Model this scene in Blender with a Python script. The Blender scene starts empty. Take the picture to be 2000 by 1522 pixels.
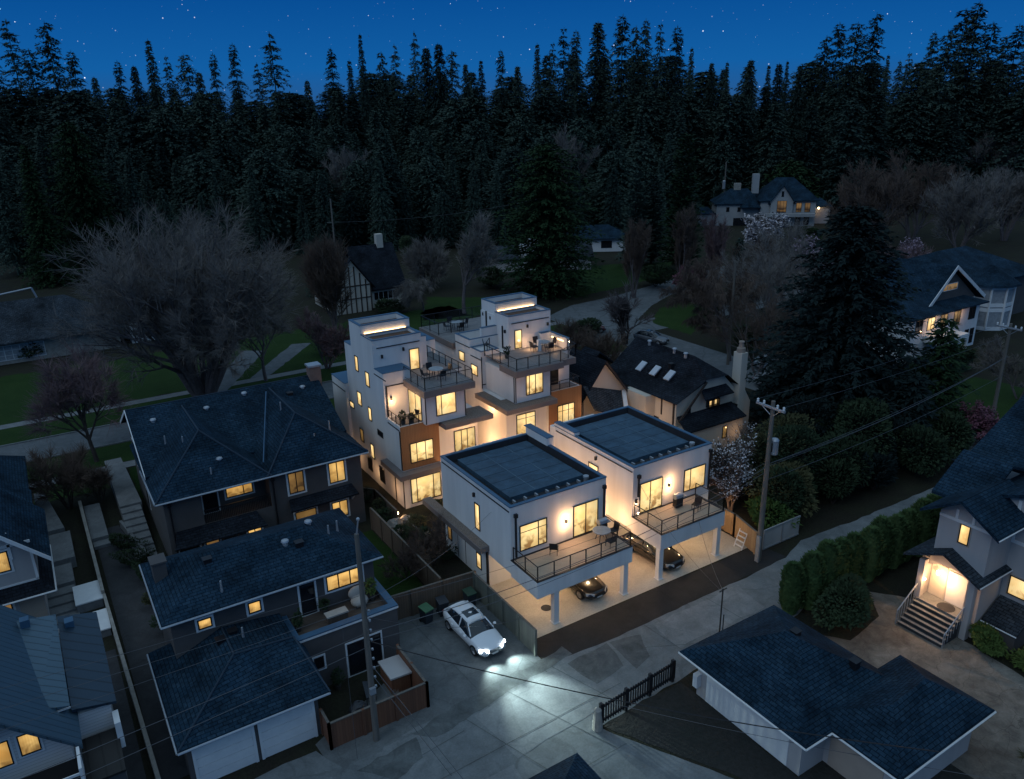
import bpy, math, random
from mathutils import Vector, Matrix

SC = bpy.context.scene
COL = SC.collection
rad = math.radians

# ------------------------------------------------------------------ camera geometry
FPX, PITCH, YAW, ROLL, CAMH = 1525.0, rad(19.65), rad(31.95), rad(-1.2), 30.0
_cy, _sy = math.cos(YAW), math.sin(YAW)
FWD = Vector((_sy * math.cos(PITCH), _cy * math.cos(PITCH), -math.sin(PITCH)))
_r0 = Vector((_cy, -_sy, 0.0))
_u0 = _r0.cross(FWD)
RIGHT = math.cos(ROLL) * _r0 + math.sin(ROLL) * _u0
UP = -math.sin(ROLL) * _r0 + math.cos(ROLL) * _u0


def bearing(px, py):
    return RIGHT * ((px - 1000) / FPX) - UP * ((py - 761) / FPX) + FWD


def ground_at(px, py, z=0.0):
    """map position on level z that the survey photograph shows at a pixel"""
    d = bearing(px, py)
    t = (z - CAMH) / d.z
    return (d.x * t, d.y * t)


def height_at(xy, px, py):
    d = bearing(px, py)
    t = math.hypot(*xy) / math.hypot(d.x, d.y)
    return CAMH + d.z * t


def far_at(px, dist):
    """map position at a forward distance along the view, in the photo column px"""
    d = bearing(px, 214)
    t = dist / (d.x * _sy + d.y * _cy)
    return (d.x * t, d.y * t)


def terrain(x, y):
    dist = x * _sy + y * _cy
    t = min(1.0, max(0.0, (dist - 222.0) / 165.0))
    return 22.0 * t * t * (3 - 2 * t)


# ------------------------------------------------------------------ object helpers
ORG = {}
SPLIT = {'parapet_cap', 'trim_line', 'timbering', 'roof_deck', 'pole_hardware', 'canopy', 'gravel_top', 'pent_roof', 'barge_board', 'bracket', 'balcony_trim', 'gutter', 'skylight'}


def thing(name, label, cat, loc=(0, 0, 0), group=None):
    o = bpy.data.objects.new(name, None)
    o.empty_display_size = 0.3
    COL.objects.link(o)
    o.location = loc
    o['label'] = label
    o['category'] = cat
    if group:
        o['group'] = group
    ORG[o.name] = Vector(loc)
    return o


def tag(o, label, cat, group=None, kind=None):
    o['label'] = label
    o['category'] = cat
    if group:
        o['group'] = group
    if kind:
        o['kind'] = kind
    return o


def struct(o):
    o['kind'] = 'structure'
    return o


def copy_tree(o, parent=None):
    c = o.copy()
    COL.objects.link(c)
    if parent is not None:
        c.parent = parent
    for ch in o.children:
        copy_tree(ch, c)
    return c


def place(o, loc, rz=0.0, s=None, label=None, group=None):
    o.location = loc
    o.rotation_euler = (0, 0, rz)
    if s is not None:
        o.scale = (s, s, s) if not isinstance(s, (tuple, list)) else s
    if label:
        o['label'] = label
    if group:
        o['group'] = group
    return o


class MB:
    def __init__(self):
        self.v, self.f = [], []

    def box(self, x0, x1, y0, y1, z0, z1):
        b = len(self.v)
        self.v += [(x0, y0, z0), (x1, y0, z0), (x1, y1, z0), (x0, y1, z0),
                   (x0, y0, z1), (x1, y0, z1), (x1, y1, z1), (x0, y1, z1)]
        self.f += [tuple(b + i for i in q) for q in
                   ((0, 3, 2, 1), (4, 5, 6, 7), (0, 1, 5, 4), (1, 2, 6, 5), (2, 3, 7, 6), (3, 0, 4, 7))]
        return self

    def poly(self, pts):
        b = len(self.v)
        self.v += [tuple(p) for p in pts]
        self.f.append(tuple(range(b, b + len(pts))))
        return self

    def prism(self, pts, z0, z1):
        """vertical prism over a counter-clockwise 2D outline"""
        n = len(pts)
        b = len(self.v)
        self.v += [(p[0], p[1], z0) for p in pts] + [(p[0], p[1], z1) for p in pts]
        self.f.append(tuple(b + i for i in reversed(range(n))))
        self.f.append(tuple(b + n + i for i in range(n)))
        for i in range(n):
            j = (i + 1) % n
            self.f.append((b + i, b + j, b + n + j, b + n + i))
        return self

    def sweep(self, pts, vec):
        """closed solid from a planar 3D polygon pushed along vec"""
        n = len(pts)
        b = len(self.v)
        self.v += [tuple(p) for p in pts] + [(p[0] + vec[0], p[1] + vec[1], p[2] + vec[2]) for p in pts]
        self.f.append(tuple(b + i for i in range(n)))
        self.f.append(tuple(b + n + i for i in reversed(range(n))))
        for i in range(n):
            j = (i + 1) % n
            self.f.append((b + j, b + i, b + n + i, b + n + j))
        return self

    def tube(self, p, q, r0, r1=None, n=6, caps=True):
        r1 = r0 if r1 is None else r1
        p, q = Vector(p), Vector(q)
        d = q - p
        if d.length < 1e-6:
            return self
        d.normalize()
        a = d.cross(Vector((0, 0, 1)) if abs(d.z) < 0.9 else Vector((1, 0, 0))).normalized()
        c = d.cross(a)
        b = len(self.v)
        for (o, r) in ((p, r0), (q, r1)):
            for i in range(n):
                t = 2 * math.pi * i / n
                self.v.append(tuple(o + a * (r * math.cos(t)) + c * (r * math.sin(t))))
        for i in range(n):
            j = (i + 1) % n
            self.f.append((b + i, b + j, b + n + j, b + n + i))
        if caps:
            self.f.append(tuple(b + i for i in reversed(range(n))))
            self.f.append(tuple(b + n + i for i in range(n)))
        return self

    def path(self, pts, r, n=5):
        for a, c in zip(pts[:-1], pts[1:]):
            self.tube(a, c, r, r, n, True)
        return self

    def ell(self, c, r, seg=12, ring=7, wob=0.0, rnd=None):
        b = len(self.v)
        for i in range(ring + 1):
            ph = math.pi * i / ring
            for j in range(seg):
                t = 2 * math.pi * j / seg
                k = 1 + (rnd.uniform(-wob, wob) if rnd else 0)
                self.v.append((c[0] + r[0] * k * math.sin(ph) * math.cos(t), c[1] + r[1] * k * math.sin(ph) * math.sin(t), c[2] + r[2] * k * math.cos(ph)))
        for i in range(ring):
            for j in range(seg):
                k = (j + 1) % seg
                self.f.append((b + i * seg + j, b + (i + 1) * seg + j, b + (i + 1) * seg + k, b + i * seg + k))
        return self

    def lathe(self, x, y, prof, n=14):
        b = len(self.v)
        for (r, z) in prof:
            for i in range(n):
                t = 2 * math.pi * i / n
                self.v.append((x + r * math.cos(t), y + r * math.sin(t), z))
        for k in range(len(prof) - 1):
            for i in range(n):
                j = (i + 1) % n
                self.f.append((b + k * n + i, b + k * n + j, b + (k + 1) * n + j, b + (k + 1) * n + i))
        self.f.append(tuple(b + i for i in reversed(range(n))))
        self.f.append(tuple(b + (len(prof) - 1) * n + i for i in range(n)))
        return self

    def fbox(self, face, pl, a0, a1, z0, z1, d0, d1):
        """box lying on a wall: a along the wall, d outwards from plane pl"""
        if face == 'y-':
            return self.box(a0, a1, pl - d1, pl - d0, z0, z1)
        if face == 'y+':
            return self.box(a0, a1, pl + d0, pl + d1, z0, z1)
        if face == 'x-':
            return self.box(pl - d1, pl - d0, a0, a1, z0, z1)
        return self.box(pl + d0, pl + d1, a0, a1, z0, z1)

    def pieces(self):
        par = list(range(len(self.v)))

        def root(i):
            while par[i] != i:
                par[i] = par[par[i]]
                i = par[i]
            return i
        for f in self.f:
            for i in f[1:]:
                par[root(i)] = root(f[0])
        grp = {}
        for i in range(len(self.v)):
            grp.setdefault(root(i), []).append(i)
        boxes = []
        for ids in grp.values():
            lo = [min(self.v[i][k] for i in ids) - .015 for k in range(3)]
            hi = [max(self.v[i][k] for i in ids) + .015 for k in range(3)]
            boxes.append([lo, hi, set(ids)])
        merged = True
        while merged:
            merged = False
            for a in range(len(boxes)):
                for c in range(a + 1, len(boxes)):
                    A, B = boxes[a], boxes[c]
                    if all(A[0][k] <= B[1][k] and B[0][k] <= A[1][k] for k in range(3)):
                        boxes[a] = [[min(A[0][k], B[0][k]) for k in range(3)], [max(A[1][k], B[1][k]) for k in range(3)], A[2] | B[2]]
                        del boxes[c]
                        merged = True
                        break
                if merged:
                    break
        out = []
        for lo, hi, ids in boxes:
            mp = {}
            q = MB()
            for i in sorted(ids):
                mp[i] = len(q.v)
                q.v.append(self.v[i])
            q.f = [tuple(mp[i] for i in f) for f in self.f if f[0] in ids]
            out.append(q)
        return out

    def build(self, name, m, parent=None, smooth=False):
        if name in SPLIT and parent is not None and len(self.f) < 400:
            ps = self.pieces()
            if len(ps) > 1:
                return [p._build(name, m, parent, smooth) for p in ps][-1]
        return self._build(name, m, parent, smooth)

    def _build(self, name, m, parent=None, smooth=False):
        me = bpy.data.meshes.new(name)
        if parent is not None:
            org = ORG[parent.name]
            vs = [(x - org.x, y - org.y, z - org.z) for (x, y, z) in self.v]
        else:
            vs = self.v
        me.from_pydata(vs, [], self.f)
        me.materials.append(m)
        if smooth:
            me.polygons.foreach_set('use_smooth', [True] * len(me.polygons))
        me.update()
        o = bpy.data.objects.new(name, me)
        COL.objects.link(o)
        if parent is not None:
            o.parent = parent
            ORG[o.name] = org
        else:
            ORG[o.name] = Vector((0, 0, 0))
        return o


# ------------------------------------------------------------------ materials
def newmat(name):
    m = bpy.data.materials.new(name)
    m.use_nodes = True
    nt = m.node_tree
    return m, nt, nt.nodes['Principled BSDF'], nt.nodes, nt.links


def mixcol(N, L, fac, c1, c2, mode='MIX'):
    n = N.new('ShaderNodeMix')
    n.data_type = 'RGBA'
    n.blend_type = mode
    for s, val in ((0, fac), (6, c1), (7, c2)):
        if hasattr(val, 'is_linked'):
            L.new(val, n.inputs[s])
        elif isinstance(val, (int, float)):
            n.inputs[s].default_value = val
        else:
            n.inputs[s].default_value = (*val, 1)
    return n.outputs[2]


def math_(N, L, op, a, b=0.0, c=None):
    n = N.new('ShaderNodeMath')
    n.operation = op
    for i, v in enumerate((a, b, c)):
        if v is None:
            continue
        if hasattr(v, 'is_linked'):
            L.new(v, n.inputs[i])
        else:
            n.inputs[i].default_value = v
    return n.outputs[0]


def noise(N, L, vec, scale, detail=4, rough=0.6, dist=0.0):
    n = N.new('ShaderNodeTexNoise')
    n.inputs['Scale'].default_value = scale
    n.inputs['Detail'].default_value = detail
    n.inputs['Roughness'].default_value = rough
    n.inputs['Distortion'].default_value = dist
    if vec is not None:
        L.new(vec, n.inputs['Vector'])
    return n.outputs['Fac']


def ramp(N, L, fac, stops):
    n = N.new('ShaderNodeValToRGB')
    L.new(fac, n.inputs[0])
    e = n.color_ramp.elements
    while len(e) < len(stops):
        e.new(0.5)
    for el, (p, c) in zip(e, stops):
        el.position = p
        el.color = (*c, 1) if not isinstance(c, (int, float)) else (c, c, c, 1)
    return n.outputs[0]


def position(N):
    return N.new('ShaderNodeNewGeometry').outputs['Position']


def objco(N):
    return N.new('ShaderNodeTexCoord').outputs['Object']


def bump(N, L, bs, h, strength, dist=0.02):
    n = N.new('ShaderNodeBump')
    n.inputs['Strength'].default_value = strength
    n.inputs['Distance'].default_value = dist
    L.new(h, n.inputs['Height'])
    L.new(n.outputs[0], bs.inputs['Normal'])


def plain(name, c1, c2=None, scale=1.5, rough=0.7, metal=0.0, bm=0.0, bscale=30, spec=0.4, streak=False):
    m, nt, bs, N, L = newmat(name)
    c2 = c2 or tuple(x * 0.8 for x in c1)
    v = position(N)
    if streak:
        mp = N.new('ShaderNodeMapping')
        mp.inputs['Scale'].default_value = (1, 1, 0.12)
        L.new(v, mp.inputs[0])
        v2 = mp.outputs[0]
    else:
        v2 = v
    f = noise(N, L, v2, scale, 5)
    L.new(mixcol(N, L, ramp(N, L, f, [(0.3, 0.0), (0.7, 1.0)]), c1, c2), bs.inputs['Base Color'])
    bs.inputs['Roughness'].default_value = rough
    bs.inputs['Metallic'].default_value = metal
    bs.inputs['Specular IOR Level'].default_value = spec
    if bm:
        bump(N, L, bs, noise(N, L, v, bscale, 3), bm)
    return m


def roof_coords(N, L):
    """u along the courses, v up the slope, from the true position and face normal"""
    g = N.new('ShaderNodeNewGeometry')
    cr = N.new('ShaderNodeVectorMath')
    cr.operation = 'CROSS_PRODUCT'
    L.new(g.outputs['True Normal'], cr.inputs[0])
    cr.inputs[1].default_value = (0, 0, 1)
    nm = N.new('ShaderNodeVectorMath')
    nm.operation = 'NORMALIZE'
    L.new(cr.outputs[0], nm.inputs[0])
    dt = N.new('ShaderNodeVectorMath')
    dt.operation = 'DOT_PRODUCT'
    L.new(g.outputs['Position'], dt.inputs[0])
    L.new(nm.outputs[0], dt.inputs[1])
    c2 = N.new('ShaderNodeVectorMath')
    c2.operation = 'CROSS_PRODUCT'
    L.new(nm.outputs[0], c2.inputs[0])
    L.new(g.outputs['True Normal'], c2.inputs[1])
    d2 = N.new('ShaderNodeVectorMath')
    d2.operation = 'DOT_PRODUCT'
    L.new(g.outputs['Position'], d2.inputs[0])
    L.new(c2.outputs[0], d2.inputs[1])
    cb = N.new('ShaderNodeCombineXYZ')
    L.new(dt.outputs['Value'], cb.inputs[0])
    L.new(d2.outputs['Value'], cb.inputs[1])
    return cb.outputs[0], dt.outputs['Value'], d2.outputs['Value'], g.outputs['Position']


def shingle(name, c1, c2, gap):
    m, nt, bs, N, L = newmat(name)
    v, u, w, pos = roof_coords(N, L)
    b = N.new('ShaderNodeTexBrick')
    L.new(v, b.inputs['Vector'])
    b.inputs['Color1'].default_value = (*c1, 1)
    b.inputs['Color2'].default_value = (*c2, 1)
    b.inputs['Mortar'].default_value = (*gap, 1)
    b.inputs['Scale'].default_value = 1.0
    b.inputs['Mortar Size'].default_value = 0.02
    b.inputs['Mortar Smooth'].default_value = 0.3
    b.inputs['Bias'].default_value = -0.1
    b.inputs['Brick Width'].default_value = 0.42
    b.inputs['Row Height'].default_value = 0.2
    f = noise(N, L, pos, 0.5, 5, 0.6)
    f2 = noise(N, L, pos, 5.0, 3, 0.6)
    st = math_(N, L, 'MULTIPLY', ramp(N, L, f, [(0.3, 0.45), (0.75, 1.5)]), ramp(N, L, f2, [(0.25, 0.55), (0.75, 1.4)]))
    L.new(mixcol(N, L, 1.0, b.outputs['Color'], st, 'MULTIPLY'), bs.inputs['Base Color'])
    bs.inputs['Roughness'].default_value = 0.9
    bs.inputs['Specular IOR Level'].default_value = 0.08
    bump(N, L, bs, b.outputs['Fac'], -0.6, 0.03)
    return m


def seam_metal(name, c1, step=0.42):
    m, nt, bs, N, L = newmat(name)
    v, u, w, pos = roof_coords(N, L)
    fr = math_(N, L, 'FRACT', math_(N, L, 'DIVIDE', u, step))
    rib = math_(N, L, 'LESS_THAN', fr, 0.13)
    f = noise(N, L, pos, 0.8, 4)
    base = mixcol(N, L, f, c1, tuple(x * 0.75 for x in c1))
    L.new(mixcol(N, L, rib, base, tuple(x * 0.5 for x in c1)), bs.inputs['Base Color'])
    bs.inputs['Roughness'].default_value = 0.42
    bs.inputs['Metallic'].default_value = 0.3
    bump(N, L, bs, rib, 0.8, 0.04)
    return m


def boards(name, c1, c2, step=0.14, rough=0.7, axis=0, z_streak=True, gapc=None):
    """upright boards; axis: 0 runs along x+y"""
    m, nt, bs, N, L = newmat(name)
    pos = position(N)
    sp = N.new('ShaderNodeSeparateXYZ')
    L.new(pos, sp.inputs[0])
    s = math_(N, L, 'ADD', sp.outputs[0], sp.outputs[1]) if axis == 0 else sp.outputs[2]
    k = math_(N, L, 'DIVIDE', s, step)
    fl = math_(N, L, 'FLOOR', k)
    wn = N.new('ShaderNodeTexWhiteNoise')
    wn.noise_dimensions = '1D'
    L.new(fl, wn.inputs['W'])
    mp = N.new('ShaderNodeMapping')
    mp.inputs['Scale'].default_value = (3, 3, 0.4) if axis == 0 else (0.4, 0.4, 3)
    L.new(pos, mp.inputs[0])
    g = noise(N, L, mp.outputs[0], 3.0, 5)
    f = math_(N, L, 'ADD', math_(N, L, 'MULTIPLY', wn.outputs['Value'], 0.6), math_(N, L, 'MULTIPLY', g, 0.5))
    gap = math_(N, L, 'LESS_THAN', math_(N, L, 'FRACT', k), 0.07)
    col = mixcol(N, L, f, c1, c2)
    L.new(mixcol(N, L, gap, col, gapc or tuple(x * 0.3 for x in c1)), bs.inputs['Base Color'])
    bs.inputs['Roughness'].default_value = rough
    bump(N, L, bs, gap, -0.5, 0.02)
    return m


def foliage(name, c1, c2, rough=0.75, vary=0.35):
    m, nt, bs, N, L = newmat(name)
    oi = N.new('ShaderNodeObjectInfo')
    f = noise(N, L, position(N), 0.9, 3)
    f = math_(N, L, 'ADD', math_(N, L, 'MULTIPLY', f, 0.8), math_(N, L, 'MULTIPLY', oi.outputs['Random'], vary))
    L.new(mixcol(N, L, ramp(N, L, f, [(0.3, 0.0), (0.85, 1.0)]), c1, c2), bs.inputs['Base Color'])
    bs.inputs['Roughness'].default_value = rough
    bs.inputs['Specular IOR Level'].default_value = 0.08
    # sprays are lit as a soft crown: blend the leaf normal with the outward direction of the plant
    s3 = N.new('ShaderNodeSeparateXYZ')
    L.new(objco(N), s3.inputs[0])
    hl = math_(N, L, 'SQRT', math_(N, L, 'ADD', math_(N, L, 'MULTIPLY', s3.outputs[0], s3.outputs[0]), math_(N, L, 'MULTIPLY', s3.outputs[1], s3.outputs[1])))
    c3 = N.new('ShaderNodeCombineXYZ')
    L.new(s3.outputs[0], c3.inputs[0])
    L.new(s3.outputs[1], c3.inputs[1])
    L.new(math_(N, L, 'MULTIPLY_ADD', hl, 0.75, 0.15), c3.inputs[2])
    vt = N.new('ShaderNodeVectorTransform')
    vt.vector_type = 'VECTOR'
    vt.convert_from = 'OBJECT'
    vt.convert_to = 'WORLD'
    L.new(c3.outputs[0], vt.inputs[0])
    n1 = N.new('ShaderNodeVectorMath')
    n1.operation = 'NORMALIZE'
    L.new(vt.outputs[0], n1.inputs[0])
    sc3 = N.new('ShaderNodeVectorMath')
    sc3.operation = 'SCALE'
    L.new(n1.outputs[0], sc3.inputs[0])
    sc3.inputs['Scale'].default_value = 1.5
    ad = N.new('ShaderNodeVectorMath')
    ad.operation = 'ADD'
    L.new(sc3.outputs[0], ad.inputs[0])
    L.new(N.new('ShaderNodeNewGeometry').outputs['Normal'], ad.inputs[1])
    n2 = N.new('ShaderNodeVectorMath')
    n2.operation = 'NORMALIZE'
    L.new(ad.outputs[0], n2.inputs[0])
    L.new(n2.outputs[0], bs.inputs['Normal'])
    return m


def lit_window(name, hi, lo, dark, strength, furn=0.45):
    m, nt, bs, N, L = newmat(name)
    tc = N.new('ShaderNodeTexCoord')
    sp = N.new('ShaderNodeSeparateXYZ')
    L.new(tc.outputs['Generated'], sp.inputs[0])
    pos = position(N)
    ps = N.new('ShaderNodeSeparateXYZ')
    L.new(pos, ps.inputs[0])
    h = math_(N, L, 'ADD', ps.outputs[0], ps.outputs[1])
    cb = N.new('ShaderNodeCombineXYZ')
    L.new(h, cb.inputs[0])
    L.new(ps.outputs[2], cb.inputs[1])
    v = cb.outputs[0]
    room = noise(N, L, v, 0.9, 2, 0.5)
    cur = N.new('ShaderNodeTexWave')
    cur.wave_type = 'BANDS'
    cur.bands_direction = 'X'
    cur.inputs['Scale'].default_value = 3.2
    cur.inputs['Distortion'].default_value = 1.2
    cur.inputs['Detail'].default_value = 2
    L.new(v, cur.inputs['Vector'])
    fr = noise(N, L, v, 1.5, 2, 0.6, 0.4)
    low = math_(N, L, 'SUBTRACT', 0.95, math_(N, L, 'MULTIPLY', sp.outputs[2], 1.1))
    obj = math_(N, L, 'MULTIPLY', ramp(N, L, fr, [(0.46, 0.0), (0.60, 1.0)]), math_(N, L, 'MULTIPLY', ramp(N, L, low, [(0.05, 0.0), (0.7, 1.0)]), furn))
    c = mixcol(N, L, ramp(N, L, room, [(0.3, 0.0), (0.7, 1.0)]), hi, lo)
    c = mixcol(N, L, math_(N, L, 'MULTIPLY', cur.outputs['Fac'], 0.3), c, lo)
    c = mixcol(N, L, obj, c, dark)
    L.new(c, bs.inputs['Emission Color'])
    oi = N.new('ShaderNodeObjectInfo')
    uu = math_(N, L, 'SUBTRACT', math_(N, L, 'ADD', sp.outputs[0], sp.outputs[1]), math_(N, L, 'MULTIPLY_ADD', oi.outputs['Random'], 0.6, 0.2))
    vv = math_(N, L, 'SUBTRACT', sp.outputs[2], 0.72)
    dd = math_(N, L, 'ADD', math_(N, L, 'MULTIPLY', uu, uu), math_(N, L, 'MULTIPLY', vv, vv))
    glow = math_(N, L, 'POWER', 2.718, math_(N, L, 'MULTIPLY', dd, -4.5))
    glow = math_(N, L, 'MULTIPLY_ADD', glow, 0.65, 0.62)
    wn = N.new('ShaderNodeTexWhiteNoise')
    wn.noise_dimensions = '1D'
    L.new(oi.outputs['Random'], wn.inputs['W'])
    glow = math_(N, L, 'MULTIPLY', glow, math_(N, L, 'MULTIPLY_ADD', wn.outputs['Value'], 0.4, 0.8))
    L.new(math_(N, L, 'MULTIPLY', glow, strength), bs.inputs['Emission Strength'])
    bs.inputs['Base Color'].default_value = (0.02, 0.02, 0.02, 1)
    bs.inputs['Roughness'].default_value = 0.1
    return m


def emitter(name, c, s):
    m, nt, bs, N, L = newmat(name)
    bs.inputs['Base Color'].default_value = (0.5, 0.5, 0.5, 1)
    bs.inputs['Emission Color'].default_value = (*c, 1)
    bs.inputs['Emission Strength'].default_value = s
    return m


def paving(name, c1, c2, crack=0.45, cell=0.25, rough=0.85, wear=0.6):
    m, nt, bs, N, L = newmat(name)
    pos = position(N)
    big = noise(N, L, pos, 0.16, 6, 0.65, 0.8)
    fine = noise(N, L, pos, 9.0, 4, 0.7)
    mid = noise(N, L, pos, 1.1, 5, 0.65, 0.5)
    col = mixcol(N, L, ramp(N, L, big, [(0.33, 0.0), (0.66, 1.0)]), c1, c2)
    tone = math_(N, L, 'MULTIPLY', ramp(N, L, mid, [(0.25, 1 - 0.5 * wear), (0.75, 1 + 0.35 * wear)]), ramp(N, L, fine, [(0.2, 0.78), (0.8, 1.2)]))
    col = mixcol(N, L, 1.0, col, tone, 'MULTIPLY')
    warp = N.new('ShaderNodeVectorMath')
    warp.operation = 'ADD'
    nz = N.new('ShaderNodeTexNoise')
    nz.inputs['Scale'].default_value = 0.7
    nz.inputs['Detail'].default_value = 4
    L.new(pos, nz.inputs['Vector'])
    L.new(pos, warp.inputs[0])
    L.new(nz.outputs['Color'], warp.inputs[1])
    vo = N.new('ShaderNodeTexVoronoi')
    vo.feature = 'DISTANCE_TO_EDGE'
    vo.inputs['Scale'].default_value = cell
    L.new(warp.outputs[0], vo.inputs['Vector'])
    ck = math_(N, L, 'MULTIPLY', math_(N, L, 'LESS_THAN', vo.outputs['Distance'], 0.008), crack)
    col = mixcol(N, L, ck, col, tuple(x * 0.35 for x in c1))
    L.new(col, bs.inputs['Base Color'])
    bs.inputs['Roughness'].default_value = rough
    bs.inputs['Specular IOR Level'].default_value = 0.3
    bump(N, L, bs, fine, 0.25, 0.01)
    return m


def leaf_ground(name, c1, c2, c3, scale=0.5):
    m, nt, bs, N, L = newmat(name)
    pos = position(N)
    a = noise(N, L, pos, scale, 6, 0.7)
    b = noise(N, L, pos, scale * 14, 4, 0.7)
    col = mixcol(N, L, ramp(N, L, a, [(0.35, 0.0), (0.65, 1.0)]), c1, c2)
    col = mixcol(N, L, ramp(N, L, b, [(0.4, 0.0), (0.75, 0.8)]), col, c3)
    L.new(col, bs.inputs['Base Color'])
    bs.inputs['Roughness'].default_value = 0.95
    bs.inputs['Specular IOR Level'].default_value = 0.1
    bump(N, L, bs, b, 0.9, 0.08)
    return m


M = {}
M['stucco'] = plain('white_stucco', (0.74, 0.72, 0.71), (0.60, 0.585, 0.58), 0.8, 0.85, bm=0.15, bscale=40, streak=True)
M['cap'] = plain('parapet_flashing', (0.055, 0.13, 0.22), (0.045, 0.10, 0.17), 0.8, 0.5, 0.2)
M['trimdark'] = plain('dark_metal_trim', (0.025, 0.025, 0.03), None, 2, 0.45, 0.4)
M['fascia'] = plain('taupe_fascia_panel', (0.19, 0.16, 0.15), (0.16, 0.135, 0.13), 1.2, 0.6)
M['gravel'] = plain('roof_gravel', (0.28, 0.22, 0.18), (0.10, 0.08, 0.07), 16, 0.95, bm=0.6, bscale=30)
M['membrane'] = paving('roof_membrane', (0.032, 0.070, 0.112), (0.048, 0.094, 0.142), 0.0, 0.3, 0.6, 0.9)
M['brownroof'] = plain('brown_roof_felt', (0.13, 0.075, 0.05), (0.09, 0.05, 0.035), 2.0, 0.9)
M['darkroof'] = plain('dark_gutter_felt', (0.02, 0.022, 0.03), (0.035, 0.035, 0.04), 2.0, 0.9)
M['cedar'] = boards('cedar_cladding', (0.32, 0.135, 0.05), (0.40, 0.18, 0.07), 0.13, 0.55)
M['fence'] = boards('weathered_fence_boards', (0.16, 0.105, 0.07), (0.10, 0.07, 0.05), 0.15, 0.9)
M['redfence'] = boards('stained_fence_boards', (0.20, 0.085, 0.045), (0.12, 0.05, 0.028), 0.15, 0.75)
M['goldfence'] = boards('pale_fence_boards', (0.38, 0.25, 0.13), (0.28, 0.17, 0.09), 0.15, 0.85)
M['corr'] = boards('grey_green_fence_boards', (0.16, 0.17, 0.14), (0.10, 0.105, 0.09), 0.2, 0.6)
M['char'] = plain('charcoal_stucco', (0.092, 0.083, 0.082), (0.072, 0.066, 0.066), 0.8, 0.9, bm=0.1)
M['greystucco'] = plain('pale_grey_stucco', (0.42, 0.40, 0.40), (0.36, 0.34, 0.34), 0.8, 0.9, bm=0.1, streak=True)
M['beige'] = plain('beige_stucco', (0.42, 0.34, 0.28), (0.36, 0.29, 0.24), 0.8, 0.9, bm=0.1)
M['cream'] = plain('cream_stucco', (0.55, 0.50, 0.43), (0.44, 0.40, 0.35), 0.5, 0.9, bm=0.15, streak=True)
M['white'] = plain('white_paint', (0.72, 0.72, 0.72), (0.62, 0.62, 0.63), 1.5, 0.5)
M['siding'] = boards('white_lap_siding', (0.62, 0.60, 0.60), (0.56, 0.55, 0.55), 0.16, 0.6, axis=2)
M['shingle'] = shingle('blue_slate_shingle', (0.011, 0.029, 0.050), (0.020, 0.043, 0.068), (0.004, 0.011, 0.020))
M['shingle2'] = shingle('grey_brown_shingle', (0.034, 0.044, 0.056), (0.056, 0.066, 0.078), (0.012, 0.014, 0.018))
M['shingle3'] = shingle('black_shingle', (0.014, 0.018, 0.026), (0.022, 0.028, 0.038), (0.006, 0.007, 0.009))
M['seam'] = seam_metal('pale_seam_metal', (0.075, 0.13, 0.175))
M['seamdark'] = seam_metal('dark_seam_metal', (0.02, 0.045, 0.075), 0.6)
M['seambrown'] = seam_metal('brown_seam_metal', (0.022, 0.02, 0.02), 0.6)
M['glassdark'] = plain('dark_glass', (0.012, 0.015, 0.02), None, 1, 0.08, spec=0.6)
M['soffit'] = plain('soffit_paint', (0.62, 0.60, 0.58), None, 1, 0.8)
M['pole'] = plain('weathered_pole_wood', (0.17, 0.15, 0.13), (0.10, 0.09, 0.08), 5, 0.9, streak=True, bm=0.3, bscale=12)
M['galv'] = plain('galvanised_steel', (0.42, 0.44, 0.47), (0.34, 0.36, 0.40), 3, 0.4, 0.5)
M['wire'] = plain('cable_sheath', (0.11, 0.11, 0.12), None, 3, 0.5, 0.2)
M['wiredark'] = plain('black_cable', (0.012, 0.012, 0.014), None, 3, 0.6)
M['rubber'] = plain('tyre_rubber', (0.012, 0.012, 0.013), None, 3, 0.85)
M['rim'] = plain('alloy_rim', (0.32, 0.33, 0.35), None, 3, 0.3, 0.8)
M['bark'] = plain('grey_bark', (0.13, 0.11, 0.115), (0.075, 0.062, 0.062), 3, 0.95)
M['twig'] = plain('mauve_twigs', (0.205, 0.182, 0.168), (0.13, 0.114, 0.105), 0.5, 0.95)
M['twigbrown'] = plain('brown_twigs', (0.13, 0.09, 0.07), (0.08, 0.055, 0.045), 0.5, 0.95)
M['twigpink'] = plain('budding_pink_twigs', (0.20, 0.125, 0.13), (0.13, 0.085, 0.085), 0.6, 0.95)
M['barkdark'] = plain('dark_bark', (0.055, 0.042, 0.038), (0.03, 0.024, 0.022), 3, 0.95)
M['conifer'] = foliage('conifer_needles', (0.014, 0.029, 0.028), (0.056, 0.086, 0.068), vary=0.75)
M['conifer2'] = foliage('green_conifer_needles', (0.012, 0.030, 0.014), (0.028, 0.054, 0.022))
M['spruce'] = foliage('dark_spruce_needles', (0.008, 0.016, 0.017), (0.018, 0.030, 0.028))
M['hedge'] = foliage('cedar_hedge_sprays', (0.042, 0.082, 0.030), (0.085, 0.135, 0.052))
M['laurel'] = foliage('laurel_leaves', (0.018, 0.032, 0.018), (0.04, 0.06, 0.03))
M['bushg'] = foliage('bright_shrub_leaves', (0.05, 0.09, 0.025), (0.10, 0.14, 0.04))
M['olive'] = foliage('olive_shrub_leaves', (0.05, 0.055, 0.028), (0.09, 0.085, 0.04))
M['greycream'] = plain('grey_render', (0.36, 0.36, 0.36), (0.29, 0.29, 0.30), 0.5, 0.9)
M['petal'] = foliage('white_blossom', (0.55, 0.50, 0.54), (0.72, 0.68, 0.70))
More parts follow.
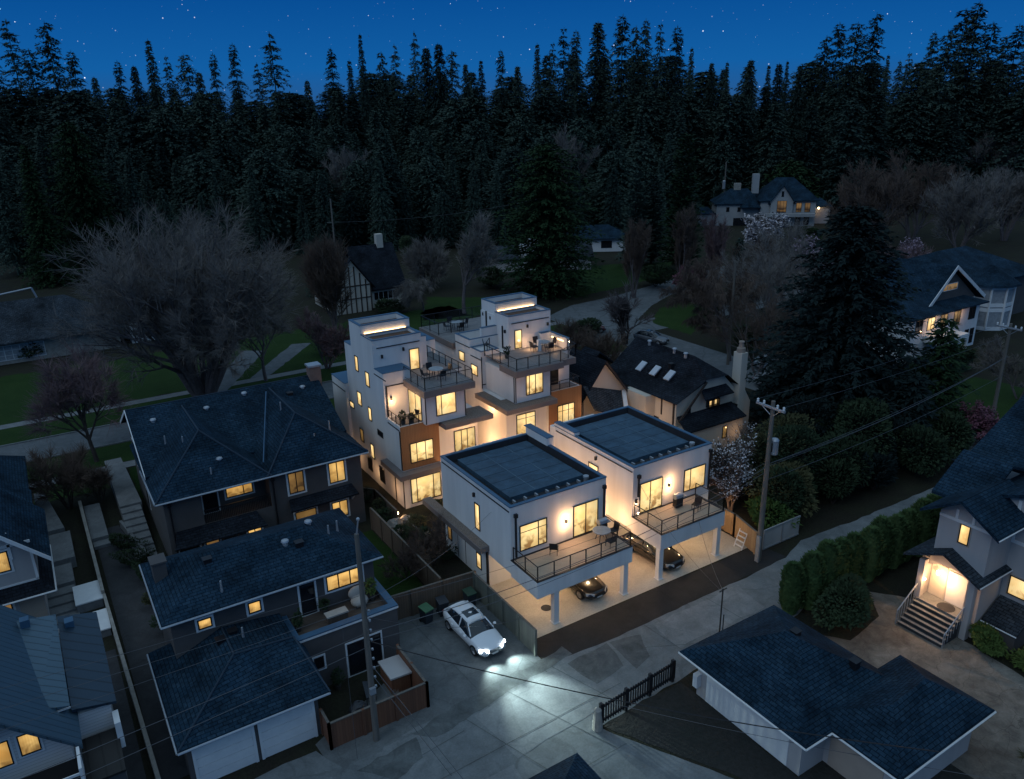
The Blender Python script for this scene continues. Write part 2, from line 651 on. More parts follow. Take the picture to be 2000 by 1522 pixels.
M['petalp'] = foliage('pale_pink_blossom', (0.30, 0.22, 0.30), (0.44, 0.34, 0.42))
M['petalr'] = foliage('rose_blossom', (0.13, 0.05, 0.075), (0.19, 0.08, 0.11))
M['lane'] = paving('worn_lane_concrete', (0.115, 0.128, 0.136), (0.185, 0.198, 0.205), 0.22, 0.12)
M['patch'] = paving('dark_lane_patch', (0.075, 0.085, 0.088), (0.115, 0.125, 0.128), 0.15, 0.5, wear=1.0)
M['patch2'] = paving('pale_lane_patch', (0.16, 0.172, 0.18), (0.21, 0.222, 0.23), 0.15, 0.2)
M['asph'] = paving('fresh_black_asphalt', (0.016, 0.016, 0.017), (0.026, 0.025, 0.026), 0.2, 0.2)
M['drive'] = paving('old_parking_asphalt', (0.095, 0.104, 0.11), (0.14, 0.15, 0.155), 0.2, 0.3)
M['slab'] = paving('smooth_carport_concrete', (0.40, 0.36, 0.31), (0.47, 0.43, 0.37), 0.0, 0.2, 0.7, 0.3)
M['conc'] = paving('path_concrete', (0.15, 0.155, 0.16), (0.21, 0.215, 0.22), 0.2, 0.35)
M['concdark'] = paving('dark_path_paving', (0.035, 0.036, 0.04), (0.05, 0.05, 0.054), 0.3, 0.6)
M['street'] = paving('street_asphalt', (0.095, 0.105, 0.115), (0.13, 0.14, 0.15), 0.3, 0.12)
M['lawn'] = leaf_ground('lawn_grass', (0.020, 0.044, 0.010), (0.030, 0.058, 0.014), (0.016, 0.030, 0.010), 0.35)
M['soil'] = leaf_ground('bed_soil', (0.028, 0.024, 0.020), (0.034, 0.036, 0.022), (0.016, 0.015, 0.012), 0.4)
M['yard'] = leaf_ground('bare_yard_dirt', (0.045, 0.042, 0.040), (0.030, 0.032, 0.030), (0.022, 0.022, 0.020), 0.3)
M['flag'] = paving('broken_stone_paving', (0.115, 0.098, 0.082), (0.22, 0.20, 0.175), 0.4, 0.6, wear=1.0)
M['stone'] = plain('garden_stone', (0.34, 0.32, 0.29), (0.22, 0.20, 0.18), 2, 0.9, bm=0.4, bscale=8)
M['deckwood'] = boards('balcony_deck_boards', (0.46, 0.36, 0.27), (0.40, 0.31, 0.23), 0.16, 0.7)
M['deckdark'] = boards('dark_deck_boards', (0.10, 0.075, 0.06), (0.075, 0.055, 0.045), 0.16, 0.7)
M['paver'] = plain('roof_deck_paver', (0.20, 0.19, 0.19), (0.14, 0.135, 0.14), 2.0, 0.85)
M['wicker'] = plain('pale_upholstery', (0.42, 0.38, 0.34), (0.34, 0.31, 0.28), 4, 0.9)
M['binG'] = plain('green_bin_plastic', (0.06, 0.16, 0.075), (0.045, 0.12, 0.06), 2, 0.5)
M['binB'] = plain('dark_bin_plastic', (0.03, 0.035, 0.045), None, 2, 0.5)
M['terracotta'] = plain('dark_planter', (0.05, 0.045, 0.042), None, 2, 0.8)
M['carwhite'] = plain('white_car_paint', (0.72, 0.73, 0.76), (0.70, 0.71, 0.74), 1, 0.22, 0.0, spec=0.6)
M['carblack'] = plain('black_car_paint', (0.012, 0.012, 0.014), None, 1, 0.12, 0.0, spec=0.7)
M['carred'] = plain('dark_red_car_paint', (0.10, 0.02, 0.02), None, 1, 0.25, spec=0.6)
M['carglass'] = plain('car_glass', (0.012, 0.02, 0.03), None, 1, 0.05, spec=0.8)
M['chrome'] = plain('chrome', (0.6, 0.6, 0.62), None, 1, 0.2, 1.0)
M['taillight'] = plain('tail_lamp_lens', (0.25, 0.01, 0.01), None, 1, 0.2)
M['plate'] = plain('number_plate', (0.6, 0.6, 0.6), None, 1, 0.4)
M['headon'] = emitter('headlamp_lit', (0.85, 0.97, 1.0), 22.0)
M['headoff'] = plain('headlamp_lens', (0.45, 0.48, 0.52), None, 1, 0.1)
M['bulb'] = emitter('warm_bulb', (1.0, 0.72, 0.36), 14.0)
M['led'] = emitter('warm_led_strip', (1.0, 0.60, 0.24), 8.0)
M['lit'] = lit_window('lit_room_cream', (1.0, 0.78, 0.39), (0.98, 0.60, 0.21), (0.50, 0.26, 0.08), 1.15, 0.7)
M['litbusy'] = lit_window('lit_room_furnished', (1.0, 0.78, 0.38), (0.95, 0.60, 0.20), (0.34, 0.17, 0.05), 1.12, 0.95)
M['litamber'] = lit_window('lit_blind_amber', (1.0, 0.64, 0.21), (0.66, 0.34, 0.08), (0.22, 0.10, 0.025), 0.85, 0.7)
M['litdim'] = lit_window('lit_room_dim', (0.30, 0.17, 0.05), (0.14, 0.075, 0.025), (0.04, 0.02, 0.01), 0.8, 0.8)
M['litfar'] = lit_window('lit_far_window', (0.55, 0.34, 0.15), (0.2, 0.13, 0.07), (0.03, 0.02, 0.01), 0.6, 0.8)
M['litfaint'] = lit_window('lit_faint_window', (0.30, 0.17, 0.06), (0.10, 0.06, 0.03), (0.02, 0.012, 0.01), 0.6, 0.9)
M['ridge'] = plain('ridge_shingle', (0.022, 0.042, 0.066), (0.014, 0.03, 0.05), 4, 0.8)
M['seamline'] = plain('membrane_lap', (0.10, 0.16, 0.21), (0.04, 0.08, 0.12), 1.5, 0.6)
M['curtain'] = plain('white_curtain_behind_glass', (0.34, 0.36, 0.38), (0.22, 0.23, 0.25), 2.5, 0.5)


def glass_mat():
    m, nt, bs, N, L = newmat('clear_guard_glass')
    tr = N.new('ShaderNodeBsdfTransparent')
    tr.inputs[0].default_value = (0.97, 0.98, 0.985, 1)
    gl = N.new('ShaderNodeBsdfGlossy')
    gl.inputs['Color'].default_value = (0.7, 0.8, 0.85, 1)
    gl.inputs['Roughness'].default_value = 0.05
    mx = N.new('ShaderNodeMixShader')
    mx.inputs[0].default_value = 0.035
    L.new(tr.outputs[0], mx.inputs[1])
    L.new(gl.outputs[0], mx.inputs[2])
    L.new(mx.outputs[0], N['Material Output'].inputs['Surface'])
    return m


M['glass'] = glass_mat()

# ------------------------------------------------------------------ camera, sky, light
cam = bpy.data.cameras.new('camera')
cam.sensor_fit = 'HORIZONTAL'
cam.sensor_width = 36.0
cam.lens = 36.0 * FPX / 2000.0
cam.clip_end = 5000
cam.clip_start = 0.5
camo = bpy.data.objects.new('camera', cam)
COL.objects.link(camo)
mw = Matrix((RIGHT, UP, -FWD)).transposed().to_4x4()
mw.translation = Vector((0, 0, CAMH))
camo.matrix_world = mw
SC.camera = camo

W = bpy.data.worlds.new('World')
SC.world = W
W.use_nodes = True
N, L = W.node_tree.nodes, W.node_tree.links
bg = N['Background']
tc = N.new('ShaderNodeTexCoord')
sp = N.new('ShaderNodeSeparateXYZ')
L.new(tc.outputs['Generated'], sp.inputs[0])
el = math_(N, L, 'MULTIPLY_ADD', sp.outputs[2], 0.9, 0.1)
sky = ramp(N, L, el, [(0.0, (0.012, 0.016, 0.024)), (0.08, (0.02, 0.035, 0.06)), (0.10, (0.022, 0.095, 0.26)), (0.145, (0.006, 0.112, 0.37)),
                      (0.235, (0.001, 0.062, 0.275)), (0.36, (0.05, 0.17, 0.40)), (0.6, (0.20, 0.34, 0.50)), (1.0, (0.29, 0.42, 0.54))])  # overhead stops, out of view, made brighter than the horizon to add ambient light
vo = N.new('ShaderNodeTexVoronoi')
vo.inputs['Scale'].default_value = 190.0
L.new(tc.outputs['Generated'], vo.inputs['Vector'])
spc = N.new('ShaderNodeSeparateColor')
L.new(vo.outputs['Color'], spc.inputs[0])
rsz = math_(N, L, 'MULTIPLY_ADD', math_(N, L, 'POWER', spc.outputs[0], 8.0), 0.13, 0.058)
star = math_(N, L, 'SUBTRACT', 1.0, math_(N, L, 'DIVIDE', vo.outputs['Distance'], rsz))
star = math_(N, L, 'MAXIMUM', star, 0.0)
star = math_(N, L, 'MULTIPLY', star, math_(N, L, 'MULTIPLY_ADD', math_(N, L, 'POWER', spc.outputs[1], 3.0), 2.2, 0.14))
star = math_(N, L, 'MULTIPLY', star, math_(N, L, 'GREATER_THAN', sp.outputs[2], 0.02))
vadd = N.new('ShaderNodeMix')
vadd.data_type = 'RGBA'
vadd.blend_type = 'ADD'
vadd.inputs[0].default_value = 1.0
L.new(sky, vadd.inputs[6])
sc_ = N.new('ShaderNodeCombineColor')
for i in range(3):
    L.new(star, sc_.inputs[i])
L.new(sc_.outputs[0], vadd.inputs[7])
L.new(vadd.outputs[2], bg.inputs['Color'])
bg.inputs['Strength'].default_value = 1.0

sun = bpy.data.lights.new('dusk_sky_light', 'SUN')
sun.energy = 0.36
sun.angle = rad(25)
sun.color = (0.74, 0.88, 1.0)
suno = bpy.data.objects.new('dusk_sky_light', sun)
COL.objects.link(suno)
suno.rotation_euler = Vector((0.85, 0.22, -0.75)).to_track_quat('-Z', 'Y').to_euler()

vs = SC.view_settings
vs.view_transform = 'Standard'
vs.look = 'None'
vs.exposure = 0
vs.gamma = 1
vs.use_curve_mapping = False
SC.cycles.use_denoising = True
SC.cycles.max_bounces = 5
SC.cycles.diffuse_bounces = 3
SC.cycles.glossy_bounces = 2
SC.cycles.transparent_max_bounces = 12
SC.cycles.sample_clamp_indirect = 4

WARM = (1.0, 0.56, 0.26)


PALE = (1.0, 0.66, 0.34)


def lamp(p, watt, col=WARM, size=0.06, parent=None):
    l = bpy.data.lights.new('lamp_light', 'POINT')
    l.energy = watt * 1.7
    l.color = col
    l.shadow_soft_size = size
    o = bpy.data.objects.new('lamp_light', l)
    COL.objects.link(o)
    o.location = p
    if parent is not None:
        o.parent = parent
        o.location = Vector(p) - ORG[parent.name]
    return o


# ------------------------------------------------------------------ ground
g = MB()
ds = [-60, -20, 10, 60, 110, 150, 165, 180, 195, 210, 225, 240, 255, 270, 285, 300, 320, 345, 375, 420, 520, 800, 1400]
ws = [-1200, -500, -300, -200, -150, -100, -50, 0, 50, 100, 150, 200, 300, 500, 1200]
for d in ds:
    for w in ws:
        x, y = d * _sy + w * _cy, d * _cy - w * _sy
        g.v.append((x, y, terrain(x, y)))
for i in range(len(ds) - 1):
    for j in range(len(ws) - 1):
        a = i * len(ws) + j
        g.f.append((a, a + 1, a + len(ws) + 1, a + len(ws)))
struct(g.build('ground', M['soil']))


def sheet(name, polys, z, m):
    b = MB()
    for p in polys:
        b.poly([(x, y, z) for x, y in p])
    return struct(b.build(name, m))


def rect(x0, x1, y0, y1):
    return [(x0, y0), (x1, y0), (x1, y1), (x0, y1)]


rl = random.Random(5)


def ragged(pts, amp=0.12, step=0.8):
    out = []
    for i in range(len(pts)):
        a, b = pts[i], pts[(i + 1) % len(pts)]
        d = math.hypot(b[0] - a[0], b[1] - a[1])
        n = max(1, int(d / step))
        for k in range(n):
            t = k / n
            out.append((a[0] + (b[0] - a[0]) * t + rl.uniform(-amp, amp), a[1] + (b[1] - a[1]) * t + rl.uniform(-amp, amp)))
    return out


sheet('parking_apron', [ragged([(7.8, 29.0), (21.0, 29.4), (20.85, 39.2), (14.3, 39.2), (14.3, 35.0), (7.8, 32.0)], 0.05)], 0.004, M['drive'])
sheet('lane', [ragged([(-45, 25.6), (-45, 30.0), (7.6, 31.6), (8.4, 29.8), (14, 30.3), (21, 30.6), (26, 30.2), (38, 30.2), (41.3, 30.4), (44.2, 31.3), (50, 30.9), (66, 30.6), (66, 26.9), (40, 26.6), (36.6, 25.5), (30, 25.5), (20.4, 25.0), (27.5, 12), (26, -6), (8, -6), (7, 14), (-2, 25)], 0.07)], 0.008, M['lane'])
sheet('dark_asphalt_strip', [ragged([(21.05, 30.45), (26, 30.1), (30, 30.25), (38.5, 30.3), (41.5, 30.4), (41.0, 32.6), (21.05, 32.66)], 0.05)], 0.012, M['asph'])
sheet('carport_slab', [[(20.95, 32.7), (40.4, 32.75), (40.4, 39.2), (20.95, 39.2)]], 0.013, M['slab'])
sheet('lane_patch', [ragged([(12.2, 29.9), (15.5, 30.55), (21.2, 31.0), (22.6, 31.2), (22.8, 30.4), (18, 29.8), (13, 29.0)], 0.12, 0.5),
                     ragged([(21.9, 29.9), (25.0, 30.0), (24.6, 27.9), (22.3, 27.6)], 0.08), ragged([(25.1, 30.0), (27.3, 29.6), (26.4, 27.8), (25.0, 27.4)], 0.12),
                     ragged([(9.0, 29.2), (12.2, 29.6), (12.0, 28.3), (10.2, 27.6)], 0.15, 0.5)], 0.016, M['patch'])
sheet('pale_lane_patch', [ragged([(15.5, 29.2), (21.5, 30.1), (21.0, 26.0), (15.8, 25.6)], 0.06), ragged([(28.5, 29.8), (36, 29.9), (35.5, 27.2), (28.3, 27.4)], 0.1), ragged([(11.5, 25.2), (15.4, 25.4), (15.2, 21.5), (11.2, 21.0)], 0.06)], 0.012, M['patch2'])
sheet('bare_yard', [ragged([(20.6, 25.0), (26.3, 25.2), (26.3, 17.4), (28.1, 17.3), (28.1, 13.9), (34.4, 13.9), (36, 8), (36, -6), (28.5, -6), (27.5, 12.2)], 0.10)], 0.010, M['yard'])
sheet('stone_drive', [ragged([(33.2, 24.6), (35.4, 24.4), (37.2, 22.2), (40.6, 22.6), (42.5, 24.6), (44, 22.5), (42.6, 18.8), (42.2, 14), (44, 6), (35, 4), (33, 12)], 0.1)], 0.014, M['flag'])
sheet('street', [rect(-90, 150, 80.6, 86.2), rect(66.4, 74.2, -30, 80.6),
                 ragged([(66, 86.3), (76, 86.3), (84, 92), (92, 96), (104, 98), (125, 104), (125, 110), (100, 105), (84, 101), (74, 100), (66, 96)], 0.1)], 0.006, M['street'])
sheet('pavement', [rect(-90, 66, 73.9, 75.3), rect(-90, 66, 91.6, 93.0)], 0.011, M['conc'])
sheet('garden_path', [ragged([(12.5, 86.3), (15.0, 86.3), (25.4, 104), (23.0, 106)], 0.1), ragged([(20.5, 93), (23, 93), (32, 104), (29.5, 105)], 0.1)], 0.013, M['street'])
sheet('lawn', [ragged(rect(-90, 66, 75.4, 80.4), 0.06), ragged(rect(-90, 66, 86.5, 91.5), 0.08), ragged(rect(-90, 58, 93.1, 112), 0.5),
               ragged([(78, 104), (100, 108), (114, 118), (96, 126), (84, 118)], 0.4), ragged([(77, 76), (92, 84), (96, 92), (84, 90), (77, 84)], 0.2),
               ragged([(50, 106), (64, 102), (70, 110), (58, 120)], 0.4), ragged([(-3, 70.2), (2.6, 70.2), (2.6, 73.6), (-3, 73.6)], 0.1), ragged([(4.5, 66.5), (22, 66.5), (22, 73.7), (4.5, 73.7)], 0.1),
               ragged([(14.5, 39.4), (18.6, 39.2), (18.6, 50.5), (14.5, 51)], 0.1), ragged([(75.5, 20), (95, 20), (90, 44), (75.5, 44)], 0.3)], 0.009, M['lawn'])
jb = MB()
for (a, e) in (((14.6, 30.4), (17.2, 22.5)), ((17.6, 30.6), (20.3, 23.4)), ((20.9, 30.7), (22.4, 25.8)), ((9.5, 26.4), (23.5, 26.9)), ((11.5, 23.2), (20.9, 23.35)), ((23.6, 30.0), (31.0, 26.2)), ((28.0, 30.1), (28.4, 25.8)), ((33.2, 30.0), (33.6, 25.7)), ((16.2, 38.5), (16.6, 31.0)), ((19.9, 33.0), (20.6, 29.9)), ((12, 20), (22.6, 18.8)), ((4, 27.5), (14.5, 28.6))):
    dx, dy = e[0] - a[0], e[1] - a[1]
    q = .022 / math.hypot(dx, dy)
    jb.poly([(a[0] - dy * q, a[1] + dx * q, .020), (a[0] + dy * q, a[1] - dx * q, .020), (e[0] + dy * q, e[1] - dx * q, .020), (e[0] - dy * q, e[1] + dx * q, .020)])
struct(jb.build('lane_joint', M['patch']))
kb = MB()
for y in (80.45, 86.2):
    kb.box(-90, 66, y, y + 0.15, -0.05, 0.12)
struct(kb.build('kerb', M['conc']))
sheet('side_path', [[(0.75, 33.5), (3.9, 33.5), (3.2, 56), (2.4, 62.5), (0.6, 62.5)]], 0.012, M['concdark'])
sheet('rear_yard_slab', [rect(-2.9, 0.2, 33.0, 46.0)], 0.010, M['concdark'])
# terraces and steps climbing to the street on both sides of the dark house
t1 = MB()
t1.prism([(-2.9, 62.3), (-1.2, 62.3), (-2.2, 70.2), (-2.9, 70.2)], 0, 1.05)
t1.prism([(-2.9, 57.6), (-0.9, 57.6), (-0.9, 62.0), (-2.9, 62.0)], 0, 0.85)
t1.prism([(-2.9, 54.6), (-1.2, 54.6), (-1.2, 57.3), (-2.9, 57.3)], 0, 0.62)
for k in range(4):
    t1.prism([(-2.9, 53.5 - k * 0.95), (-1.25, 53.5 - k * 0.95), (-1.25, 54.4 - k * 0.95), (-2.9, 54.4 - k * 0.95)], 0, 0.46 - 0.12 * k)
struct(t1.build('terraced_path', M['conc']))
t2 = MB()
t2.prism([(2.75, 63.2), (4.35, 63.2), (4.1, 73.6), (2.75, 73.6)], 0, 1.2)
for k in range(8):
    t2.prism([(2.75, 62.2 - k * 0.95), (4.2, 62.2 - k * 0.95), (4.2, 63.15 - k * 0.95), (2.75, 63.15 - k * 0.95)], 0, 1.05 - 0.14 * k)
struct(t2.build('street_steps', M['conc']))
t3 = MB()
t3.prism([(0.35, 60.3), (1.5, 60.3), (1.5, 66.5), (0.35, 66.5)], 0, 0.5)
t3.prism([(0.4, 59.4), (1.5, 59.4), (1.5, 60.25), (0.4, 60.25)], 0, 0.25)
struct(t3.build('upper_path', M['conc']))


# ------------------------------------------------------------------ building kit
def window(parent, face, pl, a0, a1, z0, z1, pane, mull=(), hm=(), fr=0.07, trim=None, trimmat=None, frame='trimdark', name='window', d=0.05):
    b = MB()
    b.fbox(face, pl, a0, a0 + fr, z0, z1, -0.03, d)
    b.fbox(face, pl, a1 - fr, a1, z0, z1, -0.03, d)
    b.fbox(face, pl, a0 + fr, a1 - fr, z0, z0 + fr, -0.03, d)
    b.fbox(face, pl, a0 + fr, a1 - fr, z1 - fr, z1, -0.03, d)
    for q in mull:
        c = a0 + (a1 - a0) * q
        b.fbox(face, pl, c - fr * 0.5, c + fr * 0.5, z0 + fr, z1 - fr, -0.02, d - 0.008)
    for q in hm:
        c = z0 + (z1 - z0) * q
        b.fbox(face, pl, a0 + fr, a1 - fr, c - 0.02, c + 0.02, -0.02, d - 0.016)
    w = b.build(name, M[frame], parent)
    MB().fbox(face, pl, a0 + 0.02, a1 - 0.02, z0 + 0.02, z1 - 0.02, -0.02, 0.018).build('pane', M[pane], w)
    if trim:
        t = MB()
        t.fbox(face, pl, a0 - trim, a0 - 0.003, z0 - trim, z1 + trim, -0.02, d - 0.015)
        t.fbox(face, pl, a1 + 0.003, a1 + trim, z0 - trim, z1 + trim, -0.02, d - 0.015)
        t.fbox(face, pl, a0 - 0.003, a1 + 0.003, z0 - trim, z0 - 0.003, -0.02, d - 0.018)
        t.fbox(face, pl, a0 - 0.003, a1 + 0.003, z1 + 0.003, z1 + trim, -0.02, d - 0.018)
        t.build('trim', M[trimmat or 'white'], w)
    return w


def ring(b, x0, x1, y0, y1, z0, z1, t):
    b.box(x0, x1, y0, y0 + t, z0, z1)
    b.box(x0, x1, y1 - t, y1, z0, z1)
    b.box(x0, x0 + t, y0 + t, y1 - t, z0, z1)
    b.box(x1 - t, x1, y0 + t, y1 - t, z0, z1)


def flatcap(parent, x0, x1, y0, y1, z, t=0.3, name='parapet_cap', m='cap'):
    b = MB()
    ring(b, x0 - 0.03, x1 + 0.03, y0 - 0.03, y1 + 0.03, z + 0.002, z + 0.06, t + 0.06)
    return b.build(name, M[m], parent)


def railing(parent, pts, z, h=1.0, step=1.3, glass=True, name='railing', m='trimdark', r=0.028):
    b, gl = MB(), MB()
    for (a, c) in zip(pts[:-1], pts[1:]):
        L_ = math.hypot(c[0] - a[0], c[1] - a[1])
        n = max(1, round(L_ / step))
        for k in range(n + 1):
            t = k / n
            x, y = a[0] + (c[0] - a[0]) * t, a[1] + (c[1] - a[1]) * t
            b.box(x - r, x + r, y - r, y + r, z, z + h)
        b.tube((a[0], a[1], z + h), (c[0], c[1], z + h), r * 1.2, n=6)
        b.tube((a[0], a[1], z + 0.12), (c[0], c[1], z + 0.12), r * 0.7, n=5)
        dx, dy = (c[0] - a[0]) / L_, (c[1] - a[1]) / L_
        if glass:
            p = [(a[0] - dy * .006, a[1] + dx * .006, z + .16), (c[0] - dy * .006, c[1] + dx * .006, z + .16), (c[0] - dy * .006, c[1] + dx * .006, z + h - .06), (a[0] - dy * .006, a[1] + dx * .006, z + h - .06)]
            gl.sweep(p, (dy * .012, -dx * .012, 0))
    o = b.build(name, M[m], parent)
    if glass:
        gl.build('glass_panel', M['glass'], o)
    return o


def hip(b, x0, x1, y0, y1, z, sl, th=0.16, base=0.0):
    """hipped roof solid over a rectangle; slope sl, eave level z"""
    w, h = x1 - x0, y1 - y0
    if w >= h:
        r = h / 2 * sl
        p, q = (x0 + h / 2, (y0 + y1) / 2, z + r), (x1 - h / 2, (y0 + y1) / 2, z + r)
    else:
        r = w / 2 * sl
        p, q = ((x0 + x1) / 2, y0 + w / 2, z + r), ((x0 + x1) / 2, y1 - w / 2, z + r)
    return hip_pts(b, x0, x1, y0, y1, z, p, q, th)


def hip_pts(b, x0, x1, y0, y1, z, p, q, th=0.16):
    A, B, C, D = (x0, y0, z), (x1, y0, z), (x1, y1, z), (x0, y1, z)
    if abs(p[0] - q[0]) >= abs(p[1] - q[1]):
        fs = [[A, B, q, p], [B, C, q], [C, D, p, q], [D, A, p]]
    else:
        fs = [[A, B, p], [B, C, q, p], [C, D, q], [D, A, p, q]]
    for f in fs:
        b.poly(f)
    lo = [(v[0], v[1], z - th) for v in (A, B, C, D)]
    b.poly(lo[::-1])
    for i in range(4):
        j = (i + 1) % 4
        b.poly([lo[i], lo[j], (A, B, C, D)[j], (A, B, C, D)[i]])
    return b


def gable(b, axis, a0, a1, c0, c1, z, rise, th=0.16, mid=None):
    """two sloping slabs; ridge along axis from a0 to a1, eaves at c0 and c1 on level z"""
    m_ = (c0 + c1) / 2 if mid is None else mid
    sec = [(c0, z), (m_, z + rise), (c1, z), (c1, z - th), (m_, z + rise - th * 1.25), (c0, z - th)]
    for part in ([0, 1, 4, 5], [1, 2, 3, 4]):
        pr = [sec[i] for i in part]
        if axis == 'y':
            b.sweep([(p[0], a0, p[1]) for p in pr], (0, a1 - a0, 0))
        else:
            b.sweep([(a0, p[0], p[1]) for p in pr], (a1 - a0, 0, 0))
    return b


def gutter(parent, pts, z, r=0.07, m='galv', name='gutter'):
    b = MB()
    for a, c in zip(pts[:-1], pts[1:]):
        b.tube((a[0], a[1], z), (c[0], c[1], z), r, n=6)
    return b.build(name, M[m], parent)


def vents(parent, spots, seed=1):
    """small roof vents, each its own part"""
    r = random.Random(seed)
    for (x, y, z, k) in spots:
        b = MB()
        if k == 'pipe':
            b.lathe(x, y, [(0.09, z - 0.3), (0.06, z + 0.05), (0.05, z + 0.55)], 8)
            b.build('vent_pipe', M['galv'], parent)
        elif k == 'box':
            b.box(x - .2, x + .2, y - .18, y + .18, z - 0.3, z + .16)
            b.box(x - .25, x + .25, y - .23, y + .23, z + .165, z + .21)
            b.build('roof_vent', M['trimdark'], parent)
        else:
            b.lathe(x, y, [(0.16, z - 0.3), (0.15, z + 0.12), (0.24, z + 0.13), (0.20, z + 0.22), (0.05, z + 0.27)], 10)
            b.build('roof_vent', M['galv'], parent)


def sconce(parent, face, pl, a, z, watt=40, both=True):
    b = MB()
    b.fbox(face, pl, a - .06, a + .06, z - .16, z + .16, 0.0, .13)
    s = b.build('wall_lamp', M['trimdark'], parent)
    e = MB()
    e.fbox(face, pl, a - .05, a + .05, z - .19, z - .165, 0.02, .12)
    if both:
        e.fbox(face, pl, a - .05, a + .05, z + .165, z + .19, 0.02, .12)
    e.build('bulb', M['bulb'], s)
    off = {'y-': (0, -1), 'y+': (0, 1), 'x-': (-1, 0), 'x+': (1, 0)}[face]
    for dz in ((-.3, .3) if both else (-.3,)):
        p = (a, pl + off[1] * .45, z + dz) if face[0] == 'y' else (pl + off[0] * .45, a, z + dz)
        lamp(p, watt, parent=s)
    return s


def fixture(parent, face, pl, a, z):
    b = MB()
    b.fbox(face, pl, a - .07, a + .07, z - .14, z + .14, 0.0, .16)
    b.build('wall_fixture', M['trimdark'], parent)


def downpipe(parent, face, pl, a, z0, z1):
    b = MB()
    b.fbox(face, pl, a - .05, a + .05, z0, z1, 0.03, .13)
    b.fbox(face, pl, a - .11, a + .11, z1 + .003, z1 + .25, 0.0, .2)
    b.build('downpipe', M['trimdark'], parent)

# ================================================================== left white tower house
def trimline(parent, items, name='trim_line'):
    b = MB()
    for it in items:
        b.fbox(*it)
    return b.build(name, M['trimdark'], parent)


t = thing('white_house', 'left of two tall white stepped houses, small lit windows climbing its left wall', 'house', (25.9, 59, 0), 'pair of white modern tower houses')
b = MB()
b.box(22.2, 29.3, 53.2, 62.85, 0, 6.9)                     # main body
b.box(22.2, 25.52, 52.1, 53.2, 0, 6.97)                    # stack behind the cedar front
b.box(25.52, 29.25, 52.4, 53.2, 0, 6.45)
b.box(22.2, 24.6, 54.75, 56.5, 6.9, 10.72)
b.box(24.6, 29.3, 54.75, 62.85, 6.9, 9.88)
b.box(24.2, 27.78, 51.6, 54.75, 6.95, 9.4)                 # bay
b.box(22.2, 24.6, 56.5, 61.3, 6.9, 12.72)                  # tower
b.box(24.6, 26.5, 56.5, 61.3, 9.88, 12.72)
b.box(22.2, 24.6, 61.3, 62.85, 6.9, 11.5)
b.box(21.9, 26.5, 62.85, 66.2, 0, 7.66)
b.box(26.5, 27.3, 57.2, 60.2, 9.88, 12.45)
b.box(27.3, 29.7, 60.4, 64.2, 9.0, 11.0)
b.box(26.5, 29.3, 62.85, 66.0, 0, 9.0)
ring(b, 22.2, 26.5, 56.5, 58.83, 12.72, 13.0, 0.2)
ring(b, 22.2, 26.62, 58.84, 61.3, 12.725, 13.72, 0.22)
ring(b, 22.2, 25.52, 52.1, 54.73, 6.97, 7.08, 0.14)
w = b.build('wall', M['stucco'], t)
b = MB().box(22.45, 26.4, 59.05, 61.1, 12.726, 13.3)
b.build('upper_roof', M['brownroof'], t)
MB().box(22.42, 26.28, 56.72, 58.82, 12.724, 12.76).build('lower_roof', M['brownroof'], t)
b = MB()
ring(b, 22.17, 26.65, 58.81, 61.33, 13.722, 13.77, 0.27)
ring(b, 22.17, 26.53, 56.47, 58.78, 13.002, 13.05, 0.25)
b.box(22.17, 24.65, 54.72, 56.47, 10.722, 10.76)
b.box(22.17, 24.6, 61.34, 62.88, 11.502, 11.55)
b.box(21.86, 26.5, 62.9, 66.24, 7.662, 7.71)
b.box(27.27, 29.73, 60.37, 64.23, 11.002, 11.05)
b.box(26.5, 27.33, 57.17, 60.23, 12.452, 12.49)
b.build('parapet_cap', M['cap'], t)
b = MB().box(22.5, 26.2, 58.70, 58.78, 13.055, 13.085)
led = b.build('light_strip', M['led'], t)
MB().box(22.2, 25.52, 52.06, 52.097, 3.38, 7.08).build('cedar_panel', M['cedar'], t)
b = MB()
b.box(25.55, 29.9, 50.9, 53.2, 6.47, 6.88)
b.box(21.6, 25.5, 51.25, 52.05, 2.92, 3.32)
b.box(21.6, 22.19, 52.05, 55.2, 2.92, 3.32)
b.box(23.9, 28.4, 51.0, 54.74, 9.41, 9.94)
b.build('canopy', M['fascia'], t)
b = MB()
b.box(25.65, 29.8, 51.0, 53.15, 6.884, 6.90)
b.build('gravel_top', M['gravel'], t)
b = MB()
b.box(24.05, 28.3, 51.15, 54.7, 9.944, 9.965)
b.box(24.65, 29.25, 54.76, 56.45, 9.884, 9.97)
b.box(26.55, 29.25, 56.5, 60.3, 9.884, 9.97)
b.build('roof_deck', M['paver'], t)
MB().box(22.36, 25.4, 52.26, 54.7, 6.975, 7.0).build('balcony_floor', M['paver'], t)
trimline(t, [('y-', 56.5, 22.55, 26.35, 12.3, 12.37, 0, .05), ('x-', 22.2, 54.2, 56.5, 10.25, 10.32, 0, .04), ('x-', 22.2, 52.2, 54.4, 6.72, 6.8, 0, .04),
             ('x-', 22.2, 52.1, 52.25, 3.4, 6.7, 0, .05), ('y-', 51.6, 24.2, 24.28, 7.0, 9.4, 0, .04), ('y-', 51.6, 27.70, 27.78, 7.0, 9.4, 0, .04), ('x-', 21.9, 62.9, 66.2, 6.9, 6.98, 0, .04),
             ('x-', 22.2, 52.1, 52.24, 0, 2.9, 0, .05), ('x-', 22.2, 53.7, 53.82, 0, 2.9, 0, .05), ('y-', 54.75, 22.35, 22.47, 7.1, 9.7, 0, .06), ('y-', 54.75, 22.47, 24.0, 9.6, 9.68, 0, .06)])
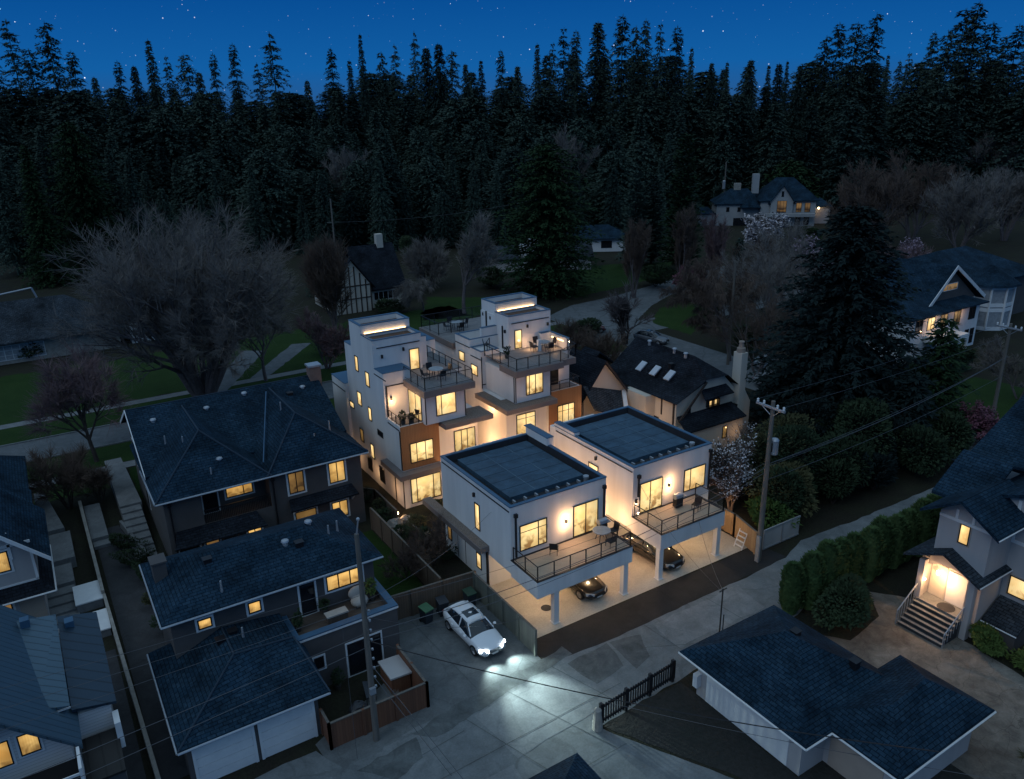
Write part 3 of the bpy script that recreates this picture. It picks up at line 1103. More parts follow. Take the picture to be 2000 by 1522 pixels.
for (a0, a1, z0, z1, p) in ((59.9, 60.6, 9.5, 10.85, 'lit'), (57.65, 58.45, 8.75, 10.02, 'lit'), (59.85, 60.75, 6.38, 7.62, 'lit'), (57.8, 58.45, 5.68, 6.88, 'lit'),
                            (60.1, 60.9, 2.93, 4.15, 'litdim'), (57.9, 58.65, 2.15, 3.48, 'lit'), (55.65, 56.75, 4.9, 5.42, 'glassdark'), (61.8, 62.8, 5.55, 6.12, 'lit'),
                            (56.0, 57.0, 0.6, 2.0, 'glassdark'), (58.6, 59.6, 0.7, 2.0, 'glassdark')):
    window(t, 'x-', 22.2, a0, a1, z0, z1, p)
window(t, 'y-', 52.06, 22.9, 24.92, 3.85, 5.55, 'litbusy', (0.28, 0.66), fr=0.06)
window(t, 'y-', 51.6, 25.14, 26.92, 7.5, 9.3, 'lit', (0.27,))
window(t, 'y-', 52.4, 27.0, 28.98, 3.55, 5.52, 'litbusy', (0.34, 0.62))
window(t, 'y-', 52.1, 22.75, 25.45, 0.32, 2.5, 'litbusy', (0.2, 0.75))
window(t, 'x-', 24.2, 52.2, 54.55, 7.02, 9.2, 'lit', (0.45,), name='glass_door')
window(t, 'y-', 56.5, 25.36, 26.26, 9.97, 11.78, 'lit', name='glass_door')
fixture(t, 'y-', 56.5, 22.95, 11.6)
fixture(t, 'y-', 56.5, 24.85, 11.9)
sconce(t, 'y-', 54.75, 22.75, 8.6, 22, False)
railing(t, [(22.3, 54.6), (22.3, 52.2), (25.4, 52.2)], 7.08, 0.75, 0.8, False)
railing(t, [(24.1, 54.9), (24.1, 51.2), (28.25, 51.2), (28.25, 60.2)], 9.965, 1.0, 1.2)
lamp((28.0, 51.2, 5.9), 60, parent=t)
lamp((27.2, 50.2, 2.0), 130, parent=t)
lamp((30.4, 54.5, 2.2), 175, parent=t)
lamp((23.6, 53.6, 8.9), 18, parent=t)
lamp((26.9, 55.2, 10.6), 10, parent=t)
for (y, w_) in ((53.5, 16), (57.5, 14), (61.5, 12)):
    lamp((21.3, y, 1.2), w_, parent=t)
TOWER1 = t

# ================================================================== right white tower house
t = thing('white_house', 'right of two tall white stepped houses, cedar box at its right end', 'house', (35.8, 59, 0), 'pair of white modern tower houses')
b = MB()
b.box(32.05, 39.5, 53.2, 66, 0, 6.9)
b.box(32.05, 36.2, 52.4, 53.2, 0, 6.45)
b.box(36.2, 39.7, 52.1, 53.2, 0, 6.95)
b.box(39.5, 39.7, 53.2, 56, 0, 6.95)
b.box(32.05, 33.9, 56.4, 58.3, 6.9, 10.2)
b.box(32.05, 35.0, 58.3, 61.0, 6.9, 10.3)
b.box(33.9, 39.5, 56.4, 58.3, 6.9, 9.9)
b.box(35.0, 39.5, 58.3, 61.3, 6.9, 9.9)
b.box(32.5, 36.12, 51.6, 56.4, 6.95, 9.4)
b.box(36.9, 39.5, 53.6, 56.4, 6.95, 9.9)
b.box(35.0, 39.5, 56.5, 61.3, 9.9, 12.72)
ring(b, 35.0, 39.5, 56.5, 58.83, 12.72, 13.0, 0.2)
ring(b, 35.1, 39.6, 58.84, 61.3, 12.725, 13.72, 0.22)
ring(b, 32.05, 35.0, 58.3, 61.0, 10.3, 10.98, 0.18)
ring(b, 32.05, 33.9, 56.4, 58.28, 10.2, 10.35, 0.15)
b.box(33.4, 35.0, 58.5, 58.8, 10.3, 11.8)
b.box(39.3, 39.5, 53.6, 56.45, 9.9, 11.0)
b.box(38.2, 39.3, 56.15, 56.45, 9.9, 11.05)
b.box(36.9, 37.2, 54.6, 54.9, 9.95, 11.0)
b.box(32.3, 39.5, 61.3, 66, 6.9, 9.4)
w = b.build('wall', M['stucco'], t)
MB().box(35.35, 39.35, 59.05, 61.1, 12.726, 13.3).build('upper_roof', M['brownroof'], t)
MB().box(35.22, 39.28, 56.72, 58.82, 12.724, 12.76).build('lower_roof', M['brownroof'], t)
b = MB()
ring(b, 35.07, 39.63, 58.81, 61.33, 13.722, 13.77, 0.27)
ring(b, 34.97, 39.53, 56.47, 58.78, 13.002, 13.05, 0.25)
ring(b, 32.02, 35.0, 58.32, 61.03, 10.982, 11.02, 0.24)
ring(b, 32.02, 33.93, 56.37, 58.29, 10.352, 10.39, 0.2)
b.box(39.27, 39.53, 53.57, 56.48, 11.002, 11.05)
b.box(38.2, 39.27, 56.12, 56.48, 11.052, 11.09)
b.box(33.38, 34.97, 58.47, 58.83, 11.802, 11.84)
b.build('parapet_cap', M['cap'], t)
led = MB().box(35.3, 39.2, 58.70, 58.78, 13.055, 13.085).build('light_strip', M['led'], t)
led = MB().box(39.24, 39.28, 54.2, 56.0, 10.62, 10.66).build('light_strip', M['led'], t)
MB().box(36.2, 39.74, 52.06, 52.097, 3.38, 7.0).build('cedar_panel', M['cedar'], t)
MB().box(39.703, 39.74, 52.097, 56.0, 3.38, 7.0).build('cedar_panel', M['cedar'], t)
b = MB()
b.box(31.1, 36.18, 50.7, 53.2, 6.47, 6.88)
b.box(31.1, 32.04, 53.2, 56.0, 6.47, 6.88)
b.box(32.2, 37.0, 50.95, 53.58, 9.41, 9.94)
b.box(37.0, 38.6, 51.4, 53.58, 9.41, 9.94)
b.box(31.95, 39.6, 61.4, 68.4, 9.41, 9.98)
b.build('canopy', M['fascia'], t)
b = MB()
b.box(31.2, 36.1, 50.8, 53.15, 6.884, 6.90)
b.box(31.2, 32.0, 53.2, 55.9, 6.884, 6.90)
b.build('gravel_top', M['gravel'], t)
b = MB()
b.box(32.35, 36.85, 51.1, 53.55, 9.944, 9.965)
b.box(32.55, 39.25, 53.62, 56.38, 9.905, 9.97)
b.box(32.15, 39.4, 61.5, 68.2, 9.984, 10.0)
b.build('roof_deck', M['paver'], t)
MB().box(36.4, 39.5, 52.3, 53.55, 6.955, 6.98).build('balcony_floor', M['paver'], t)
trimline(t, [('y-', 56.5, 35.3, 39.3, 12.3, 12.37, 0, .05), ('y-', 51.6, 32.5, 32.58, 7.0, 9.4, 0, .04), ('y-', 51.6, 36.02, 36.12, 7.0, 9.4, 0, .04), ('x-', 32.05, 58.3, 61.0, 10.25, 10.32, 0, .04), ('x-', 32.05, 56.4, 58.2, 9.6, 9.67, 0, .04),
             ('y-', 56.4, 32.05, 32.13, 7.0, 9.9, 0, .05), ('y-', 56.4, 32.15, 32.45, 7.3, 7.38, 0, .05), ('x-', 35.0, 57.4, 57.52, 10.0, 12.0, 0, .1), ('x-', 35.0, 60.2, 60.32, 10.9, 12.8, 0, .1), ('x-', 32.5, 51.7, 51.8, 7.0, 9.4, 0, .04)])
for (a0, a1, z0, z1) in ((59.3, 60.35, 8.7, 9.6), (57.0, 58.15, 7.95, 8.9)):
    window(t, 'x-', 32.05, a0, a1, z0, z1, 'lit')
window(t, 'y-', 51.6, 33.55, 35.28, 7.45, 9.25, 'litbusy', (0.2, 0.55))
window(t, 'y-', 52.4, 33.05, 35.0, 3.5, 5.55, 'lit', (0.5,), (0.78,))
window(t, 'y-', 52.06, 37.1, 38.95, 3.9, 5.6, 'lit', (0.3, 0.65), (0.66,), fr=0.06)
window(t, 'y-', 56.5, 35.6, 36.38, 9.97, 11.7, 'lit', name='glass_door')
window(t, 'y-', 53.6, 37.3, 38.3, 7.0, 8.9, 'glassdark', name='glass_door')
for (f, p, a, z) in (('y-', 56.5, 36.95, 11.9), ('y-', 56.5, 39.15, 11.75), ('x-', 35.0, 57.0, 11.6), ('x-', 35.1, 59.6, 12.3), ('x-', 35.1, 60.9, 12.4)):
    fixture(t, f, p, a, z)
railing(t, [(33.9, 58.0), (32.4, 56.3), (32.4, 51.15), (36.8, 51.15), (39.0, 52.0), (39.2, 53.5)], 9.965, 1.0, 1.2)
railing(t, [(36.4, 52.2), (39.6, 52.2), (39.6, 55.9)], 7.0, 0.8, 1.0)
railing(t, [(34.9, 64.6), (32.2, 64.6), (32.2, 68.3), (39.4, 68.3), (39.4, 61.6)], 10.0, 1.15, 1.5)
lamp((31.4, 54.6, 5.9), 60, parent=t)
lamp((34.2, 50.0, 2.0), 160, parent=t)
lamp((36.6, 55.6, 10.4), 22, parent=t)
lamp((38.6, 54.6, 10.4), 12, parent=t)
lamp((33.2, 55.2, 10.4), 8, parent=t)
lamp((37.8, 53.0, 8.2), 9, parent=t)
lamp((40.6, 51.2, 4.5), 24, parent=t)


# ================================================================== the two coach houses with carports
def coach(x0, label, second):
    t = thing('coach_house', label, 'coach house', (x0 + 3.7, 40, 0), 'pair of white coach houses over carports')
    x1 = x0 + (7.35 if second else 7.5)
    b = MB()
    b.box(x0, x1, 39.0, 45.4, 0, 2.45)
    b.box(x0, x1, 36.2, 45.4, 2.45, 6.48)
    ring(b, x0, x1, 36.2, 45.4, 6.48, 7.13, 0.2)
    if second:
        b.box(x0, x0 + 0.5, 42.9, 45.4, 7.13, 7.4)
        b.box(x0 - 0.02, x0 + 4.2, 45.4, 46.0, 2.6, 7.0)
    else:
        b.box(x1 - 0.3, x1 - .001, 42.6, 45.39, 7.13, 7.72)
        b.box(x1 + .001, x1 + 0.25, 42.6, 45.6, 6.2, 7.72)
        b.box(x0 + 2.2, x1 - 0.4, 45.4, 45.8, 2.6, 7.05)
    b.build('wall', M['stucco'], t)
    b = MB()
    bx0, bx1 = (x0 - 0.05, x0 + 5.9) if second else (x0 - 0.05, x0 + 7.35)
    b.box(bx0, bx1, 33.2, 36.19, 2.32, 3.47)
    b.build('balcony', M['stucco'], t)
    MB().box(bx0 + .12, bx1 - .12, 33.32, 36.18, 3.474, 3.49).build('balcony_floor', M['deckwood'], t)
    b = MB()
    ring(b, bx0 - .02, bx1 + .02, 33.17, 36.18, 3.473, 3.52, .13)
    b.build('balcony_edge', M['trimdark'], t)
    for cx in ((x0 + 0.12, x0 + 5.5) if second else (x0 + 1.4, x0 + 6.9)):
        c = MB().box(cx - .18, cx + .18, 33.25, 33.61, 0.014, 2.318)
        c.box(cx - .24, cx + .24, 33.19, 33.67, 0.012, 0.05)
        c.build('column', M['stucco'], t)
    MB().box(x0 + .2, x1 - .2, 36.4, 45.2, 6.482, 6.52).build('roof_gutter', M['darkroof'], t)
    b = MB()
    ring(b, x0 + .202, x1 - .202, 36.402, 45.198, 6.522, 7.125, .03)
    b.build('parapet_liner', M['darkroof'], t)
    b = MB()
    b.box(x0 + 1.05, x1 - .6, 37.85, 44.85, 6.521, 6.84)
    b.build('roof_membrane', M['membrane'], t)
    for k in (1, 2):
        b = MB()
        xx = x0 + 1.05 + (x1 - x0 - 1.65) * k / 3
        b.box(xx - .03, xx + .03, 37.86, 44.84, 6.841, 6.856)
        b.build('membrane_seam', M['seamline'], t)
    for k in range(1, 6):
        yy = 37.85 + 7 * k / 6
        MB().box(x0 + 1.06, x1 - .61, yy - .018, yy + .018, 6.838, 6.85).build('membrane_seam', M['ridge'], t)
    for k in range(7):
        c = MB()
        c.box(x0 + 1.1 + k * .85, x0 + 1.2 + k * .85, 37.38, 37.72, 6.52, 6.72)
        c.build('drain_bracket', M['galv'], t)
    b = MB().lathe(x1 - .75, 37.4, [(.16, 6.5), (.16, 6.85), (.22, 6.86), (.2, 6.98)], 10)
    b.build('roof_vent', M['galv'], t)
    flatcap(t, x0, x1, 36.2, 45.4, 7.13, 0.2)
    trimline(t, [('x-', x0, 36.3, 45.2, 6.78, 6.85, 0, .05)])
    if second:
        MB().box(x0 - .03, x0 + .53, 42.87, 45.43, 7.402, 7.45).build('parapet_cap', M['cap'], t)
        window(t, 'y-', 36.2, x0 + .62, x0 + 2.72, 3.5, 5.8, 'litbusy', (0.46,), name='sliding_door')
        window(t, 'y-', 36.2, x0 + 4.75, x0 + 6.85, 3.95, 5.7, 'lit', (0.3,))
        window(t, 'x-', x0, 39.95, 41.1, 4.6, 5.8, 'lit')
        sconce(t, 'y-', 36.2, x0 + 3.3, 5.0, 26)
        sconce(t, 'y-', 36.2, x0 + .3, 4.6, 9, False)
        downpipe(t, 'y-', 36.2, x0 + .45, 4.9, 6.3)
        downpipe(t, 'y-', 36.2, x1 - .15, 3.6, 6.5)
        railing(t, [(bx0 + .1, 36.0), (bx0 + .1, 33.3), (bx1 - .1, 33.3), (bx1 - .1, 36.0)], 3.52, 0.95, 1.45)
        fixture(t, 'x-', x0, 40.2, 6.4)
    else:
        MB().box(x1 - .33, x1 + .28, 42.57, 45.63, 7.722, 7.77).build('parapet_cap', M['cap'], t)
        window(t, 'y-', 36.2, x0 + .65, x0 + 2.72, 3.85, 5.68, 'litbusy', (0.68,), (0.72,))
        window(t, 'y-', 36.2, x0 + 4.8, x0 + 6.85, 3.5, 5.8, 'litbusy', (0.5,), name='sliding_door')
        window(t, 'x-', x0, 40.0, 40.65, 3.7, 5.65, 'lit')
        window(t, 'x-', x0, 40.0, 40.65, 0.7, 1.9, 'lit')
        window(t, 'x-', x0, 44.2, 44.8, 0.9, 2.0, 'litdim')
        sconce(t, 'y-', 36.2, x0 + 4.2, 4.95, 30)
        downpipe(t, 'y-', 36.2, x0 + .35, 3.6, 6.4)
        downpipe(t, 'y-', 36.2, x1 - .2, 3.6, 6.4)
        railing(t, [(bx0 + .1, 36.0), (bx0 + .1, 33.3), (bx1 - .1, 33.3), (bx1 - .1, 36.0)], 3.52, 0.95, 1.3)
        b = MB()
        b.box(x0 - .7, x0 - .003, 38.9, 47.4, 2.75, 3.15)
        b.build('side_canopy', M['fascia'], t)
        MB().box(x0 - .62, x0 - .01, 39.0, 47.3, 3.153, 3.165).build('canopy_top', M['gravel'], t)
        trimline(t, [('x-', x0, 42.2, 42.24, .1, 2.3, 0, .02), ('x-', x0, 43.3, 43.34, .1, 2.3, 0, .02), ('x-', x0, 39.05, 39.2, 0, 2.7, 0, .12), ('x-', x0, 45.2, 45.38, 0, 2.7, 0, .08)])
        fixture(t, 'x-', x0, 40.6, 6.2)
        fixture(t, 'x-', x0, 43.4, 2.2)
    lamp((x0 + 3.6, 37.4, 2.15), 105, PALE, parent=t, size=.12)
    lamp((x0 + 1.2, 35.3, 2.15), 46, PALE, parent=t, size=.12)
    lamp((x0 + 5.6, 35.3, 2.15), 46, PALE, parent=t, size=.12)
    return t


CO1 = coach(22.25, 'left white coach house, its carport beside the parked white car', False)
CO2 = coach(32.1, 'right white coach house, nearer the pole with the transformer', True)
lamp((30.9, 40.3, 2.6), 170, parent=CO2)
lamp((30.9, 43.5, 2.6), 140, parent=CO2)
lamp((30.9, 37.0, 3.0), 80, parent=CO2)

# ================================================================== charcoal house left of the towers
t = thing('charcoal_house', 'two storey charcoal stucco house under a broad blue hip roof with a tall brick chimney', 'house', (12, 58, 0))
b = MB()
b.box(4.8, 18.8, 56.2, 68.2, 0, 5.9)
b.box(4.8, 7.2, 52.1, 56.2, 0, 5.9)
b.box(7.2, 11.85, 52.1, 56.2, 0, 3.4)
b.box(7.2, 11.85, 53.6, 56.2, 3.4, 5.9)
b.box(11.85, 18.8, 52.1, 56.2, 0, 5.9)
b.sweep([(4.85, 56.2, 5.9), (4.85, 62.2, 8.8), (4.85, 68.2, 5.9)], (13.9, 0, 0))
b.build('wall', M['char'], t)
b = MB()
gable(b, 'x', 4.35, 19.2, 55.8, 68.6, 6.3, 3.0, 0.18)
hip_pts(b, 4.3, 12.0, 51.6, 63.5, 6.0, (8.25, 55.4, 9.05), (8.25, 62.0, 9.05))
hip_pts(b, 11.7, 19.3, 51.6, 63.5, 6.0, (15.0, 54.7, 9.1), (15.0, 61.6, 9.1))
rf = b.build('roof', M['shingle'], t)
b = MB().box(18.5, 19.45, 61.5, 62.4, 8.0, 10.15)
ch = b.build('chimney', plain('pinkish_brick', (0.24, 0.15, 0.12), (0.18, 0.11, 0.09), 3, 0.9), rf)
MB().box(18.42, 19.53, 61.42, 62.48, 10.152, 10.3).build('chimney_cap', M['galv'], ch)
b = MB()
b.tube((11.86, 53.0, 6.55), (14.6, 60.9, 9.05), 0.05, n=5)
b.build('valley_flashing', M['cap'], rf)
for hp_ in (((4.3, 51.6, 6.03), (8.25, 55.4, 9.08)), ((12.0, 51.6, 6.03), (8.25, 55.4, 9.08)), ((8.25, 55.4, 9.08), (8.25, 61.4, 9.08)), ((11.7, 51.6, 6.03), (15.0, 54.7, 9.13)), ((19.3, 51.6, 6.03), (15.0, 54.7, 9.13)), ((15.0, 54.7, 9.13), (15.0, 61.4, 9.13)), ((4.35, 62.2, 9.3), (19.2, 62.2, 9.3))):
    MB().tube(hp_[0], hp_[1], .06, n=5).build('ridge_cap', M['ridge'], rf)
gutter(t, [(4.3, 51.57), (19.3, 51.57)], 5.93)
gutter(t, [(4.27, 51.6), (4.27, 58)], 5.93)
b = MB()
b.sweep([(4.3, 55.8, 6.1), (4.3, 62.2, 9.12), (4.3, 62.2, 9.34), (4.3, 55.8, 6.32)], (0.05, 0, 0))
b.sweep([(4.3, 68.6, 6.1), (4.3, 62.2, 9.12), (4.3, 62.2, 9.34), (4.3, 68.6, 6.32)], (0.05, 0, 0))
b.build('barge_board', M['white'], t)
window(t, 'y-', 52.1, 13.2, 14.35, 3.95, 5.62, 'litdim', (0.5,), trim=0.14)
window(t, 'y-', 52.1, 16.25, 17.5, 3.95, 5.62, 'litamber', (0.5,), trim=0.14)
window(t, 'y-', 53.6, 9.1, 11.0, 4.2, 5.55, 'litamber', (0.65,), trim=0.12)
window(t, 'y-', 53.6, 7.5, 8.5, 3.45, 5.5, 'glassdark', name='balcony_door', trim=0.1)
window(t, 'y-', 52.1, 16.2, 17.45, 1.0, 2.35, 'litamber', (0.5,), trim=0.14)
window(t, 'y-', 52.1, 13.4, 15.0, 0.9, 2.4, 'litdim', (), trim=0.12)
window(t, 'y-', 52.1, 9.9, 10.9, 0.3, 2.35, 'litamber', (0.5,), trim=0.12)
window(t, 'y-', 52.1, 7.0, 7.95, 0.3, 2.3, 'litdim', (), trim=0.12)
window(t, 'y-', 52.1, 5.3, 6.6, 0.3, 2.3, 'glassdark', (), trim=0.12)
for (a0, a1, z0, z1) in ((58.0, 59.2, 3.4, 5.2), (61.5, 62.4, 1.2, 2.6), (66.0, 67.0, 3.2, 5.2)):
    window(t, 'x-', 4.8, a0, a1, z0, z1, 'glassdark', (0.5,), trim=0.12)
b = MB()
b.sweep([(13.1, 52.09, 4.0 - .55), (17.9, 52.09, 3.45), (18.1, 51.1, 2.95), (12.9, 51.1, 2.95)], (0, 0, 0.1))
b.sweep([(5.3, 52.09, 3.3), (10.7, 52.09, 3.3), (11.1, 50.9, 2.6), (4.9, 50.9, 2.6)], (0, 0, 0.1))
b.build('pent_roof', M['shingle3'], t)
b = MB()
for x in (13.3, 17.8):
    b.sweep([(x, 52.09, 2.9), (x, 51.4, 2.9), (x, 52.09, 2.2)], (0.12, 0, 0))
b.build('bracket', M['white'], t)
b = MB()
b.box(7.25, 11.8, 52.12, 52.2, 4.35, 4.42)
for k in range(38):
    x = 7.3 + k * 0.12
    b.box(x - .018, x + .018, 52.14, 52.18, 3.42, 4.35)
b.build('balcony_railing', M['trimdark'], t)
for x in (5.15, 12.1):
    downpipe(t, 'y-', 52.1, x, 0.2, 5.4)
vents(t, [(6.0, 60.6, 8.55, 'cap'), (9.9, 60.8, 8.6, 'cap'), (13.0, 61.5, 8.95, 'cap'), (6.3, 58.2, 7.6, 'pipe'), (7.2, 56.0, 8.1, 'pipe'), (9.0, 53.4, 7.3, 'cap'), (8.2, 52.6, 6.7, 'pipe'),
          (14.6, 57.0, 8.8, 'pipe'), (16.0, 54.2, 8.0, 'cap'), (17.2, 53.8, 7.7, 'pipe'), (15.8, 53.2, 7.2, 'pipe'), (16.4, 60.6, 8.5, 'box'), (17.6, 61.0, 8.7, 'cap')], 3)

# ================================================================== charcoal coach house and its double garage
t = thing('charcoal_coach_house', 'charcoal coach house with a blue hip roof, low parapet balcony and two white garage doors', 'coach house', (8, 38, 0))
b = MB()
b.box(2.8, 14.0, 38.3, 44.4, 0, 5.65)
b.box(8.3, 14.25, 35.75, 38.3, 0, 3.1)
ring(b, 8.3, 14.25, 35.75, 40.4, 3.1, 3.52, 0.32)
b.box(14.0, 14.25, 38.3, 40.4, 0, 3.1)
b.box(2.0, 8.3, 32.5, 38.3, 0, 2.62)
b.build('wall', M['char'], t)
b = MB()
hip_pts(b, 2.35, 14.45, 37.8, 44.9, 5.7, (6.05, 41.2, 7.25), (10.75, 41.2, 7.25))
rf = b.build('roof', M['shingle'], t)
b = MB().box(2.75, 3.45, 41.9, 42.8, 5.2, 7.0)
b.box(2.68, 3.52, 41.83, 42.87, 7.002, 7.1)
b.build('chimney', M['char'], rf)
b = MB()
b.poly([(1.62, 32.05, 2.72), (8.85, 32.05, 2.72), (8.3, 35.76, 3.9), (5.2, 35.6, 4.25)])
b.poly([(8.85, 32.05, 2.72), (8.85, 35.74, 3.05), (8.3, 35.76, 3.9)])
b.poly([(1.62, 32.05, 2.72), (5.2, 35.6, 4.25), (5.2, 38.29, 4.25), (1.62, 40.4, 2.72)])
b.poly([(5.2, 35.6, 4.25), (8.29, 35.76, 3.9), (8.29, 38.29, 3.9), (5.2, 38.29, 4.25)])
b.poly([(1.62, 40.4, 2.72), (5.2, 38.29, 4.25), (2.79, 38.29, 3.2), (2.79, 40.4, 2.9)])
b.poly([(1.62, 32.05, 2.58), (1.62, 40.4, 2.58), (8.85, 35.7, 2.58), (8.85, 32.05, 2.58)])
b.poly([(1.62, 32.05, 2.58), (8.85, 32.05, 2.58), (8.85, 32.05, 2.72), (1.62, 32.05, 2.72)])
b.poly([(1.62, 40.4, 2.58), (1.62, 32.05, 2.58), (1.62, 32.05, 2.72), (1.62, 40.4, 2.72)])
b.poly([(8.85, 32.05, 2.58), (8.85, 35.74, 2.58), (8.85, 35.74, 3.05), (8.85, 32.05, 2.72)])
grf = b.build('garage_roof', M['shingle'], t)
for hp_ in (((1.62, 32.05, 2.74), (5.2, 35.6, 4.27)), ((8.85, 32.05, 2.74), (8.3, 35.76, 3.92)), ((5.2, 35.6, 4.27), (8.3, 35.76, 3.92)), ((5.2, 35.6, 4.27), (5.2, 38.25, 4.27))):
    MB().tube(hp_[0], hp_[1], .05, n=5).build('ridge_cap', M['ridge'], grf)
gutter(t, [(1.6, 32.0), (8.85, 32.0)], 2.66, 0.06)
gutter(t, [(1.58, 32.05), (1.58, 40.4)], 2.66, 0.05)
gutter(t, [(2.3, 37.77), (14.45, 37.77)], 5.63, 0.06)
gutter(t, [(2.32, 37.8), (2.32, 44.9)], 5.63, 0.05)
for (a0, a1) in ((2.35, 4.95), (5.4, 7.95)):
    d = MB()
    for k in range(4):
        d.fbox('y-', 32.5, a0, a1, 0.02 + k * .525, 0.525 + k * .525, -.02, .04)
    dr = d.build('garage_door', M['white'], t)
    e = MB()
    e.fbox('y-', 32.5, a0 - .14, a0 - .003, 0.0, 2.26, -.02, .07)
    e.fbox('y-', 32.5, a1 + .003, a1 + .14, 0.0, 2.26, -.02, .07)
    e.fbox('y-', 32.5, a0 - .003, a1 + .003, 2.125, 2.26, -.02, .07)
    e.build('door_frame', M['white'], dr)
b = MB()
ring(b, 8.25, 14.3, 35.7, 40.45, 3.523, 3.60, 0.42)
b.build('parapet_cap', M['cap'], t)
MB().box(8.24, 14.31, 35.69, 35.745, 3.40, 3.52).build('parapet_band', M['white'], t)
MB().box(8.65, 13.9, 36.1, 38.28, 3.1, 3.13).build('balcony_floor', M['deckdark'], t)
window(t, 'y-', 38.3, 4.08, 4.8, 4.5, 5.1, 'litamber', trim=0.12)
window(t, 'y-', 38.3, 6.7, 7.4, 4.45, 5.15, 'litamber', trim=0.12)
window(t, 'y-', 38.3, 11.1, 13.25, 4.2, 5.2, 'litamber', (0.33, 0.66), trim=0.13)
window(t, 'y-', 38.3, 9.55, 10.4, 3.2, 5.2, 'glassdark', trim=0.12, name='balcony_door')
window(t, 'y-', 35.75, 11.1, 13.1, 0.1, 2.2, 'glassdark', (0.5,), trim=0.1, name='patio_door')
window(t, 'y-', 35.75, 9.2, 9.75, 1.3, 2.1, 'glassdark', trim=0.1)
vents(t, [(9.6, 40.3, 6.9, 'cap'), (5.4, 40.7, 7.0, 'box'), (10.3, 40.0, 6.75, 'box'), (11.4, 41.6, 7.0, 'cap'), (12.2, 40.4, 6.65, 'pipe'), (5.6, 38.7, 6.2, 'pipe'), (12.9, 40.9, 6.5, 'pipe'),
          (4.9, 37.2, 4.15, 'box'), (5.6, 37.5, 4.2, 'box'), (6.0, 36.9, 4.2, 'pipe')], 4)

# ================================================================== white gabled house, far left
t = thing('gabled_house', 'white house with half timbered gable and one glowing window, cut by the left picture edge', 'house', (-6, 56, 0))
b = MB()
b.box(-8.6, -2.9, 51.0, 58.0, 0, 5.2)
b.sweep([(-2.9, 51.0, 5.2), (-5.6, 51.0, 8.1), (-8.6, 51.0, 5.2)], (0, 6.9, 0))
b.box(-10, -3.1, 58.0, 69.0, 0, 4.6)
b.build('wall', M['greystucco'], t)
b = MB()
gable(b, 'y', 50.2, 57.6, -9.3, -2.0, 4.95, 3.55, 0.2)
gable(b, 'y', 57.7, 61.4, -8.3, -2.65, 5.0, 2.3, 0.18)
hip_pts(b, -9.5, -2.8, 61.5, 69.2, 4.8, (-6.2, 64.5, 7.0), (-6.2, 66.0, 7.0))
b.build('roof', M['shingle'], t)
b = MB()
b.sweep([(-2.0, 50.17, 4.72), (-5.65, 50.17, 8.3), (-5.65, 50.17, 8.62), (-2.0, 50.17, 5.0)], (0, -0.06, 0))
b.build('barge_board', M['white'], t)
b = MB()
for (a0, a1, z0, z1) in ((-4.1, -3.95, 5.1, 6.9), (-3.05, -2.9, 3.4, 5.3), (-10, -2.9, 5.95, 6.12), (-10, -2.9, 3.3, 3.45)):
    b.fbox('y-', 51.0, a0, a1, z0, z1, 0, .05)
b.build('timbering', M['white'], t)
window(t, 'y-', 51.0, -5.9, -4.15, 4.4, 5.75, 'litamber', (0.5,), trim=0.13)
b = MB()
b.sweep([(-10, 50.99, 3.25), (-2.88, 50.99, 3.25), (-2.2, 50.1, 2.7), (-10, 50.1, 2.7)], (0, 0, 0.12))
b.sweep([(-2.88, 50.99, 3.25), (-2.88, 56.5, 3.25), (-2.2, 56.5, 2.7), (-2.2, 50.1, 2.7)], (0, 0, 0.12))
b.build('skirt_roof', M['shingle3'], t)
gutter(t, [(-10, 50.06), (-2.16, 50.06), (-2.16, 56.5)], 2.73, 0.06, 'white')
b = MB()
b.fbox('y-', 51.0, -4.25, -2.95, 0.1, 2.6, 0, .05)
b.build('wall_panel', M['beige'], t)
window(t, 'y-', 51.0, -6.5, -4.6, 0.3, 2.5, 'litdim', (0.4,), trim=0.13, name='patio_door')

# ================================================================== seamed metal coach house, bottom left
t = thing('metal_roof_house', 'small house under pale seamed metal roofs with two glowing gable windows at bottom left', 'house', (-3.4, 37, 0))
b = MB()
b.box(-8.5, -2.3, 32.9, 41.6, 0, 4.9)
b.sweep([(-2.3, 32.9, 4.9), (-4.4, 32.9, 7.0), (-6.5, 32.9, 4.9)], (0, 8.7, 0))
b.sweep([(-2.3, 34.6, 4.6), (-2.3, 41.0, 4.6), (-2.3, 41.0, 5.5), (-2.3, 34.6, 4.72)], (1.75, 0, 0))
b.box(-2.3, -0.55, 34.6, 41.0, 0, 4.6)
b.build('wall', M['siding'], t)
b = MB()
gable(b, 'y', 32.25, 42.0, -6.95, -1.85, 4.85, 2.5, 0.16)
b.build('roof', M['seam'], t)
b = MB()
b.sweep([(-4.25, 40.9, 6.62), (-2.05, 40.9, 6.27), (-2.05, 34.3, 5.42), (-3.2, 34.3, 5.75)], (0, 0, .14))
b.build('dormer_roof', M['seam'], t)
b = MB()
b.sweep([(-2.03, 41.2, 5.95), (-0.28, 41.2, 5.55), (-0.28, 34.4, 4.75), (-2.03, 34.4, 5.1)], (0, 0, .13))
b.build('dormer_roof', M['seamdark'], t)
b = MB()
b.sweep([(-2.0, 34.25, 3.5), (-0.45, 34.25, 3.5), (-0.5, 32.0, 2.9), (-2.0, 32.0, 2.9)], (0, 0, .12))
b.build('lean_to_roof', M['seambrown'], t)
MB().box(-2.0, -0.55, 32.2, 34.2, 0, 2.85).build('lean_to_wall', M['char'], t)
MB().box(-0.55, -0.3, 33.6, 34.55, 2.9, 4.3).build('white_panel', M['white'], t)
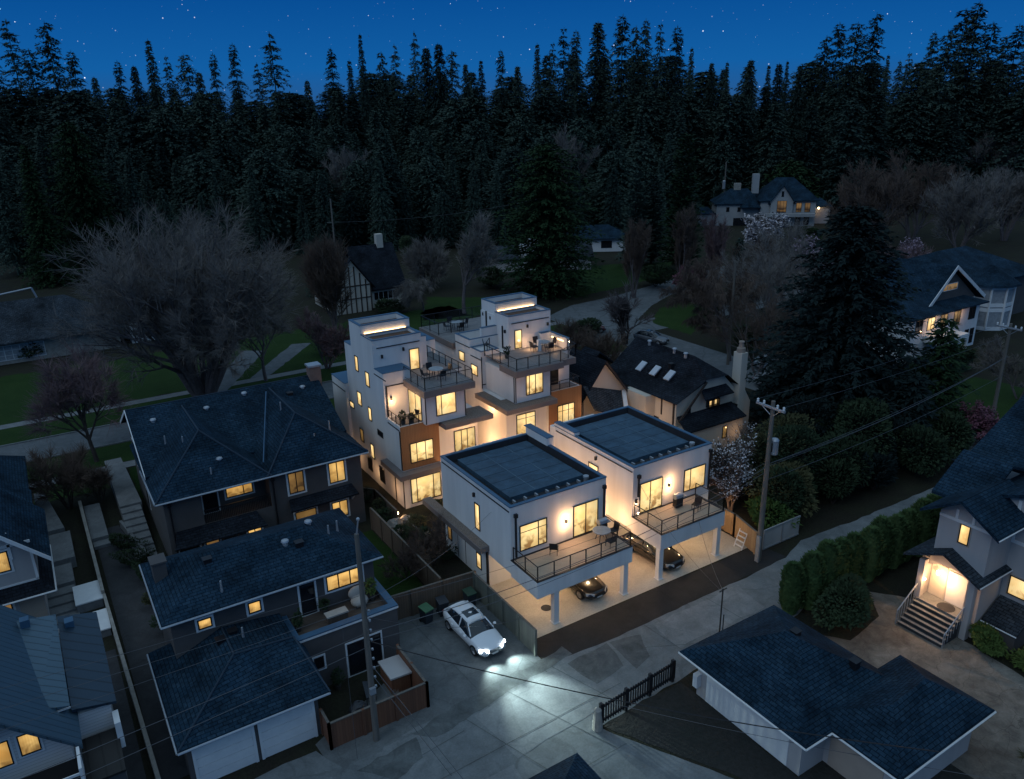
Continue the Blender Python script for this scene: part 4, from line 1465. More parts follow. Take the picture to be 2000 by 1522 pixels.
window(t, 'y-', 32.9, -4.05, -3.3, 4.95, 6.0, 'litamber', (), fr=0.05, trim=0.09)
window(t, 'y-', 32.9, -5.2, -4.35, 4.75, 6.0, 'litamber', (), fr=0.05, trim=0.09)
b = MB()
b.box(-6.9, -2.0, 30.9, 32.85, 3.7, 3.9)
b.box(-6.9, -2.0, 30.86, 30.94, 3.9, 4.6)
b.build('gable_balcony', M['seambrown'], t)
b = MB()
b.box(-2.1, -1.98, 30.8, 32.2, 3.9, 4.95)
b.box(-4.6, -2.1, 30.8, 30.85, 4.62, 4.74)
b.build('balcony_trim', M['white'], t)
b = MB().box(-3.55, -3.15, 40.2, 40.65, 6.4, 6.95)
b.build('skylight', M['cap'], t)
b = MB().box(-1.75, -1.35, 40.2, 40.7, 5.6, 6.15)
b.build('skylight', M['cap'], t)
gutter(t, [(-3.15, 34.25), (-2.03, 34.25)], 5.5, .05)

# ================================================================== right hip roofed garage
t = thing('garage', 'low white garage under an L shaped blue hip roof in the bottom right corner', 'garage', (30, 19, 0))
b = MB()
b.box(26.35, 32.6, 17.3, 24.0, 0, 2.45)
b.box(28.1, 34.5, 13.8, 17.3, 0, 2.45)
b.build('wall', M['greystucco'], t)
b = MB()
hip_pts(b, 25.65, 33.1, 16.65, 24.75, 2.6, (29.6, 20.45, 4.45), (29.6, 21.2, 4.45))
hip_pts(b, 27.5, 35.05, 13.25, 18.1, 2.603, (29.95, 15.4, 3.82), (32.9, 15.6, 3.82))
b.build('roof', M['shingle'], t)
gutter(t, [(25.62, 24.78), (25.62, 16.62), (27.47, 16.62), (27.47, 13.22), (35.08, 13.22)], 2.5, .05, 'white')
gutter(t, [(25.62, 24.78), (33.1, 24.78), (33.1, 18.1), (35.08, 18.1), (35.08, 13.22)], 2.5, .05, 'galv')
MB().fbox('x-', 26.35, 18.0, 23.3, 0.05, 2.25, -.02, .05).build('garage_door', M['white'], t)
MB().fbox('x-', 28.1, 14.3, 17.0, 0.05, 2.2, -.02, .05).build('garage_door', M['beige'], t)
vents(t, [(30.1, 21.0, 4.2, 'box'), (31.3, 18.3, 3.6, 'box')], 6)
b = MB().fbox('y+', 24.0, 26.0, 26.34, 0.7, 1.5, -.3, 0)
b.build('meter_box', M['white'], t)
b = MB()
b.tube((28.6, 24.7, 2.6), (28.6, 24.7, 5.4), .04)
b.tube((28.9, 24.75, 2.6), (28.9, 24.75, 3.6), .03)
b.tube((28.35, 24.7, 5.3), (28.9, 24.7, 5.35), .03)
b.build('service_mast', M['wiredark'], t)

# ================================================================== stucco house with lit porch, right
t = thing('porch_house', 'grey stucco house with a glowing arched porch and steps at the right edge', 'house', (48, 18, 0))
b = MB()
b.box(46.6, 58, 4, 22.0, 0, 7.4)
b.box(45.5, 46.6, 5.0, 18.38, 0, 8.0)
b.sweep([(45.5, 6.0, 8.0), (45.5, 19.6, 8.0), (45.5, 19.6, 8.15), (45.5, 13.0, 10.6), (45.5, 6.4, 8.15)], (3, 0, 0))
b.box(43.0, 46.6, 18.35, 21.35, 3.9, 7.35)
b.sweep([(43.0, 18.35, 7.35), (43.0, 19.85, 8.65), (43.0, 21.35, 7.35)], (3.6, 0, 0))
b.box(43.6, 46.6, 18.4, 22.0, 0, 3.9)
b.box(43.2, 43.6, 18.4, 19.0, 0, 3.9)
b.box(43.2, 43.6, 21.6, 22.0, 0, 3.9)
b.sweep([(43.2, 19.0, 3.45), (43.2, 20.3, 3.95), (43.2, 21.6, 3.45), (43.2, 21.6, 4.05), (43.2, 20.3, 4.9), (43.2, 19.0, 4.05)], (0.4, 0, 0))
b.box(42.6, 43.0, 21.5, 21.85, 1.3, 3.9)
b.box(42.6, 43.0, 18.5, 18.85, 0, 3.9)
b.build('wall', M['greystucco'], t)
b = MB()
gable(b, 'x', 41.9, 46.9, 17.5, 22.0, 7.45, 1.45, 0.18)
b.build('roof', M['shingle'], t)
b = MB()
gable(b, 'x', 42.05, 46.7, 18.0, 22.6, 4.1, 1.15, 0.16)
b.build('roof', M['shingle2'], t)  # porch roof shingle greyer than the rest: porch lamp's tint put into its colour
b = MB()
b.sweep([(44.6, 22.9, 7.5), (47.5, 22.9, 9.5), (47.5, 19.9, 9.5), (44.6, 19.9, 7.5)], (0, 0, -.2))
gable(b, 'x', 45.1, 58, 5.6, 20.4, 8.15, 2.85, .2, mid=13.0)
b.sweep([(47.5, 22.9, 9.5), (49.5, 23.0, 8.7), (49.5, 19.9, 8.7), (47.5, 19.9, 9.5)], (0, 0, -.2))
b.sweep([(49.2, 23.4, 8.6), (55.5, 23.4, 11.6), (55.5, 16, 11.6), (49.2, 16, 8.6)], (0, 0, -.2))
b.build('roof', M['shingle'], t)
b = MB()
for (y, zt_) in ((18.3, 8.5), (17.0, 9.0), (15.7, 9.5), (14.4, 10.0)):
    b.fbox('x-', 45.5, y - .09, y + .09, 6.0, zt_, 0, .06)
b.fbox('x-', 45.5, 5, 18.38, 5.8, 6.0, 0, .06)
b.fbox('x-', 43.0, 18.35, 21.35, 7.0, 7.18, 0, .06)
b.fbox('x-', 43.0, 19.35, 19.5, 7.2, 7.9, 0, .06)
b.fbox('x-', 43.0, 20.3, 20.45, 7.2, 7.8, 0, .06)
b.fbox('x-', 43.2, 19.2, 21.4, 3.95, 4.1, 0, .06)
b.build('timbering', M['white'], t)
window(t, 'x-', 43.0, 19.5, 20.1, 5.75, 7.0, 'lit', (), fr=0.06, trim=0.06, trimmat='beige')
window(t, 'x-', 45.5, 16.0, 18.0, 2.5, 3.75, 'lit', (0.5,), fr=0.06, trim=0.06, trimmat='beige')
window(t, 'x-', 45.5, 14.2, 15.6, 0.1, 1.4, 'glassdark', (0.5,), trim=0.1, name='basement_door')
MB().fbox('x-', 43.6, 19.35, 20.45, 1.32, 3.4, 0, .06).build('front_door', M['white'], t)
MB().fbox('x-', 43.6, 20.55, 21.5, 1.32, 3.5, 0, .05).build('door_panel', M['cream'], t)
b = MB()
b.box(42.5, 43.6, 18.9, 21.6, 0, 1.3)
b.build('porch_floor', M['conc'], t)
b = MB().lathe(42.95, 20.0, [(.5, 1.301), (.5, 1.325)], 16)
b.build('door_mat', M['darkroof'], t)
for k in range(6):
    MB().box(40.85 + k * .28, 41.13 + k * .28, 18.9, 21.6, 0, .2 + k * .19).build('step', M['concdark'], t)
    MB().box(40.82 + k * .28, 41.0 + k * .28, 18.88, 21.62, .2 + k * .19 + .002, .235 + k * .19).build('tread_strip', M['conc'], t)
for y in (18.8, 21.7):
    b = MB()
    b.tube((40.8, y, .95), (42.5, y, 2.2), .04)
    b.tube((40.8, y, .95), (40.8, y, 0), .035)
    b.tube((42.5, y, 2.2), (42.5, y, 1.2), .035)
    for k in range(6):
        b.tube((41.0 + k * .27, y, .9 + k * .2 + .1), (41.0 + k * .27, y, .1 + k * .19), .018)
    b.build('handrail', M['galv'], t)
b = MB()
b.sweep([(43.7, 16.3, 1.1), (43.7, 18.3, 1.1), (45.49, 18.3, 2.1), (45.49, 16.3, 2.1)], (0, 0, .12))
b.build('cellar_hood', M['shingle2'], t)
b = MB()
b.sweep([(43.8, 16.4, 0), (45.49, 16.4, 0), (45.49, 16.4, 2.05), (43.8, 16.4, 1.12)], (0, 1.8, 0))
b.build('cellar_wall', M['char'], t)
gutter(t, [(43.66, 16.3), (43.66, 18.3)], 1.13, .04, 'white')
gutter(t, [(41.9, 17.46), (44.7, 17.46)], 7.4, .04, 'white')
gutter(t, [(42.05, 17.96), (46.3, 17.96)], 4.05, .04, 'white')
b = MB().ell((43.35, 21.0, 3.05), (.12, .12, .17), 10, 6)
e = b.build('porch_lamp', M['bulb'], t, True)
lamp((42.8, 20.5, 2.9), 120, parent=e)
b = MB().ell((42.75, 21.42, 2.6), (.07, .07, .1), 8, 5)
e = b.build('porch_lamp', M['bulb'], t, True)
lamp((42.5, 21.3, 2.6), 16, parent=e)

# ================================================================== cottage with skylights behind the right coach house
t = thing('cottage', 'cream half timbered cottage with three skylights and tall chimney beside the right coach house', 'cottage', (50.5, 51, 0))
b = MB()
b.box(47.2, 54.6, 47.8, 57.5, 0, 4.95)
b.sweep([(47.2, 47.8, 4.95), (54.6, 47.8, 4.95), (53.0, 47.8, 6.5), (51.95, 47.8, 6.55), (50.4, 47.8, 6.5), (47.7, 47.8, 5.3)], (0, 3, 0))
b.box(41.2, 47.2, 53.6, 58.5, 0, 4.6)
b.sweep([(40.9, 53.6, 4.6), (46.3, 53.6, 4.6), (43.4, 53.6, 8.1)], (0, 5, 0))
b.box(46.0, 47.6, 50.6, 53.6, 0, 5.0)
b.box(47.2, 54.3, 46.2, 47.8, 0, 2.6)
b.build('wall', M['cream'], t)
b = MB()
zr, ze = 8.25, 5.05
b.poly([(46.7, 47.3, ze), (50.3, 47.3, 6.65), (51.0, 49.6, zr), (51.0, 57.8, zr), (46.7, 57.8, ze)])
b.poly([(53.1, 47.3, 6.6), (55.0, 47.3, ze), (55.0, 57.8, ze), (51.0, 57.8, zr), (51.0, 49.6, zr)])
b.poly([(50.3, 47.3, 6.65), (53.1, 47.3, 6.6), (51.0, 49.6, zr)])
b.poly([(46.7, 57.8, ze), (51.0, 57.8, zr), (55.0, 57.8, ze)])
b.poly([(46.7, 47.3, ze - .02), (46.7, 57.8, ze - .02), (51, 57.8, zr - .25), (51, 49.6, zr - .25), (50.3, 47.3, 6.5)])
gable(b, 'y', 53.2, 58.4, 40.2, 46.9, 4.2, 4.1, 0.2, mid=43.4)
gable(b, 'y', 58.0, 60.5, 44.5, 48.6, 5.8, 1.6, 0.15)
rf = b.build('roof', M['shingle3'], t)
for (x, y) in ((48.6, 54.2), (48.65, 52.3), (48.7, 50.4)):
    zz = ze + (x - 46.7) / 4.3 * (zr - ze)
    b = MB()
    s = (zr - ze) / 4.3
    b.sweep([(x - .45, y - .35, zz - .45 * s + .02), (x + .45, y - .35, zz + .45 * s + .02), (x + .45, y + .35, zz + .45 * s + .02), (x - .45, y + .35, zz - .45 * s + .02)], (-.06, 0, .1))
    b.build('skylight', plain('skylight_dome', (0.5, 0.55, 0.62), None, 1, 0.3), rf)
vents(t, [(50.9, 52.2, 8.2, 'cap'), (50.8, 50.6, 8.15, 'cap'), (50.8, 55.6, 8.2, 'cap'), (49.6, 51.2, 7.2, 'box')], 9)
b = MB()
b.box(54.6, 55.4, 47.2, 48.2, 0, 8.4)
b.box(54.6, 56.3, 47.25, 48.15, 0, 3.4)
b.sweep([(55.4, 47.25, 3.4), (56.3, 47.25, 3.4), (55.4, 47.25, 4.8)], (0, .9, 0))
ch = b.build('chimney', M['cream'], t)
MB().lathe(55.0, 47.7, [(.42, 8.4), (.4, 8.8), (.25, 8.9), (.22, 9.3), (.28, 9.32), (.26, 9.45)], 12).build('chimney_pot', plain('clay_pot', (0.30, 0.24, 0.20), None, 2, 0.9), ch)
b = MB()
b.sweep([(47.3, 47.79, 3.5), (54.3, 47.79, 3.5), (54.5, 46.0, 2.6), (46.9, 46.0, 2.6)], (0, 0, .12))
b.build('pent_roof', M['shingle3'], t)
b = MB()
b.sweep([(50.3, 47.3, 6.5), (47.1, 47.3, 3.3), (47.3, 47.3, 3.15), (50.5, 47.3, 6.4)], (0, .1, 0))
b.fbox('x-', 47.2, 48.0, 48.2, 2.6, 4.9, 0, .06)
b.fbox('x-', 47.2, 49.6, 49.75, 3.3, 4.9, 0, .06)
b.sweep([(46.3, 53.1, 4.3), (43.4, 53.1, 8.0), (43.4, 53.1, 8.25), (46.55, 53.1, 4.3)], (0, .1, 0))
b.build('timbering', M['barkdark'], t)
b = MB()
b.sweep([(41.0, 53.55, 6.1), (45.6, 53.55, 4.7), (44.2, 51.4, 3.3), (40.9, 51.6, 4.4)], (0, 0, .14))
b.build('porch_roof', M['shingle2'], t)
b = MB()
b.sweep([(45.62, 53.5, 4.72), (46.1, 53.5, 4.72), (44.7, 51.3, 3.3), (44.2, 51.3, 3.3)], (0, 0, .17))
b.build('barge_board', M['white'], t)
b = MB()
b.sweep([(50.2, 47.79, 5.5), (53.4, 47.79, 5.5), (53.6, 46.9, 4.85), (49.9, 46.9, 4.85)], (0, 0, .1))
b.build('window_hood', M['shingle3'], t)
window(t, 'y-', 47.8, 50.95, 52.4, 3.75, 4.5, 'lit', (0.5,), fr=0.09, d=.35)
window(t, 'y-', 47.8, 48.6, 49.0, 3.6, 4.2, 'glassdark')
window(t, 'y-', 46.2, 51.6, 52.2, 1.0, 2.2, 'litdim')
b = MB().fbox('x-', 47.2, 50.0, 52.2, .1, 2.9, 0, .05)
b.build('garden_door', M['glassdark'], t)
lamp((45.2, 49.5, 3.2), 28, parent=t)
lamp((43.0, 51.5, 6.8), 14, parent=t)
lamp((53.2, 45.2, 1.4), 9, parent=t)

# ================================================================== houses farther off (built in their own axes, then turned)
def far_thing(name, label, cat):
    return thing(name, label, cat, (0, 0, 0))


t = far_thing('mansion', 'large pale mansion with two chimneys and a pointed gable under the forest, upper right', 'mansion')
b = MB()
b.box(-13, -2, 0, 9, 0, 5.6)
b.box(-2, 12, -1.5, 9, 0, 6.6)
b.sweep([(0.2, -2.2, 6.2), (6.2, -2.2, 6.2), (3.2, -2.2, 10.4)], (0, 4, 0))
b.box(0.4, 6.0, -2.2, -1.5, 0, 6.2)
b.box(-1, 11.5, -3.6, -2.25, 2.6, 3.4)
b.box(-21, -13, 1, 6, 0, 3)
b.box(13, 17, 3, 9, 0, 4.5)
b.build('wall', M['greycream'], t)
b = MB()
hip_pts(b, -13.6, -1.5, -.6, 9.6, 5.7, (-9, 4.5, 9.2), (-4.5, 4.5, 9.2))
hip_pts(b, -2.6, 12.8, -2.1, 9.6, 6.6, (2.5, 4.0, 12.0), (7.0, 4.0, 12.0))
gable(b, 'y', -2.6, 3.0, -0.2, 6.6, 5.9, 4.7, .2)
hip_pts(b, -7, -2, -2.2, 3, 5.0, (-4.5, .2, 7.6), (-4.5, 1.2, 7.6))
hip_pts(b, -21.4, -13, .6, 6.4, 3.1, (-19, 3.5, 4.6), (-15, 3.5, 4.6))
hip_pts(b, 12.8, 17.5, 2.6, 9.4, 4.5, (15, 5, 6.4), (15, 7, 6.4))
rf = b.build('roof', M['shingle'], t)
b = MB()
b.box(-3.6, -1.9, 3.2, 4.6, 8, 13.0)
b.build('chimney', M['greycream'], rf)
b = MB()
b.box(-8.2, -6.4, 4.0, 5.0, 8, 10.6)
b.build('chimney', M['stone'], rf)
window(t, 'y-', -2.2, 2.0, 4.4, 3.6, 6.6, 'litfaint', (0.33, 0.66))
window(t, 'y-', -2.2, 2.9, 3.5, 7.6, 9.0, 'glassdark')
for a in (7.0, 9.2):
    window(t, 'y-', -1.5, a, a + 1.4, 3.6, 6.0, 'litfaint', (0.5,))
    window(t, 'y-', -1.5, a, a + 1.4, 0.2, 2.4, 'glassdark', (0.5,), name='french_door')
for a in (-10.5, -7.6):
    window(t, 'y-', 0, a, a + .8, 3.6, 4.8, 'glassdark')
b = MB()
b.fbox('y-', 0, -8.5, -4.2, 0, 2.0, -.02, .05)
b.build('arched_door', M['glassdark'], t)
e = MB().ell((13.6, 1.6, 4.2), (.25, .25, .25), 8, 5)
e = e.build('wall_lamp', M['bulb'], t, True)
lamp((13.6, 1.2, 4.0), 26, parent=e)
place(t, (168.6, 141.5, 0), rad(-38))

t = far_thing('tudor_house', 'half timbered house with a very steep dark roof, behind the left tower house', 'house')
b = MB()
b.box(40.5, 52.6, 118, 127, 0, 3.2)
b.box(40.3, 46.6, 116.8, 118, 0, 4.2)
b.sweep([(40.3, 116.8, 4.2), (46.6, 116.8, 4.2), (43.45, 116.8, 8.4)], (0, 5, 0))
b.build('wall', M['cream'], t)
b = MB()
gable(b, 'x', 45.0, 53.2, 117.4, 127.6, 3.1, 6.5, .2)
gable(b, 'y', 116.4, 122, 39.7, 47.2, 3.8, 5.0, .2)
rf = b.build('roof', M['shingle3'], t)
MB().box(50.3, 51.4, 122.0, 123.0, 8, 11.2).build('chimney', M['cream'], rf)
b = MB()
for x in (40.3, 41.2, 42.1, 42.95, 43.8, 44.7, 45.6, 46.4):
    b.fbox('y-', 116.8, x, x + .2, 0, 4.2, 0, .06)
for x, z in ((41.2, 5.2), (42.1, 6.3), (42.95, 7.4), (43.8, 7.4), (44.7, 6.3), (45.6, 5.2)):
    b.fbox('y-', 116.8, x, x + .2, 4.4, z, 0, .06)
b.fbox('y-', 116.8, 40.3, 46.6, 4.2, 4.4, 0, .06)
b.fbox('y-', 116.8, 40.3, 46.6, 2.2, 2.36, 0.061, .08)
b.build('timbering', M['barkdark'], t)
window(t, 'y-', 118, 47.4, 51.6, 1.2, 2.6, 'glassdark', (0.2, 0.4, 0.6, 0.8), frame='white')

t = far_thing('corner_house', 'white house with grey gable and lit upper rooms half hidden by the big dark spruce', 'house')
b = MB()
b.box(88, 103, 51, 60, 0, 6.0)
b.sweep([(94.5, 53.5, 6), (104, 53.5, 6), (98, 53.5, 10.2)], (0, 8, 0))
b.build('wall', M['white'], t)
b = MB()
b.sweep([(93.8, 52.5, 6.0), (104.4, 52.5, 6.0), (98, 52.5, 10.2)], (0, .05, 0))
b.build('gable_wall', M['char'], t)
b = MB()
hip_pts(b, 87.2, 103.8, 50.3, 60.8, 5.8, (92.5, 55.5, 7.6), (98.5, 55.5, 7.6))
gable(b, 'y', 52.0, 64, 92.8, 105.6, 5.9, 4.8, .25, mid=98)
b.build('roof', M['shingle'], t)
b = MB()
b.sweep([(92.8, 51.9, 5.7), (98, 51.9, 10.4), (98, 51.9, 10.85), (92.6, 51.9, 6.1)], (0, .09, 0))
b.sweep([(105.6, 51.9, 5.7), (98, 51.9, 10.4), (98, 51.9, 10.85), (105.8, 51.9, 6.1)], (0, .09, 0))
b.build('barge_board', M['white'], t)
window(t, 'y-', 52.5, 96.4, 99.6, 7.6, 8.5, 'litfar', (0.3,), frame='white')
for (a, p) in ((89.0, 'glassdark'), (91.5, 'lit'), (94.2, 'litfar'), (97.2, 'litfar'), (100.6, 'glassdark')):
    window(t, 'y-', 51, a, a + 1.5, 3.7, 5.3, p, (0.5,))
for a in (95.2, 98.2, 100.4, 101.6):
    window(t, 'y-', 51, a, a + .9, .4, 2.4, 'glassdark')
b = MB()
b.box(91, 96.5, 48.4, 50.95, 2.4, 3.2)
b.box(91, 91.3, 48.4, 48.7, 0, 2.4)
b.box(96.2, 96.5, 48.4, 48.7, 0, 2.4)
b.build('balcony', M['white'], t)
for z in (3.2, 5.0):
    lamp((92.4, 49.8, z), 30, parent=t)
lamp((98.4, 50.2, 4.8), 16, parent=t)

t = far_thing('bay_house', 'dark house with round white bay windows at the right picture edge', 'house')
b = MB()
b.box(107, 126, 56, 70, 0, 6.2)
b.build('wall', M['char'], t)
b = MB()
b.lathe(113.5, 55.6, [(3.2, 0), (3.2, 6.2)], 10)
b.build('bay', M['curtain'], t)
b = MB()
for z in (0.0, 2.6, 3.3, 5.7):
    b.lathe(113.5, 55.6, [(3.3, z), (3.3, z + .5)], 10)
for k in range(10):
    a = 2 * math.pi * k / 10
    b.tube((113.5 + 3.25 * math.cos(a), 55.6 + 3.25 * math.sin(a), 0.3), (113.5 + 3.25 * math.cos(a), 55.6 + 3.25 * math.sin(a), 6.1), .16)
b.build('bay_trim', M['white'], t)
b = MB()
hip_pts(b, 106, 127, 55, 71, 6.2, (113, 63, 9.6), (120, 63, 9.6))
b.lathe(113.5, 55.6, [(4.0, 6.15), (3.9, 6.35), (.2, 8.6)], 10)
b.build('roof', M['shingle'], t)

t = far_thing('long_house', 'long low house with a wide grey roof at the left picture edge beyond the street', 'house')
b = MB()
b.box(-30, 9.5, 118, 127, 0, 3.0)
b.build('wall', M['stone'], t)
b = MB()
hip_pts(b, -31, 10.5, 117, 128, 3.0, (-24, 122.5, 7.4), (4, 122.5, 7.4))
b.build('roof', M['shingle2'], t)
window(t, 'y-', 118, -6.0, 0.4, 0.5, 2.5, 'curtain', (.14, .28, .42, .56, .7, .84), (.33, .66), frame='white')
b = MB()
b.tube((-8, 126, 7.2), (0.4, 126, 8.2), .12)
b.tube((0.4, 126, 8.2), (0.8, 126, 6.8), .14)
b.build('roof_pipe', M['galv'], t)

t = far_thing('white_gable_house', 'small white gabled house glimpsed through the big bare tree', 'house')
b = MB()
b.box(11.0, 20.5, 119, 126, 0, 3.4)
b.sweep([(11.0, 119, 3.4), (20.5, 119, 3.4), (15.7, 119, 6.4)], (0, 6, 0))
b.build('wall', M['white'], t)
b = MB()
gable(b, 'y', 119.4, 126.5, 10.4, 21.1, 3.3, 3.4, .2)
b.build('roof', M['shingle2'], t)
window(t, 'y-', 119, 13.0, 14.6, .6, 2.4, 'glassdark', (.5,))
window(t, 'y-', 119, 16.8, 18.4, .6, 2.4, 'glassdark', (.5,))

x, y = ground_at(1165, 492)
t = far_thing('bungalow', 'white bungalow with a flat blue roof peeking out right of the big rounded conifer', 'house')
b = MB()
b.box(-7, 7, 0, 8, 0, 3.0)
b.build('wall', M['white'], t)
b = MB()
hip_pts(b, -7.8, 7.8, -.8, 8.8, 3.0, (-3, 4, 5.4), (3, 4, 5.4))
b.build('roof', M['shingle'], t)
window(t, 'y-', 0, 1, 3.4, .8, 2.4, 'glassdark', (.5,))
place(t, (x, y, 0), rad(-32))
x, y = ground_at(1042, 530)
t = far_thing('arched_garden_house', 'pale house front with a rounded gable partly behind the big rounded conifer', 'house')
b = MB()
b.sweep([(-2.8, 0, 0), (2.8, 0, 0), (2.8, 0, 3.2), (2.3, 0, 4.6), (1.2, 0, 5.5), (0, 0, 5.8), (-1.2, 0, 5.5), (-2.3, 0, 4.6), (-2.8, 0, 3.2)], (0, 5, 0))
b.build('wall', M['white'], t)
b = MB()
gable(b, 'x', 2.85, 12, -.5, 6, 2.6, 2.2, .2)
gable(b, 'x', -10, -2.85, -.5, 6, 2.6, 2.2, .2)
b.build('roof', M['shingle2'], t)
b = MB()
b.box(2.85, 11.5, 0, 5.5, 0, 2.6)
b.box(-9.5, -2.85, 0, 5.5, 0, 2.6)
b.build('side_wall', M['greystucco'], t)
window(t, 'y-', 0, -1.2, 1.2, .8, 2.6, 'glassdark', (.5,))
place(t, (x, y, 0), rad(-28))
x, y = ground_at(1885, 345)
t = far_thing('hillside_house', 'tiny white house among the trees far up at the right', 'house')
MB().box(-4, 4, 0, 6, 0, 7).build('wall', M['white'], t)
b = MB()
gable(b, 'x', -4.6, 4.6, -.7, 6.7, 7, 3, .25)
b.build('roof', M['shingle'], t)
window(t, 'y-', 0, -2, 2, 3.8, 5.6, 'glassdark', (.5,))
place(t, (x, y, 0), rad(-40))
t = far_thing('lane_shed', 'blue shingled shed roof poking in at the bottom edge of the picture', 'shed')
MB().box(12.6, 16.6, 18.2, 21.9, 0, 2.4).build('wall', M['greystucco'], t)
b = MB()
hip_pts(b, 12.2, 17.0, 17.8, 22.3, 2.4, (14.4, 20.4, 3.5), (14.8, 20.4, 3.5))
b.build('roof', M['shingle'], t)

# ================================================================== poles and wires
def utility_pole(label, x, y, h, r=.17, arms=True, trans=None, group='utility poles along the lane and street'):
    t = thing('utility_pole', label, 'utility pole', (x, y, 0), group)
    MB().tube((x, y, -.2), (x, y, h), r, r * .62, 12).build('pole', M['pole'], t)
    if arms:
        b = MB()
        b.box(x - .3, x - .17, y - 1.15, y + 1.15, h - .45, h - .32)
        b.tube((x - .22, y - .8, h - .42), (x, y, h - 1.1), .025)
        b.tube((x - .22, y + .8, h - .42), (x, y, h - 1.1), .025)
        a = b.build('crossarm', M['galv'], t)
        for k in (-1.05, -.55, .55, 1.05):
            i = MB().lathe(x - .235, y + k, [(.05, h - .32), (.09, h - .25), (.05, h - .18), (.09, h - .12), (.03, h - .05)], 8)
            i.build('insulator', M['white'], a)
    if trans:
        z = trans
        b = MB().lathe(x + .42, y - .1, [(.24, z - .55), (.26, z - .5), (.26, z + .45), (.28, z + .46), (.2, z + .58), (.04, z + .62)], 14)
        c = b.build('transformer', M['galv'], t, False)
        MB().box(x + .1, x + .3, y - .16, y - .04, z - .3, z + .3).build('bracket', M['trimdark'], c)
    return t


P1 = utility_pole('old wooden pole standing at the stained board fence', 10.5, 30.55, 11.9, .175, False)
b = MB()
b.tube((10.5, 30.55, 11.85), (10.62, 30.5, 12.6), .035)
b.ell((10.62, 30.5, 12.65), (.09, .09, .09), 8, 5)
b.build('pole_pin', M['galv'], P1)
b = MB()
for k in range(9):
    z = 3.2 + k * .55
    b.box(10.68, 10.78, 30.5, 30.6, z, z + .1)
b.box(10.3, 10.6, 30.2, 30.36, 3.1, 3.45)
b.build('pole_hardware', M['galv'], P1)
P2 = utility_pole('wooden pole carrying a grey transformer can beside the right carport', 39.5, 31.25, 11.9, .21, True, 8.6)
MB().box(39.2, 39.34, 31.0, 31.3, 0, 2.0).build('cable_guard', M['galv'], P2)
P3 = utility_pole('wooden pole with crossarms by the street on the far right', 76.0, 34.6, 10.6, .2, True)
x, y = ground_at(714, 600)
P4 = utility_pole('tall thin pole rising behind the steep roofed timbered house', x, y + 12, 16.5, .2, False)
b = MB()
b.box(x - 1.0, x + .1, y + 11.9, y + 12.0, 12.5, 12.65)
b.build('side_arm', M['pole'], P4)
x, y = ground_at(1411, 425)
P5 = utility_pole('distant pole left of the mansion', x, y, height_at((x, y), 1412, 316), .28, False, None)
MB().lathe(x - .9, y - .5, [(.35, 8), (.45, 8.1), (.45, 10.2), (.3, 10.4)], 8).build('transformer', M['galv'], P5)
x, y = ground_at(1410, 715)
P6 = utility_pole('slim dark pole beside the weeping tree behind the cottage', x + 1, y, 12.8, .19, False)


def cable(label, a, c, sag, r=.02, m='wire', group='overhead lines'):
    n = 14
    pts = []
    for i in range(n + 1):
        q = i / n
        pts.append((a[0] + (c[0] - a[0]) * q, a[1] + (c[1] - a[1]) * q, a[2] + (c[2] - a[2]) * q - sag * 4 * q * (1 - q)))
    o = MB().path(pts, r * .72, 5).build('overhead_wire', M[m])
    return tag(o, label, 'wire', group)


for k, (dy, z2, z3, s) in enumerate(((-.3, 9.2, 8.7, .5), (.1, 8.9, 8.4, .7), (.3, 8.6, 8.1, .6))):
    cable(('uppermost', 'middle', 'third')[k] + ' of the cables running from the transformer pole to the far right pole', (39.5, 31.25 + dy, z2 - 1.6), (76, 34.6 + dy, z3 - 1.2), s)
cable('lowest single cable below the bunch from the transformer pole to the far right pole', (39.5, 31.25, 6.2), (76, 34.6, 5.4), .5)
cable('thin high wire from the crossarm of the transformer pole past the dark spruce', (39.3, 32.3, 11.8), (76, 35.6, 10.3), .3, .014)
cable('second thin high wire from the crossarm of the transformer pole past the dark spruce', (39.3, 30.2, 11.8), (76, 33.5, 10.3), .3, .014)
cable('thick cable bundle from the transformer pole across the carports to the old pole', (39.5, 31.25, 7.2), (10.6, 30.6, 6.4), 1.1, .028)
cable('upper thin line from the transformer pole across both white balconies', (39.5, 31.2, 7.6), (10.6, 30.5, 8.1), 1.0, .014)
cable('lower line from the transformer pole over the carport roofs to the old pole', (39.5, 31.3, 6.8), (10.6, 30.6, 5.9), 1.2, .02)
cable('service line from the right white coach house down to the mast on the garage', (35.5, 33.3, 3.6), (28.6, 24.7, 5.3), .4, .016)
cable('second service line reaching the mast on the garage', (32.2, 35.9, 6.4), (28.6, 24.75, 5.2), .6, .013)
cable('black cable crossing the lit lane to the lower right', (10.6, 30.5, 6.0), (27.5, 12.0, 5.2), .6, .035, 'wiredark')
cable('pale line crossing the bare yard to the garage', (20.9, 25.1, 1.3), (35.0, 6.0, 3.2), .4, .016)
for k, z in enumerate((6.5, 5.7)):
    cable(('higher', 'lower')[k] + ' of the two lines crossing the garage roof to the left edge', (10.4, 30.5, z), (-30, 29.5 - k, z - .2), .4, .02)
for k, (z, e) in enumerate(((9.2, 8.2), (8.6, 7.6), (8.0, 7.0))):
    cable(('top', 'middle', 'bottom')[k] + ' of three thin lines above the side path left of the charcoal coach house', (10.4, 30.6, z), (-30, 36.5 - k * 1.4, e), .3, .013)
cable('guy wire slanting from the old pole to the lane', (10.5, 30.5, 4.2), (12.6, 26.4, 0.0), 0, .022)
cable('second guy wire slanting from the old pole to the lane', (10.5, 30.5, 4.8), (13.0, 25.2, 0.0), 0, .022)
